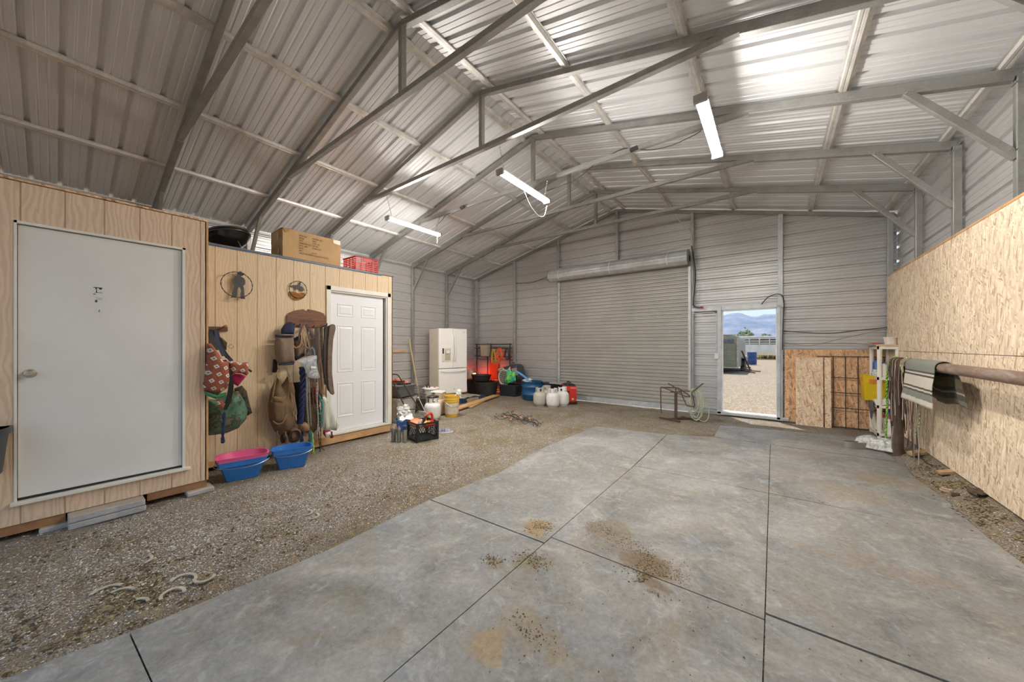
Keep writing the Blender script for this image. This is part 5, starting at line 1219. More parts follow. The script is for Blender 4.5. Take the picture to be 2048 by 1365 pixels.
# small white wire cart frame / grill on the ground
t=thing('wire_rack','pale wire rack leaning between blue bucket and milk crate','wire rack',(-5.02,3.88,.0))
mb=MB()
for k in range(7): mb.tube([(-.12+.04*k,-.13,.02),(-.12+.04*k+.04,.07,.26)],.004,5)
for yy,zz in ((-.13,.02),(.07,.26),(-.03,.14)): mb.tube([(-.12+(.04 if yy>0 else 0),yy,zz),(.12+(.04 if yy>0 else 0),yy,zz)],.006,6)
mb.box((.02,.10,.235),(.20,.03,.05),rot=(R(40),0,0)); ob('grid',mb,plain('pale_wire',(.55,.53,.48),.4,.5),t)
mb=MB(); mb.tube([(-5.10,4.16,.12),(-5.26,4.18,.28),(-5.40,4.20,.42)],.008,6); mb.cyl((-5.43,4.22,.40),(-5.38,4.17,.45),.02,.02,8)
one('mallet',mb,plain('grey_tool',(.4,.4,.4),.5),'grey long-handled tool leaning left of the milk crate tank','tool')
# long wooden handle leaning on left wall
mb=MB(); mb.cyl((-7.66,5.64,1.60),(-7.45,5.82,.02),.019,.019,10); one('wooden_handle',mb,plain('bare_wood_handle',(.55,.42,.24),.6),'long bare wooden tool handle leaning on the left wall beside the fridge','tool handle')
mb=MB(); mb.bar((-7.78,4.70,1.26),(-7.78,5.60,1.30),.03,.05); one('wood_strip',mb,M['lumber'],'thin wooden strip fixed level on the left wall near the fridge','wood strip',smooth=0)
# fridge
fa=math.atan2(.74,.22)-PI/2   # yaw
t=thing('refrigerator','white french-door refrigerator with bottom freezer and water dispenser, on a pallet','refrigerator',(-6.79,6.40,.12),0)
ff=Vector((.285,.958,0)).normalized(); fn=Vector((ff.y,-ff.x,0))
FM=Matrix(((fn.x,ff.x,0,-6.79),(fn.y,ff.y,0,6.40),(0,0,1,.12),(0,0,0,1)))
t.matrix_world=FM; 
t.location=(-6.79,6.40,.12); t.rotation_euler=(0,0,math.atan2(fn.y,fn.x))
M['fridge']=plain('white_fridge_enamel',(.88,.87,.85),.3,var=.02); M['fridgeside']=plain('cream_fridge_side',(.72,.66,.56),.5,var=.06); M['seamdk']=plain('dark_seam',(.10,.09,.08),.6)
fw,fh=.82,1.76
mb=MB(); mb.bb((-.64,-fw/2+.005,.02),(-.075,fw/2-.005,fh)); ob('cabinet',mb,M['fridgeside'],t,smooth=0,bevel=.006)
mb=MB(); mb.bb((-.078,-fw/2+.01,.06),(-.066,fw/2-.01,fh-.01)); ob('gasket',mb,M['seamdk'],t,smooth=0)
for nm,a,b_ in (('door',-fw/2,-.003),('door',.003,fw/2)):
    mb=MB(); mb.bb((-.07,a,.715),(0,b_,fh)); d_=ob(nm,mb,M['fridge'],t,smooth=0,bevel=.010,bseg=3)
    sgn=-1 if a<0 else 1
    mb=MB(); mb.tube(spline([(0,sgn*.035,.90),(.04,sgn*.030,.98),(.055,sgn*.028,1.25),(.04,sgn*.030,1.54),(0,sgn*.035,1.62)],5),.013,8); ob('handle',mb,M['fridge'],d_)
    if a<0:
        mb=MB(); mb.bb((.0,-.33,.885),(.007,-.07,1.25)); dp=ob('dispenser',mb,plain('dispenser_frame',(.72,.68,.60),.4),d_,smooth=0,bevel=.003)
        mb=MB(); mb.bb((.0072,-.24,.92),(.0085,-.09,1.21)); ob('recess',mb,plain('recess_beige',(.48,.42,.32),.5),d_,smooth=0)
        mb=MB(); mb.bb((.008,-.22,1.10),(.035,-.11,1.19)); ob('spout',mb,M['white_pl'],d_,bevel=.01)
        mb=MB(); mb.bb((.008,-.315,1.10),(.0095,-.275,1.24)); ob('display',mb,plain('blue_black_display',(.02,.03,.09),.2),d_,smooth=0)
mb=MB(); mb.bb((-.07,-fw/2,.05),(0,fw/2,.70)); fz=ob('freezer_drawer',mb,M['fridge'],t,smooth=0,bevel=.010,bseg=3)
mb=MB(); mb.tube(spline([(0,-.36,.655),(.03,-.30,.64),(.042,0,.625),(.03,.30,.64),(0,.36,.655)],6),.012,8); ob('handle',mb,M['fridge'],fz)
mb=MB(); mb.lathe([(0,0),(.016,0),(.016,.002),(0,.002)],n=16,M=Matrix.Translation((.0,.03,.16))@Matrix.Rotation(PI/2,4,'Y')); ob('round_badge',mb,M['steel'],fz)
lettering('logo','LG',.045,plain('grey_logo',(.25,.25,.27),.4),t,Matrix.Translation((.0012,.28,1.66))@Matrix(((0,0,1,0),(1,0,0,0),(0,1,0,0),(0,0,0,1))))
mb=MB(); mb.bb((-.30,-.10,fh),(-.12,.05,fh+.02)); ob('hinge_cover',mb,M['fridgeside'],t,smooth=0)
# pallet under the fridge
t=thing('pallet','low wooden pallet edged in blue plastic wrap under the fridge','pallet',(-6.62,6.40,0),0)
for k in range(5):
    mb=MB(); mb.bb((-7.30,6.0+.19*k,.09),(-6.20,6.12+.19*k,.112)); ob('deck_board',mb,M['graywood'],t,smooth=0,world=True)
for k in range(3):
    mb=MB(); mb.bb((-7.25+.5*k,5.98,.0),(-7.15+.5*k,6.92,.09)); ob('stringer',mb,M['knotwood'],t,smooth=0,world=True)
mb=MB(); mb.grid(20,6,lambda u,v:(-6.16+.03*math.sin(u*9)+.02*noise.noise(Vector((u*8,v*4,0))),5.95+1.0*u,.0+.125*v+.012*math.sin(u*23)),.006,(1,0,0)); ob('blue_wrap',mb,plain('navy_plastic_wrap',(.03,.06,.14),.25,var=.5,scale=20),t,smooth=50,world=True)
def plank(label,a,b_,w=.14,h=.035,mat='lumber',nm='plank'):
    mb=MB(); mb.bar(a,b_,w,h); return one(nm,mb,M[mat],label,'plank',None,smooth=0,bevel=.003)
plank('long fresh wooden plank lying from the yellow bucket toward the corner, left one',(-5.50,5.15,.045),(-6.18,7.45,.045),.19,.03)
plank('shorter fresh wooden plank lying right of the long one by the fridge',(-5.55,5.75,.02),(-5.98,6.75,.02),.10,.03)

# ------------------------------------------------------------------ far left corner
def tub(label,loc,r0,r1,h,mat,sx=1,sy=1,nm='tub',cat='tub'):
    t=thing(nm,label,cat,loc); mb=MB()
    mb.lathe([(0,0),(r0,0),(r1,h*.9),(r1+.012,h*.9),(r1+.015,h),(r1-.006,h),(r1-.008,h*.9),(r0-.006,.01),(0,.01)],n=36,sx=sx,sy=sy); ob('shell',mb,mat,t); return t
tub('large black stock tub on the gravel between fridge and corner',(-6.60,7.52,0),.27,.34,.40,M['drumblk'])
tub('smaller black tub glowing red inside, set on the large tub',(-6.84,7.56,.41),.24,.29,.17,M['drumblk'])
bin_('storage_tote','black tote beside the fridge, under the white jug',(-7.15,7.62,0),.40,.36,.42,M['drumblk'],R(4))
t=thing('jug','white ribbed plastic jug standing beside the fridge door','jug',(-7.40,7.68,.42))
mb=MB(); mb.lathe([(0,0),(.09,0),(.10,.02)]+[(.10-.006*(k%2),.03+.018*k) for k in range(11)]+[(.09,.24),(.04,.28),(.035,.30),(0,.30)],n=24); ob('jug',mb,plain('milky_jug',(.66,.60,.50),.5),t)
# heat lamp
t=thing('heat_lamp','glowing red heat lamp clamped over the black tub in the corner','heat lamp',(-7.339,7.800,0.612))
lx,ly,lz=t.location
mb=MB(); mb.lathe([(.02,.06),(.035,.04),(.085,-.02),(.088,-.022),(.032,.036),(.018,.055)],n=24); ob('reflector',mb,M['steel'],t)
m,nt,b=new('red_bulb_glow'); b.inputs['Emission Color'].default_value=(1,.06,.01,1); b.inputs['Emission Strength'].default_value=90; b.inputs['Base Color'].default_value=(.8,.05,.02,1); M['redglow']=m
mb=MB(); mb.sphere((0,0,-.035),.042,16,10); ob('bulb',mb,M['redglow'],t)
mb=MB(); mb.tube(spline([(0,0,.06),(-.02,.06,.25),(.0,.20,.50),(.05,.25,.64)],6),.004,5); ob('cord',mb,M['wire'],t)
ld=bpy.data.lights.new('heat_lamp_light','POINT'); ld.energy=17; ld.color=(1,.055,.015); ld.shadow_soft_size=.04
lo=bpy.data.objects.new('heat_lamp_light',ld); COL.objects.link(lo); lo.parent=t; lo.location=(0.02,-.02,-.09)
# steel rack frame and box on the far wall
t=thing('wall_rack','dark steel rack frame fixed across the far corner, cords hang from it','rack',(-6.9,8.2,1.2))
for a,b_ in (((-7.66,8.17,1.345),(-6.19,8.17,1.345)),((-7.66,8.17,1.10),(-6.19,8.17,1.10)),((-7.66,8.17,1.47),(-6.19,8.17,1.47))):
    mb=MB(); mb.bar(a,b_,.03,.035); ob('rail',mb,M['iron'],t,smooth=0,world=True)
for x in (-7.58,-7.12,-6.98,-6.24):
    mb=MB(); mb.bar((x,8.16,0),(x,8.16,1.5),.03,.03,(0,1,0)); ob('upright',mb,M['iron'],t,smooth=0,world=True)
t=thing('electrical_box','beige metal electrical box on the dark rack in the corner','electrical box',(-7.14,8.07,1.10))
mb=MB(); mb.box((0,0,.18),(.30,.14,.36),taper=.88); ob('box',mb,plain('beige_box',(.40,.35,.26),.5),t,smooth=0,bevel=.01)
mb=MB(); mb.box((0,-.073,.18),(.24,.006,.28),taper=.9); ob('cover',mb,plain('beige_cover',(.46,.40,.30),.5),t,smooth=0)
def coilloops(name,label,c,ry,rz,n,r,mat,cat='cord',seed=0,spread=.05,ax='x'):
    random.seed(seed); t=thing(name,label,cat,c); mb=MB()
    for k in range(n):
        a=ry*random.uniform(.7,1.1); b_=rz*random.uniform(.75,1.1); dx=random.uniform(-spread,spread)*.8; dy=random.uniform(-.02,.02); ph=random.uniform(-.15,.15)
        P_=[]
        for q in range(26):
            th=2*PI*q/26; x=a*math.sin(th)*(1-.35*math.cos(th))+dx; z=-b_+b_*math.cos(th)
            P_.append((x*math.cos(ph)-z*math.sin(ph)*.3,dy+.012*math.sin(2*th+k),z) if ax=='x' else (dy,x,z))
        mb.tube(P_,r,6,closed=True)
    ob('loops',mb,mat,t); return t
M['orcord']=plain('orange_cord',(.85,.14,.02),.5); M['yelcord']=plain('yellow_cord',(.55,.36,.03),.5)
coilloops('extension_cord','looped orange extension cord hanging on the corner rack',(-6.58,8.08,1.35),.10,.19,7,.010,M['orcord'],seed=1)
coilloops('extension_cord','looped yellow extension cord hanging left of the orange one',(-6.80,8.09,1.33),.07,.24,5,.008,M['yelcord'],seed=2)
coilloops('hose','dark coiled hose hanging right of the orange cord',(-6.30,8.08,1.36),.09,.17,6,.009,plain('dark_hose',(.05,.035,.035),.5),seed=3,cat='hose')
t=thing('plastic_bin','orange plastic bin standing upright in the corner below the cords','bin',(-6.72,8.02,.42))
mb=MB(); mb.box((0,0,.24),(.34,.14,.48),taper=.9); ob('body',mb,M['redor'],t,bevel=.02)
# black base tote and pet carrier
bin_('storage_tote','black lidded tote in the corner, under the pet carrier',(-6.02,7.90,0),.60,.38,.30,plain('black_tote',(.022,.024,.03),.5,var=.2),R(3),plain('black_tote_lid',(.03,.032,.038),.5))
t=thing('pet_carrier','pet carrier with cream wire door and dark shell tipped against the far wall','pet carrier',(-6.05,7.95,.37),0)
cm=Matrix.Translation((0,0,.24))@Matrix.Rotation(R(-14),4,'Y')
def cbx(mb,c,d,**k): mb2=MB(); mb2.box(c,d,**k); mb.add(mb2.v,mb2.f,cm)
M['carrier']=plain('slate_shell',(.05,.055,.065),.5); M['cream']=plain('cream_plastic',(.62,.54,.42),.5); M['redtop']=plain('red_shell',(.42,.05,.03),.5)
mb=MB(); o8=[(-.36,-.12),(-.30,-.22),(.30,-.22),(.36,-.15),(.36,.16),(.28,.24),(-.18,.24),(-.36,.10)]
mb.prism(o8,(0,.20,0),(1,0,0),(0,0,1),.34) ; mb.v=[tuple(cm@Vector(v)) for v in mb.v]; ob('shell',mb,M['carrier'],t,bevel=.02,smooth=40)
mb=MB(); n=26; ring=[(-.14+.20*math.cos(2*PI*k/n),-.160,-.06+.215*math.sin(2*PI*k/n)) for k in range(n)]; mb.tube([cm@Vector(p) for p in ring],.020,8,closed=True); ob('door_frame',mb,M['cream'],t)
mb=MB()
for k in range(7):
    a=-.16+.053*k; L=(.04-a*a)**.5 if a*a<.04 else .02
    mb.tube([cm@Vector((-.14+a,-.160,-.06-L)),cm@Vector((-.14+a,-.160,-.06+L))],.005,5); mb.tube([cm@Vector((-.14-L,-.162,-.06+a)),cm@Vector((-.14+L,-.162,-.06+a))],.005,5)
ob('door_grille',mb,M['cream'],t)
mb=MB(); mb.prism([(-.02,.10),(.14,.20),(.14,-.04),(.06,-.04)],(0,-.146,0),(1,0,0),(0,0,1),.01); mb.v=[tuple(cm@Vector(v)) for v in mb.v]; ob('cream_panel',mb,M['cream'],t,smooth=0)
mb=MB()
for k in range(5):
    cbx(mb,(.19+.035*k,-.146,.02),(.012,.01,.22)); cbx(mb,(.26,-.147,-.07+.045*k),(.17,.008,.008))
ob('vent_slats',mb,M['cream'],t,smooth=0)
mb=MB(); cbx(mb,(-.21,-.15,.185),(.22,.03,.07)); ob('latch_plate',mb,M['cream'],t,bevel=.012)
for k in range(3):
    mb=MB(); cbx(mb,(-.27+.06*k,-.168,.185),(.025,.008,.032)); ob('latch_hole',mb,M['blkpl'],t,smooth=0)
mb=MB(); mb.tube([cm@Vector(p) for p in ((.10,0,.25),(.12,0,.30),(.20,0,.30),(.22,0,.25))],.008,6); ob('handle',mb,M['blkpl'],t)
# bag hanging in front of the carrier
m,nt,b=new('green_blue_print'); v=coords(nt); n=noise_n(nt,v,11,3,.5,.5)
nt.links.new(ramp(nt,n.outputs[0],[(0,(.05,.28,.75)),(.40,(.02,.42,.12)),(.5,(.25,.72,.10)),(.58,(.03,.34,.16)),(.68,(.70,.80,.70))],'CONSTANT'),b.inputs['Base Color']); b.inputs['Roughness'].default_value=.35
t=thing('plastic_sack','shiny green and blue plastic sack hanging in front of the pet carrier','bag',(-6.0,7.72,.3))
mb=MB(); mb.puff([(-6.038,0.761),(-5.719,0.682),(-5.702,0.458),(-5.818,0.397),(-6.055,0.355),(-6.141,0.404),(-6.055,0.477),(-6.021,0.654)],(0,7.73,0),(1,0,0),Zv,(0,-1,0),.05,seed=41,wr=.8); ob('sack',mb,m,t,smooth=50,world=True)
# blue drum, with hose
t=thing('drum','cut-down blue plastic drum with two ribs, right of the pet carrier','drum',(-5.14,7.70,0))
mb=MB(); mb.lathe([(0,0),(.245,0),(.265,.02),(.275,.12),(.290,.135),(.290,.155),(.276,.17),(.276,.32),(.290,.335),(.290,.355),(.276,.37),(.272,.46),(.282,.47),(.282,.485),(.262,.485),(.26,.03),(0,.02)],n=40); ob('shell',mb,plain('blue_drum_plastic',(.012,.085,.21),.35,var=.15),t,smooth=50)
t=thing('pool_hose','light blue foam tube curving down into the blue drum','tube',(-5.3,7.65,.5))
mb=MB(); mb.tube(spline([(-5.588,7.600,0.719),(-5.437,7.600,0.659),(-5.287,7.620,0.558),(-5.153,7.660,0.416)],6),.030,10); ob('tube',mb,plain('blue_foam',(.12,.33,.72),.6),t,world=True)
t=thing('crumpled_bag','white plastic scrap lying in the mouth of the blue drum','plastic bag',(-5.27,7.66,.47)); crumple('scrap',(0,0,0),.085,(1.2,1,.8),M['white_pl'],t,17)
bin_('storage_tote','dark blue lidded tote behind the propane tanks',(-4.72,8.0,0),.62,.28,.42,plain('navy_tote',(.02,.025,.07),.5),0,plain('navy_tote_lid',(.03,.035,.08),.5))
plank('weathered board lying on top of the cream tank collars beside the generator',(-4.62,7.76,.47),(-4.25,7.72,.47),.10,.035,'graywood')
# generator
t=thing('generator','red suitcase generator with black frame by the roll-up door','generator',(-4.05,7.72,.0),R(-48))
M['genred']=plain('generator_red',(.62,.035,.03),.32,var=.05)
def rrect(w,h,r,n=5):
    o=[]
    for cx,cy,a0 in ((w/2-r,h/2-r,0),(-w/2+r,h/2-r,90),(-w/2+r,-h/2+r,180),(w/2-r,-h/2+r,270)):
        for k in range(n): a=R(a0+90*k/(n-1)); o.append((cx+r*math.cos(a),cy+r*math.sin(a)))
    return o
mb=MB(); mb.prism(rrect(.27,.40,.05),(-.17,0,.26),(0,1,0),(0,0,1),.36); ob('shell',mb,M['genred'],t,smooth=50,bevel=.01)
mb=MB(); mb.box((.0,0,.03),(.40,.30,.06)); ob('base',mb,M['blkpl'],t,bevel=.015)
mb=MB(); mb.prism([(-.12,.44),(.12,.44),(.10,.485),(.05,.50),(-.05,.50),(-.10,.485)],(-.18,0,0),(0,1,0),(0,0,1),.37); ob('top_cover',mb,M['blkpl'],t,bevel=.01)
mb=MB(); mb.tube(spline([(-.16,0,.49),(-.15,0,.53),(.10,0,.53),(.15,0,.49)],5),.016,8); ob('handle',mb,M['blkpl'],t)
mb=MB(); mb.box((.193,-.07,.26),(.006,.05,.14)); ob('control_panel',mb,M['blkpl'],t,smooth=0)
mb=MB(); mb.box((.193,.04,.13),(.006,.05,.045)); ob('rating_label',mb,plain('yellow_label',(.7,.62,.3),.5),t,smooth=0)
lettering('logo','HONDA',.042,M['white_pl'],t,Matrix.Translation((.1925,-.02,.385))@Matrix(((0,0,1,0),(1,0,0,0),(0,1,0,0),(0,0,0,1))))
mb=MB(); mb.box((-.02,-.142,.27),(.24,.006,.26)); ob('side_vent',mb,M['blkpl'],t,smooth=0,bevel=.01)

# wire tangle on the gravel
t=thing('wire_tangle','tangled heap of old wire and orange-tipped light strings on the gravel','wire',(-3.85,5.35,0))
random.seed(5)
for j in range(4):
    mb=MB()
    for k in range(5):
        P_=[]; x=random.uniform(-.35,.35); y=random.uniform(-.22,.22); a=random.uniform(0,6.28)
        for q in range(9):
            P_.append((x,y,.012+abs(.10*math.sin(q*.9+k+j))*random.uniform(.3,1))); a+=random.uniform(-.9,.9); x+=.11*math.cos(a); y+=.08*math.sin(a); x=max(-.52,min(.52,x)); y=max(-.32,min(.32,y))
        mb.tube(spline(P_,5),.0035+.001*j,5)
    ob('wire_loops',mb,(M['iron'],M['wire'],plain('old_grey_wire',(.28,.24,.2),.5),M['rust'])[j],t)
for k in range(7):
    mb=MB(); mb.sphere((random.uniform(-.4,.3),random.uniform(-.15,.15),random.uniform(.02,.07)),.020,8,6,(1.5,1,1)); ob('lamp_cap',mb,plain('pale_orange_cap',(.62,.30,.16),.5) if k==0 else bpy.data.materials['pale_orange_cap'],t)

# ------------------------------------------------------------------ saddle rack
t=thing('saddle_rack','rusty steel saddle stand of bent bars before the roll-up door','saddle rack',(-1.50,7.2,0))
mb=MB(); mb.bar((-1.495,7.2,.01),(-1.495,7.2,.53),.045,.045,(0,1,0)); ob('post',mb,M['rust'],t,smooth=0,world=True)
for a,b_ in (((-1.78,7.17,.02),(-1.39,7.0,.02)),((-1.62,7.12,.02),(-1.32,7.38,.02)),((-1.45,7.48,.02),(-1.12,7.32,.02)),((-1.52,7.2,.02),(-1.4,7.44,.02))):
    mb=MB(); mb.bar(a,b_,.045,.03); ob('base_bar',mb,M['rust'],t,smooth=0,world=True)
rb=lambda nm,pts,r=.010: (lambda mb: ob(nm,mb.tube(pts,r,8) and mb,M['rust'],t,world=True))(MB())
rb('leg_bar',[(-1.765,7.22,.10),(-1.768,7.2,.30),(-1.765,7.18,.615),(-1.72,7.17,.615),(-1.30,7.02,.50),(-1.22,7.0,.497)])
rb('leg_bar',[(-1.545,7.5,.10),(-1.56,7.47,.3),(-1.545,7.44,.60),(-1.50,7.42,.60),(-1.25,7.1,.51),(-1.22,7.02,.498)])
rb('cross_bar',[(-1.60,7.2,.535),(-1.40,7.26,.545)]); rb('cross_bar',[(-1.765,7.18,.615),(-1.545,7.44,.60)]); rb('cross_bar',[(-1.42,7.2,.57),(-1.20,7.22,.575)])
rb('horn_bar',[(-1.636,7.2,.70),(-1.50,7.19,.625),(-1.415,7.18,.57),(-1.30,7.12,.33),(-1.285,7.10,.315),(-1.17,7.08,.31),(-1.150,7.08,.33),(-1.19,7.12,.50),(-1.215,7.16,.56),(-1.035,7.25,.735)])
M['palerope']=cloth('pale_green_rope',(.50,.54,.42))
coilloops('lasso','pale green coiled ropes hanging on the right of the saddle stand',(-1.17,7.22,.63),.10,.28,7,.007,M['palerope'],'rope',seed=4,spread=.06)
t=thing('rope_end','single loose pale rope loop dropping from the saddle stand to the gravel','rope',(-1.1,7.25,.3))
mb=MB(); mb.tube(spline([(-1.17,7.2,.63),(-1.05,7.24,.50),(-.96,7.3,.28),(-.96,7.3,.10),(-1.02,7.28,.02),(-1.10,7.25,.05)],6),.008,6); ob('rope',mb,M['palerope'],t,world=True)

# ------------------------------------------------------------------ shelf by the right wall
t=thing('shelf_unit','white plastic shelf unit standing in the far right corner','shelf unit',(1.40,7.88,0))
M['shelfpl']=plain('white_shelf_plastic',(.80,.77,.70),.45,var=.04)
SX0,SX1,SY0,SY1=1.265,1.515,7.58,8.17
for x in (SX0+.03,SX1-.03):
    for y in (SY0+.03,SY1-.03):
        mb=MB(); mb.lathe([(0,0),(.026,0),(.030,.40),(.030,.46),(.026,.48),(.030,.92),(.026,.94),(.030,1.40),(0,1.41)],(x,y,.012),12); ob('leg',mb,M['shelfpl'],t,world=True)
for z in (.075,.50,.93,1.40):
    mb=MB()
    mb.bb((SX0,SY0,z-.02),(SX0+.02,SY1,z+.02)); mb.bb((SX1-.02,SY0,z-.02),(SX1,SY1,z+.02)); mb.bb((SX0,SY0,z-.02),(SX1,SY0+.02,z+.02)); mb.bb((SX0,SY1-.02,z-.02),(SX1,SY1,z+.02))
    k=SY0+.045
    while k<SY1-.03: mb.bb((SX0,k,z),(SX1,k+.022,z+.012)); k+=.036
    ob('shelf',mb,M['shelfpl'],t,smooth=0,world=True)
mb=MB(); mb.bb((SX0-.01,SY0-.012,1.425),(SX1+.01,SY0+.015,1.45)); ob('front_bar',mb,plain('tan_edge',(.62,.46,.28),.6),t,smooth=0,world=True)
def jar(label,loc,r,h,mat,cap='white_pl',cat='bottle',nm='bottle'):
    t=thing(nm,label,cat,loc); mb=MB(); mb.lathe([(0,0),(r,0),(r,h*.75),(r*.55,h*.88),(r*.5,h*.9),(0,h*.9)],n=18); ob('body',mb,mat,t)
    mb=MB(); mb.lathe([(0,h*.89),(r*.55,h*.89),(r*.55,h),(0,h)],n=14); ob('cap',mb,M[cap],t); return t
M['bluelab']=plain('blue_label',(.05,.12,.38),.4); M['redlab']=plain('red_label',(.55,.05,.05),.4)
jar('white bottle with a blue cap on the second shelf from top, near post side',(1.34,7.66,.945),.045,.24,M['white_pl'],'bluelab')
jar('dark blue bottle at the back of the second shelf from top',(1.34,8.05,.945),.05,.28,M['bluelab'],'blkpl')
jar('blue labelled tub beside the white bottle on the shelf',(1.44,7.80,.945),.055,.20,M['bluelab'])
t=thing('crumpled_bag','white crumpled plastic bag spilling over the second shelf','plastic bag',(1.35,7.90,1.0)); crumple('bag',(0,0,.02),.10,(.8,1.2,.8),M['white_pl'],t,23)
t=thing('yellow_bin','yellow plastic bin hanging out of the white shelf','bin',(1.27,7.97,.56),0)
mb=MB(); mb.loft([[(-.10,-.15,0),(.12,-.15,0),(.12,.15,0),(-.10,.15,0)],[(-.12,-.18,.40),(.14,-.18,.40),(.14,.18,.40),(-.12,.18,.40)],[(-.11,-.17,.40),(.13,-.17,.40),(.13,.17,.40),(-.11,.17,.40)],[(-.09,-.14,.02),(.11,-.14,.02),(.11,.14,.02),(-.09,.14,.02)]]); bo=ob('body',mb,plain('bright_yellow_plastic',(.75,.52,.01),.4),t,smooth=0,bevel=.008); t.scale=(1,1,1)
mb=MB(); mb.bb((-.125,-.10,.30),(-.115,-.02,.36)); mb.bb((-.06,-.19,.28),(.04,-.172,.34)); ob('red_tag',mb,plain('orange_tag',(.72,.22,.05),.5),t,smooth=0)
t=thing('rag','grey rag draped over the third shelf below the yellow bin','rag',(1.26,7.8,.4))
mb=MB(); mb.puff([(-.12,.14),(.10,.16),(.14,.05),(.03,-.02),(-.02,-.16),(-.07,-.06),(-.13,.0)],(1.245,7.82,.42),Yv,Zv,(-1,0,0),.03,seed=51,wr=.6); ob('rag',mb,cloth('grey_rag',(.11,.105,.11)),t,world=True)
t=thing('white_box','white box lid leaning out of the third shelf, next to the grey rag','box',(1.33,7.68,.52))
mb=MB(); mb.box((0,0,.05),(.16,.14,.09),rot=(0,R(-14),0)); ob('lid',mb,M['white_pl'],t,bevel=.006)
t=thing('bucket','white bucket with a red rim on the bottom shelf','bucket',(1.44,7.70,.09))
mb=MB(); mb.lathe([(0,0),(.085,0),(.10,.24),(0,.24)],n=24); ob('bucket',mb,M['white_pl'],t)
mb=MB(); mb.lathe([(.101,.235),(.108,.24),(.108,.265),(.0,.27)],n=24); ob('red_rim',mb,M['redlab'],t)
jar('blue and white carton-like bottle standing on the red-rimmed bucket',(1.44,7.72,.365),.05,.12,M['bluelab'],'white_pl')
t=thing('plastic_jug','pale jug leaning on the bottom shelf, left of the bucket','jug',(1.33,7.92,.09))
mb=MB(); mb.lathe([(0,0),(.05,0),(.055,.16),(.03,.22),(.02,.26),(0,.26)],n=16,M=Matrix.Rotation(R(-14),4,'X')@Matrix.Rotation(R(-8),4,'Y')); ob('jug',mb,plain('pale_jug_plastic',(.62,.56,.42),.5),t)
t=thing('bucket','small white bucket with pink print on top of the shelf unit','bucket',(1.42,7.66,1.43))
mb=MB(); mb.lathe(frustum(.062,.075,.13),n=24); ob('bucket',mb,plain('pinkish_white',(.78,.70,.64),.5,var=.15,scale=14),t)
t=thing('paper_pile','white sheets and a red booklet piled on top of the shelf unit','papers',(1.28,8.0,1.425))
mb=MB(); mb.box((-.03,0,.012),(.24,.30,.004),rot=(0,R(8),R(12))); mb.box((0,.05,.02),(.20,.26,.004),rot=(R(3),R(5),R(-14))); mb.box((-.05,.02,.03),(.16,.24,.004),rot=(R(2),R(14),R(30))); ob('sheets',mb,M['white_pl'],t,smooth=0)
mb=MB(); mb.box((.02,.05,.045),(.14,.18,.012),rot=(R(4),0,R(-14))); ob('booklet',mb,M['redlab'],t,smooth=0)
mb=MB(); mb.cyl((1.515,7.52,.14),(1.527,7.40,1.56),.012,.018,10); one('wooden_handle',mb,M['brownlea'],'brown wooden handle leaning on the strand board beside the shelf top','tool handle')

# ------------------------------------------------------------------ hitching pipe
t=thing('hitching_rail','thick brown steel pipe rail on a post along the right side','pipe rail',(1.29,6.62,0))
m,nt,b=new('weathered_pipe'); v=coords(nt,(6,1.2,6)); n=noise_n(nt,v,3,6,.7,.8)
nt.links.new(ramp(nt,n.outputs[0],[(.3,(.17,.105,.075)),(.5,(.30,.205,.155)),(.72,(.50,.40,.33))]),b.inputs['Base Color']); b.inputs['Metallic'].default_value=.35; b.inputs['Roughness'].default_value=.42; M['pipe']=m
mb=MB(); mb.cyl((1.29,6.62,-.02),(1.29,6.62,1.19),.056,.056,28); ob('post',mb,plain('brown_painted_post',(.15,.105,.08),.5,.2,.25,9),t,world=True)
mb=MB(); mb.cyl((1.29,6.74,1.222),(1.29,-1.6,1.215),.047,.047,28); ob('rail',mb,M['pipe'],t,world=True)
mb=MB(); mb.cyl((1.29,-1.5,0),(1.29,-1.5,1.19),.056,.056,20); ob('post',mb,M['pipe'],t,world=True)
mb=MB(); mb.tube([(1.345,6.62,.92),(1.53,6.9,.90)],.012,8); ob('brace',mb,M['rust'],t,world=True)
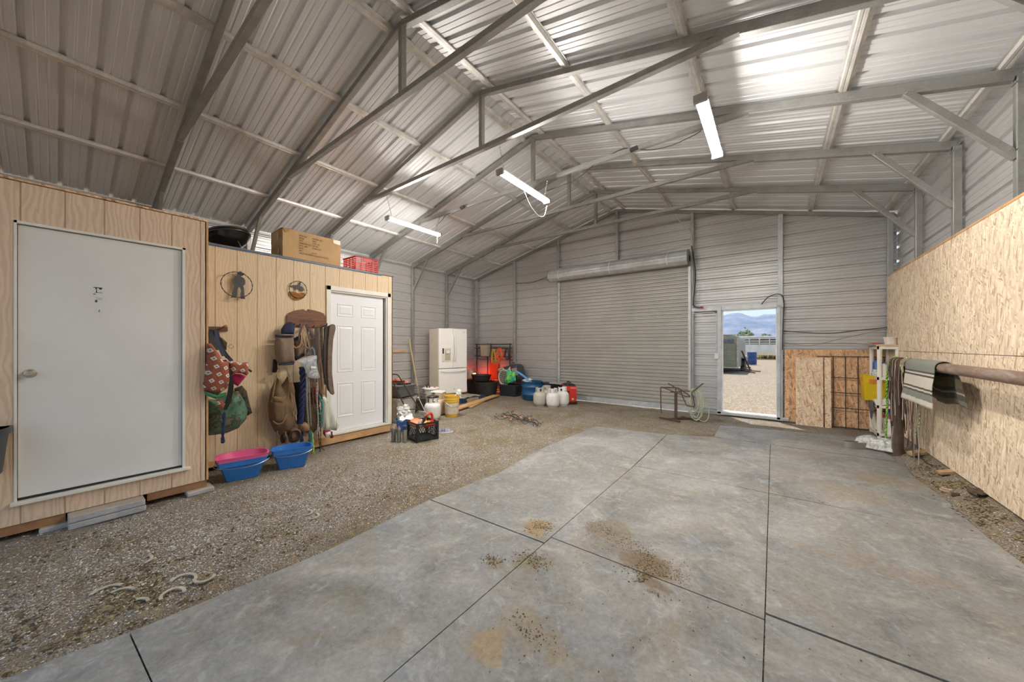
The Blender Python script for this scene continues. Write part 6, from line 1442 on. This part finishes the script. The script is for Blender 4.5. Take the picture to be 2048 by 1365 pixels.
# reins, straps over the pipe
def drape(yy,zl,zr,w,x0=.0,seed=0):
    random.seed(seed); c=(1.29,1.222); rr_=.052+.004*(seed%3); P_=[]
    n=7; L=max(2,int((1.222-zl)/.11))
    for k in range(L,0,-1): P_.append((c[0]-rr_-.004*math.sin(k*1.3+seed)-.012*random.random(),yy+.015*math.sin(k*.9+seed),c[1]-(1.222-zl)*k/L))
    for k in range(n+1): a=PI-PI*k/n; P_.append((c[0]+rr_*math.cos(a),yy,c[1]+rr_*math.sin(a)))
    L=max(2,int((1.222-zr)/.11))
    for k in range(1,L+1): P_.append((c[0]+rr_+.004+.012*random.random(),yy+.02*math.sin(k*1.1+seed),c[1]-(1.222-zr)*k/L))
    return P_
M['greystrap']=leather('grey_worn_strap',(.25,.21,.18)); M['pastrap']=leather('pale_worn_strap',(.42,.35,.28))
for i,(yy,zl,zr,w,mt,lab) in enumerate((
    (6.66,.78,.20,.020,'darklea','dark leather strap over the pipe end, shorter one'),
    (6.60,.35,.55,.026,'brownlea','brown strap over the pipe, just left of the post'),
    (6.53,.10,.60,.020,'pastrap','pale rein running down the front of the post'),
    (6.46,.62,.25,.034,'greystrap','wide grey strap over the pipe with a buckle fold'),
    (6.40,.86,.40,.018,'redstrap','thin reddish strap over the pipe'),
    (6.34,.48,.12,.026,'darklea','dark leather rein hanging right of the post'),
    (6.26,.70,.05,.022,'greystrap','grey rein hanging almost to the ground behind the post'),
    (6.10,.55,.02,.028,'pastrap','long pale rein hanging nearest the striped blanket'),
    (6.70,.45,.70,.024,'greystrap','grey strap over the very end of the pipe'),
    (6.63,.60,.30,.030,'darklea','broad dark strap over the pipe end with a short front tail'),
    (6.56,.70,.35,.028,'brownlea','brown leather cinch over the pipe above the post'),
    (6.50,.40,.15,.020,'darklea','narrow dark rein crossing the front of the post'),
    (6.43,.55,.45,.030,'pastrap','pale strap over the pipe right of the post, ending at mid height'),
    (6.30,.90,.10,.034,'brownlea','long brown strap hanging behind the pipe almost to the dirt'))):
    if mt=='redstrap' and 'redstrap' not in M: M['redstrap']=leather('red_brown_strap',(.26,.08,.05))
    t=thing('bridle_strap',lab,'strap',(1.29,yy,1.2)); mb=MB(); 
    P_=drape(yy,zl,zr,w,seed=i)
    def nf(k,P_=P_): 
        d=Vector(P_[k])-Vector((1.29,P_[k][1],1.222 if P_[k][2]>1.2 else P_[k][2])); return d if d.length>1e-5 else Vector((1,0,0))
    mb.ribbon(P_,w,.004,nf); ob('strap',mb,M[mt],t,smooth=50,world=True)
t=thing('rope','green and black speckled rope looped over the pipe end, hanging to the mat','rope',(1.24,6.72,.6))
ob('rope',rope_mb([(1.36,6.70,.95),(1.345,6.70,1.2),(1.29,6.70,1.285),(1.235,6.71,1.2),(1.215,6.74,.95),(1.22,6.76,.6),(1.21,6.75,.3),(1.20,6.72,.03)],.007,2,70),plain('speckled_green_rope',(.22,.46,.06),.8,var=1.0,scale=60),t,world=True)
t=thing('rope','green and white speckled rope hanging behind the post','rope',(1.36,6.3,.6))
ob('rope',rope_mb([(1.26,6.24,1.10),(1.25,6.24,1.22),(1.30,6.24,1.285),(1.35,6.24,1.2),(1.37,6.22,.8),(1.38,6.20,.5),(1.36,6.24,.35)],.007,2,70),plain('speckled_green_rope_b',(.42,.50,.24),.8,var=1.0,scale=60),t,world=True)
t=thing('rope','black cord trailing from the pipe onto the dirt','rope',(1.40,6.1,.4))
mb=MB(); mb.tube(spline([(1.34,6.14,1.18),(1.36,6.14,.7),(1.36,6.16,.25),(1.40,6.05,.09),(1.47,5.90,.10)],8),.006,6); ob('rope',mb,M['wire'],t,world=True)
# striped blanket
m,nt,b=new('striped_saddle_blanket'); tc=nt.nodes.new('ShaderNodeUVMap'); 
sp=nt.nodes.new('ShaderNodeSeparateXYZ'); nt.links.new(tc.outputs[0],sp.inputs[0])
g_=(.20,.215,.18); w_=(.62,.58,.50); k_=(.03,.028,.025)
c=ramp(nt,sp.outputs[1],[(0,w_),(.06,g_),(.13,k_),(.15,w_),(.17,k_),(.19,w_),(.31,k_),(.33,w_),(.35,k_),(.37,g_),(.50,g_),(.60,(.10,.10,.075)),(.68,k_),(.72,(.14,.12,.06)),(.82,k_),(.86,(.30,.26,.20)),(.88,k_),(.94,(.12,.11,.08))],'CONSTANT')
n=noise_n(nt,coords(nt,(1,1,1)),90,3); n2=noise_n(nt,coords(nt),10,4)
c=mix(nt,mathn(nt,'MULTIPLY',n2.outputs[0],.35),c,(.30,.27,.22)); nt.links.new(c,b.inputs['Base Color']); b.inputs['Roughness'].default_value=1; bump(nt,b,n.outputs[0],.6,.004); M['blanket']=m
t=thing('saddle_blanket','grey and white striped wool blanket folded over the pipe rail','blanket',(1.29,5.6,1.2))
nx,ny=30,46; y0,y1=5.08,5.98
def bl(u,v):
    rr_=.056; yy=y0+(y1-y0)*u; fl=.40; bk=.36; arc=PI*rr_; tot=fl+arc+bk; s_=v*tot
    wv=.014*math.sin(u*17+2*math.sin(v*5))*min(1,abs(s_-fl)/.25)+.010*noise.noise(Vector((u*5,v*6,2)))
    if s_<fl:
        d=fl-s_; sk=.10*d*(1-u); return (1.29-rr_-abs(wv)-.10*d*d, yy+.05*d*math.sin(u*3)+.20*d*(u-.3)*.6, 1.222-d)
    if s_<fl+arc:
        a=PI-(s_-fl)/rr_; return (1.29+rr_*math.cos(a),yy,1.222+rr_*math.sin(a))
    d=s_-fl-arc; return (1.29+rr_+abs(wv)+.08*d, yy-.35*d*(1-u)-.02, 1.222-d*(1-.05*math.sin(u*9)))
mb=MB(); mb.grid(nx,ny,bl)
o=ob('cloth',mb,M['blanket'],t,smooth=80,world=True)
uv=o.data.uv_layers.new(name='UVMap')
for p in o.data.polygons:
    for li in p.loop_indices:
        vi=o.data.loops[li].vertex_index; uv.data[li].uv=((vi%nx)/(nx-1),(vi//nx)/(ny-1))
sm=o.modifiers.new('thickness','SOLIDIFY'); sm.thickness=.007; sm.offset=1

# things on the ground on the right
t=thing('strap_loop','flat grey metal strap loop lying on its edge on the mat','strap loop',(.93,6.70,.012),R(20))
mb=MB(); n=28; P_=[(.17*math.cos(2*PI*k/n)+.02,.075*math.sin(2*PI*k/n)*(.62-.38*math.cos(2*PI*k/n)),.048) for k in range(n)]
P_.append(P_[0]); mb.ribbon(P_,.085,.004,lambda k:(P_[k][0],P_[k][1]*3,0)); ob('band',mb,plain('galvanised_band',(.42,.41,.38),.4,.6),t)
t=thing('plastic_bag','clouded clear plastic bag lying at the foot of the pipe post','plastic bag',(1.12,6.76,.02))
mb=MB(); mb.puff([(-.22,.10),(-.14,.20),(-.02,.17),(.16,.06),(.25,-.04),(.20,-.13),(.02,-.13),(-.14,-.09),(-.22,-.04)],(0,0,.02),(.96,-.28,0),(.28,.96,0),(0,0,1),.15,seed=61,wr=.45,fold=.04,back=.05); ob('film',mb,filmmat('cloudy_bag_film',(.86,.87,.87),.6,.3),t,smooth=50)
plank('short pale board lying on the dirt beside the strand board wall',(1.34,6.36,.10),(1.50,6.42,.14),.10,.035,'knotwood')
plank('small wooden offcut on the dirt at the strand board seam',(1.38,5.60,.10),(1.50,5.62,.13),.08,.03,'knotwood')
def rock(label,loc,r,sc,mat,seed):
    mb=MB(); mb.sphere((0,0,0),r,12,8,sc,.8,seed); o=one('stone',mb,mat,label,'stone'); o.location=loc
rock('pinkish stone on the dirt at the curved mat edge',(1.335,5.19,.035),.035,(1.4,1,.6),plain('pink_stone',(.52,.38,.30),.8),3)
rock('dark brown stone beside the pinkish one',(1.36,5.06,.04),.03,(1.3,1,.7),plain('brown_stone',(.09,.06,.04),.9),4)
rock('large brown stone against the strand board at the right edge of view',(1.46,4.98,.125),.045,(1.1,1.7,.6),bpy.data.materials['brown_stone'],5)

# ------------------------------------------------------------------ cables and small fittings
def cable(label,pts,r,mat,nm='cable',w=False):
    mb=MB(); mb.tube(spline(pts,7),r,6); return one(nm,mb,mat,label,'cable')
M['cabgrey']=plain('grey_cable',(.30,.30,.32),.5)
yw=8.20
cable('black cable drooping from wall post to the left end of the door coil',[(-6.047,8.200,3.268),(-5.550,8.200,3.228),(-5.130,8.200,3.294),(-4.677,8.000,3.343)],.008,M['wire'])
cable('white wire running over the roll-up door coil',[(-4.608,8.200,3.597),(-3.991,8.200,3.549),(-3.447,8.200,3.584),(-3.003,8.200,3.626),(-2.247,8.200,3.552),(-1.771,8.200,3.607),(-1.452,8.200,3.638),(-1.394,8.200,3.542)],.006,M['wire_w'])
cable('pale wire falling from the last truss to the roll-up door post',[(-1.472,7.100,3.911),(-1.519,7.600,3.962),(-1.502,8.100,3.953),(-1.414,8.200,3.845),(-1.394,8.200,3.692),(-1.385,8.200,3.423)],.006,M['wire_w'])
cable('black cable bundle down the post right of the roll-up door',[(-1.391,8.180,3.558),(-1.338,8.150,3.247),(-1.310,8.150,2.873),(-1.348,8.150,2.402),(-1.338,8.150,2.264),(-1.226,8.150,2.225)],.011,M['wire'])
cable('grey cable down the post beside the black bundle',[(-1.362,8.180,3.341),(-1.362,8.180,2.831),(-1.381,8.180,2.514),(-1.362,8.180,2.279)],.007,M['cabgrey'])
cable('black cable arching from the doorway header over the tall post',[(-0.183,8.200,2.228),(-0.090,8.200,2.345),(0.002,8.150,2.389),(0.098,8.140,2.388),(0.142,8.150,2.321),(0.158,8.200,2.176),(0.143,8.200,1.822),(0.136,8.200,1.356)],.008,M['wire'])
cable('white cord curved round the top of the doorway post',[(0.046,8.140,2.206),(0.105,8.130,2.201),(0.127,8.150,2.155)],.010,M['wire_w'])
cable('white cord from the door post to the light switch frame',[(-1.372,8.180,2.131),(-1.286,8.180,2.105),(-1.138,8.180,2.118),(-1.001,8.180,2.120),(-0.939,8.180,2.055),(-0.930,8.180,1.962)],.008,M['wire_w'])
cable('black cable sagging along the far wall right of the doorway, upper one',[(0.150,8.200,1.710),(0.387,8.200,1.677),(0.792,8.200,1.650),(1.106,8.200,1.686),(1.503,8.200,1.732)],.007,M['wire'])
cable('grey cable sagging along the far wall right of the doorway, lower one',[(0.150,8.200,1.496),(0.457,8.200,1.430),(0.660,8.200,1.466),(0.983,8.200,1.568),(1.503,8.200,1.716)],.006,M['cabgrey'])
mb=MB(); mb.sphere((-1.198,8.150,2.234),.022,10,8,(1.6,1,1)); one('wire_connector',mb,plain('red_connector',(.5,.03,.08),.4),'red wire connectors beside the roll-up door post','connector')
t=thing('light_switch','white light switch box on the left doorway frame','light switch',(-.93,8.19,1.22))
mb=MB(); mb.box((0,0,0),(.075,.05,.12)); ob('box',mb,plain('white_switch_box',(.74,.75,.77),.4),t,bevel=.005)
mb=MB(); mb.box((0,-.028,0),(.018,.012,.035)); ob('toggle',mb,M['white_pl'],t,smooth=0)
mb=MB(); mb.cyl((-.0,0.01,.06),(-.0,0.01,.72),.010,.010,8); ob('conduit',mb,M['frame_lt'],t)
ty=4.61
cable('black power cord clipped along the third tie beam, right half',[(-2.802,4.610,3.836),(-2.324,4.610,3.868),(-1.975,4.610,4.014),(-1.654,4.610,4.080),(-1.506,4.610,4.049),(-1.263,4.610,3.947),(-1.024,4.610,3.915),(-0.773,4.610,3.947),(-0.683,4.610,3.973)],.006,M['wire'])
cable('black power cord along the third tie beam above the left light',[(-5.390,4.610,3.833),(-5.197,4.610,3.911),(-5.125,4.610,3.973),(-4.942,4.610,3.999),(-4.818,4.610,4.056),(-4.644,4.610,4.005)],.006,M['wire'])
for (u,v,lab) in ((1268,298,'small outlet block on the third tie beam beside the ridge purlins'),(925,417,'small outlet block on the third tie beam above the left light')):
    p=(-1.451,4.560,4.001) if u==1268 else (-4.594,4.560,3.995)
    mb=MB(); mb.box(p,(.10,.05,.04),rot=(0,R(-8),0)); one('outlet_block',mb,M['wire'],lab,'outlet',bevel=.004)
cable('looped white pull cord under the middle shop light',[(-2.80,4.0,3.60),(-2.80,4.15,3.46),(-2.80,4.35,3.38),(-2.80,4.52,3.42),(-2.80,4.60,3.60)],.004,M['wire_w'])
cable('short pull cord under the left shop light',[(-5.29,4.55,3.57),(-5.29,4.56,3.50),(-5.29,4.55,3.45)],.003,M['wire_w'])
cable('orange cord running along a right roof purlin to the far wall',[(-1.633,5.000,4.105),(-1.725,6.000,4.311),(-1.721,6.600,4.318),(-1.716,7.000,4.367),(-1.706,7.900,4.259)],.006,plain('tan_cord',(.48,.32,.22),.6))

# ------------------------------------------------------------------ litter on floor
def bits(name,label,spots,mat,n,smin,smax,seed,z0=0.0,flat=.5,cat='litter'):
    rng=np.random.default_rng(seed); vs=[];fs=[]
    for (cx,cy,rx,ry,wt) in spots:
        for _ in range(int(n*wt)):
            a=rng.uniform(0,2*PI); r_=rng.random()**.5*(1.0+.35*rng.normal()); x=min(1.465,cx+rx*r_*math.cos(a)); y=min(8.1,cy+ry*r_*math.sin(a)); s_=rng.uniform(smin,smax)
            if (cat=='gravel' or seed==3) and -2.60<x<1.28 and y<6.3: continue
            if noise.noise(Vector((x*5,y*5,seed)))<-.05 and cat!='gravel': continue
            b0=len(vs); q=rng.uniform(.6,1.5,3); th=rng.uniform(0,PI); ct,st=math.cos(th),math.sin(th)
            z=gz(x,y)+z0 if not(-2.54<x<1.26 and y<6.2) else .0145
            for dx,dy,dz in ((1,0,.3),(0,1,.3),(-1,0,.25),(0,-1,.35),(.1,.1,1),(0,0,-.2)):
                X=dx*s_*q[0]; Y=dy*s_*q[1]; vs.append((x+X*ct-Y*st,y+X*st+Y*ct,z+max(-.001,dz*s_*flat*q[2])))
            for f_ in ((0,1,4),(1,2,4),(2,3,4),(3,0,4),(1,0,5),(2,1,5),(3,2,5),(0,3,5)): fs.append(tuple(i+b0 for i in f_))
    me=bpy.data.meshes.new(name); me.from_pydata(vs,[],fs); me.materials.append(mat); me.update()
    o=bpy.data.objects.new(name,me); COL.objects.link(o); tag(o,label,cat,kind='stuff'); return o
def islands(name,cols,rough=.9):
    m,nt,b=new(name); g_=nt.nodes.new('ShaderNodeNewGeometry'); k=len(cols)
    nt.links.new(ramp(nt,g_.outputs['Random Per Island'],[(i/k,c) for i,c in enumerate(cols)],'CONSTANT'),b.inputs['Base Color']); b.inputs['Roughness'].default_value=rough; return m
M['manure']=islands('dry_manure',[(.10,.065,.03),(.16,.11,.055),(.07,.05,.025),(.24,.18,.09),(.32,.26,.14)])
M['peb']=islands('pebbles',[(.38,.35,.31),(.56,.52,.46),(.25,.22,.18),(.66,.62,.56),(.44,.37,.28),(.76,.73,.67),(.32,.30,.29),(.50,.40,.30)],.8)
bits('dried_manure','crumbled brown manure scattered on the rubber mats',[(-1.02,2.56,.16,.12,.10),(-.62,2.28,.20,.12,.22),(-.72,2.42,.25,.14,.12),(-.55,2.13,.10,.06,.12),(-1.45,2.28,.09,.12,.10),(-1.25,1.92,.14,.08,.06),(-1.47,1.75,.10,.07,.04),(-.9,1.9,.9,.9,.05),(-.95,1.4,.2,.1,.04),(.3,3.0,1.0,1.5,.08),(.7,5.0,.55,1.0,.12),(.35,4.2,.2,.08,.03),(-.1,1.5,1.1,.7,.04)],M['manure'],4200,.0015,.0055,1,flat=.4)
bits('litter','brown straw and manure litter along the foot of the strand board wall',[(1.42,3.2,.14,1.4,.5),(1.42,5.3,.14,1.2,.5)],M['manure'],5200,.004,.014,2,0.0,.6)
bits('litter','trampled brown manure litter on the gravel at lower left',[(-2.9,.30,.45,.25,.5),(-3.1,.95,.7,.35,.25),(-3.3,1.7,.7,.5,.2),(-2.9,-.15,.35,.3,.2),(-3.0,2.6,.5,.7,.10),(-3.8,.2,.4,.4,.12)],M['manure'],4200,.004,.013,3,0.0,.5)
bits('pebbles','loose pale pebbles strewn over the gravel floor',[(-3.4,.6,1.0,1.1,.42),(-3.4,1.9,1.0,1.0,.25),(-3.6,3.2,1.2,1.0,.13),(-4.0,4.8,1.6,1.1,.08),(1.40,4.0,.15,2.0,.04),(-1.5,7.0,2.5,.8,.03)],M['peb'],30000,.003,.007,4,0.0,.8,'gravel')
# hoof trimmings: pale curved strips on the gravel
M['horn']=plain('hoof_horn',(.50,.45,.36),.7,var=.3,scale=20)
hs=[((-2.86,.47),.075,20,230,'largest pale curved hoof trimming, in front of the mat edge'),((-2.80,.56),.06,250,420,'pale curved hoof trimming just behind the largest'),((-2.75,.41),.06,60,280,'pale hoof trimming loop nearest the mat edge'),
    ((-3.06,.18),.09,120,230,'long thin hoof trimming at lower left, half buried'),((-2.98,.22),.08,100,200,'curved grey hoof trimming beside the half-buried one'),((-3.08,1.30),.06,-60,120,'pale hoof trimming out on the gravel, right one'),((-3.18,1.30),.05,-40,140,'pale hoof trimming out on the gravel, left one'),
    ((-2.80,.27),.06,80,170,'small hoof trimming beside the dark litter'),((-3.35,.35),.06,10,130,'faint hoof trimming in the gravel before the block step')]
for (c_,r_,a0,a1,lab) in hs:
    mb=MB(); P_=[(c_[0]+r_*math.cos(R(a0+(a1-a0)*k/12)),c_[1]+r_*.8*math.sin(R(a0+(a1-a0)*k/12)),gz(*c_)+.012) for k in range(13)]
    mb.ribbon(P_,.016,.006,lambda k:(0,0,1)); one('hoof_trimming',mb,M['horn'],lab,'hoof trimming','hoof trimmings on the gravel')

# ------------------------------------------------------------------ outside the doorway
M['trail']=plain('weathered_aluminium',(.27,.24,.19),.5,.25,.3,3); M['traildk']=plain('shaded_trailer_steel',(.13,.15,.15),.5,.3,.3,3); M['traillt']=plain('dusty_white_trailer',(.72,.68,.62),.5,0,.15,2)
t=thing('horse_trailer','old grey horse trailer seen from behind through the doorway','trailer',(-3.1,21.2,0))
# rear face toward the barn, long side facing right
tx0,tx1,ty0,ty1,tz=-3.9,-1.42,21.0,26.5,2.08
mb=MB(); prof=[(tx0,.32),(tx1,.32),(tx1,1.72),(tx1-.06,1.88),(tx1-.25,2.0),(tx0+.25,2.0),(tx0+.06,1.88),(tx0,1.72)]
mb.loft([[(x,yy,z) for x,z in prof] for yy in (ty0,ty1)]); ob('body',mb,M['trail'],t,smooth=30,world=True)
mb=MB(); mb.bb((tx0+.1,ty0-.03,.3),(tx1-1.0,ty0,1.4)); ob('rear_gate',mb,M['traildk'],t,smooth=0,world=True)
mb=MB(); mb.bb((tx1-.98,ty0-.03,.3),(tx1-.1,ty0,1.4)); ob('rear_gate',mb,plain('green_grey_gate',(.20,.21,.14),.5,.2),t,smooth=0,world=True)
for z in (.5,.7,.9,1.1,1.3):
    mb=MB(); mb.bb((tx0+.1,ty0-.05,z-.015),(tx1-.1,ty0-.03,z+.015)); ob('gate_slat',mb,M['trail'],t,smooth=0,world=True)
mb=MB(); mb.bb((tx0+.15,ty0-.02,1.55),(tx1-.2,ty0-.005,1.75)); ob('rear_window',mb,M['traildk'],t,smooth=0,world=True)
mb=MB(); mb.bb((tx1-.08,ty0-.04,.3),(tx1+.02,ty0+.02,1.9)); ob('corner_post',mb,M['graywood'],t,smooth=0,world=True)
for yy in (23.4,24.3):
    mb=MB(); mb.cyl((tx1-.05,yy,.36),(tx1+.16,yy,.36),.36,.36,24); ob('wheel',mb,M['wire'],t,world=True)
mb=MB(); mb.bb((tx1,22.9,.72),(tx1+.22,24.8,.78)); ob('fender',mb,M['trail'],t,smooth=0,world=True)
for x in (-3.0,-2.0): pass
t=thing('stock_trailer','long pale slatted stock trailer parked across the yard','trailer',(1.0,44,0))
X0,X1,YT=-2.9,8.5,44.0
mb=MB(); mb.bb((X0,YT,.75),(X1,YT+2.2,1.55)); ob('lower_side',mb,M['traillt'],t,smooth=0,world=True)
mb=MB(); mb.bb((X0-.05,YT-.03,2.32),(X1,YT+2.25,2.44)); ob('roof_edge',mb,plain('white_roof_edge',(.85,.85,.85),.4),t,smooth=0,world=True)
for z in (1.68,1.90,2.14,2.28):
    mb=MB(); mb.bb((X0,YT,z-.05),(X1,YT+.05,z+.05)); ob('side_slat',mb,M['traillt'],t,smooth=0,world=True)
mb=MB(); mb.bb((X0,YT+2.1,1.5),(X1,YT+2.15,2.35)); ob('far_side',mb,M['trail'],t,smooth=0,world=True)
for k in range(13):
    mb=MB(); x=X0+k*.85; mb.bb((x,YT-.03,.75),(x+.08,YT+.06,2.35)); ob('upright',mb,M['traillt'],t,smooth=0,world=True)
mb=MB(); mb.bb((X0+.1,YT-.05,.42),(X1,YT+.1,.76)); ob('chassis',mb,M['osb3'],t,smooth=0,world=True)
for x in (3.15,4.15):
    mb=MB(); mb.cyl((x,YT-.10,.40),(x,YT+.15,.40),.42,.42,24); wh=ob('wheel',mb,M['wire'],t,world=True)
    mb=MB(); mb.cyl((x,YT-.12,.40),(x,YT-.09,.40),.20,.20,18); ob('hub',mb,M['steel'],wh,world=False); bpy.data.objects[wh.name].children[0].location=(-t.location.x,-t.location.y,0)
t=thing('drum','dark blue drum standing behind the horse trailer','drum',(-1.28,31.4,0))
mb=MB(); mb.lathe([(0,.02),(.29,.02),(.30,.05),(.30,.30),(.31,.32),(.30,.34),(.30,.60),(.31,.62),(.30,.64),(.30,.93),(.27,.95),(0,.95)],n=28); ob('shell',mb,plain('navy_drum',(.02,.06,.20),.4),t)
t=thing('lumber_scraps','scraps of timber and bars leaning at the trailer side','lumber',(-1.2,22.6,0))
for a,b_ in (((-1.35,22.2,1.15),(-1.0,22.6,.12)),((-1.3,22.1,.10),(-.75,21.5,.04)),((-1.15,22.9,.06),(-.55,22.7,.05)),((-1.38,21.6,.20),(-1.05,21.7,.20)),((-1.3,22.0,.25),(-1.0,22.9,.25))):
    mb=MB(); mb.bar(a,b_,.06,.05); ob('timber',mb,M['rust'],t,smooth=0,world=True)
# brush beyond the yard
def treemat(name,c): return plain(name,c,.9,var=.45,scale=3)
def bush(label,x,y,w,h,seed,mat,nm='tree'):
    t=thing(nm,label,'tree',(x,y,0)); rng=random.Random(seed); mb=MB()
    for k in range(260):
        a=rng.uniform(0,2*PI); r_=rng.random()**.5; z=rng.random(); sx=w*r_*math.cos(a)*(1-.5*z); sy=w*.6*r_*math.sin(a); zz=h*(.12+.88*z*(1-.35*r_)); s_=w*rng.uniform(.05,.11)
        mb.sphere((sx,sy,zz),s_,6,4,(1,1,.9),1.2,k+seed)
    ob('foliage',mb,mat,t,smooth=0)
    mb=MB()
    for k in range(4): mb.cyl((0,0,0),(w*.3*math.cos(k*1.6),w*.2*math.sin(k*1.6),h*.6),w*.03,w*.012,6)
    ob('trunk',mb,M['brownlea'],t); return t
tm=treemat('desert_tree_foliage',(.30,.32,.20)); tm2=treemat('yellow_brush_foliage',(.33,.33,.12))
bush('left desert tree rising behind the horse trailer roof',-5.2,93,3.2,5.6,1,tm); bush('dense tree in the middle behind the stock trailer',-1.4,103,3.6,4.6,2,tm); bush('broad airy tree at the right behind the stock trailer',4.6,88,4.2,6.0,3,tm)
bush('low brush between the trees beyond the yard',1.8,97,2.6,3.4,4,tm); bush('low brush at the right edge of the doorway view',11.5,96,3.6,3.2,5,tm)
bush('yellowish weeds growing under the stock trailer',-.2,48,2.2,.9,6,tm2,'weeds'); bush('yellowish weeds under the trailer near its wheels',3.4,47.5,1.3,.7,7,tm2,'weeds')
# mountains
mb=MB(); 
def mt(u,v):
    x=-2600+5200*u; y=2600+1700*v; p=Vector((x*.0011,y*.0011,0))
    env=math.sin(PI*min(1,v*1.05))**.8
    q=x/y
    z=env*(165+36*math.exp(-((q+.08)/.03)**2)+22*math.exp(-((q+.0)/.03)**2)+14*noise.fractal(p*2.2,1.0,2.1,6))+env*16*noise.fractal(p*9,1.0,2.0,5)-60*math.sin(PI*v*3)*(v<.6)
    return (x,y,max(-5,z))
mb.grid(220,60,mt); m,nt,b=new('haze_tinted_scrub'); v=coords(nt,(.004,.004,.012)); n=noise_n(nt,v,2,7,.65)
nt.links.new(ramp(nt,n.outputs[0],[(.3,(.14,.20,.29)),(.5,(.22,.26,.34)),(.7,(.34,.33,.38))]),b.inputs['Base Color']); b.inputs['Roughness'].default_value=1  # scrub tones with the blue of distance haze painted into the base colour
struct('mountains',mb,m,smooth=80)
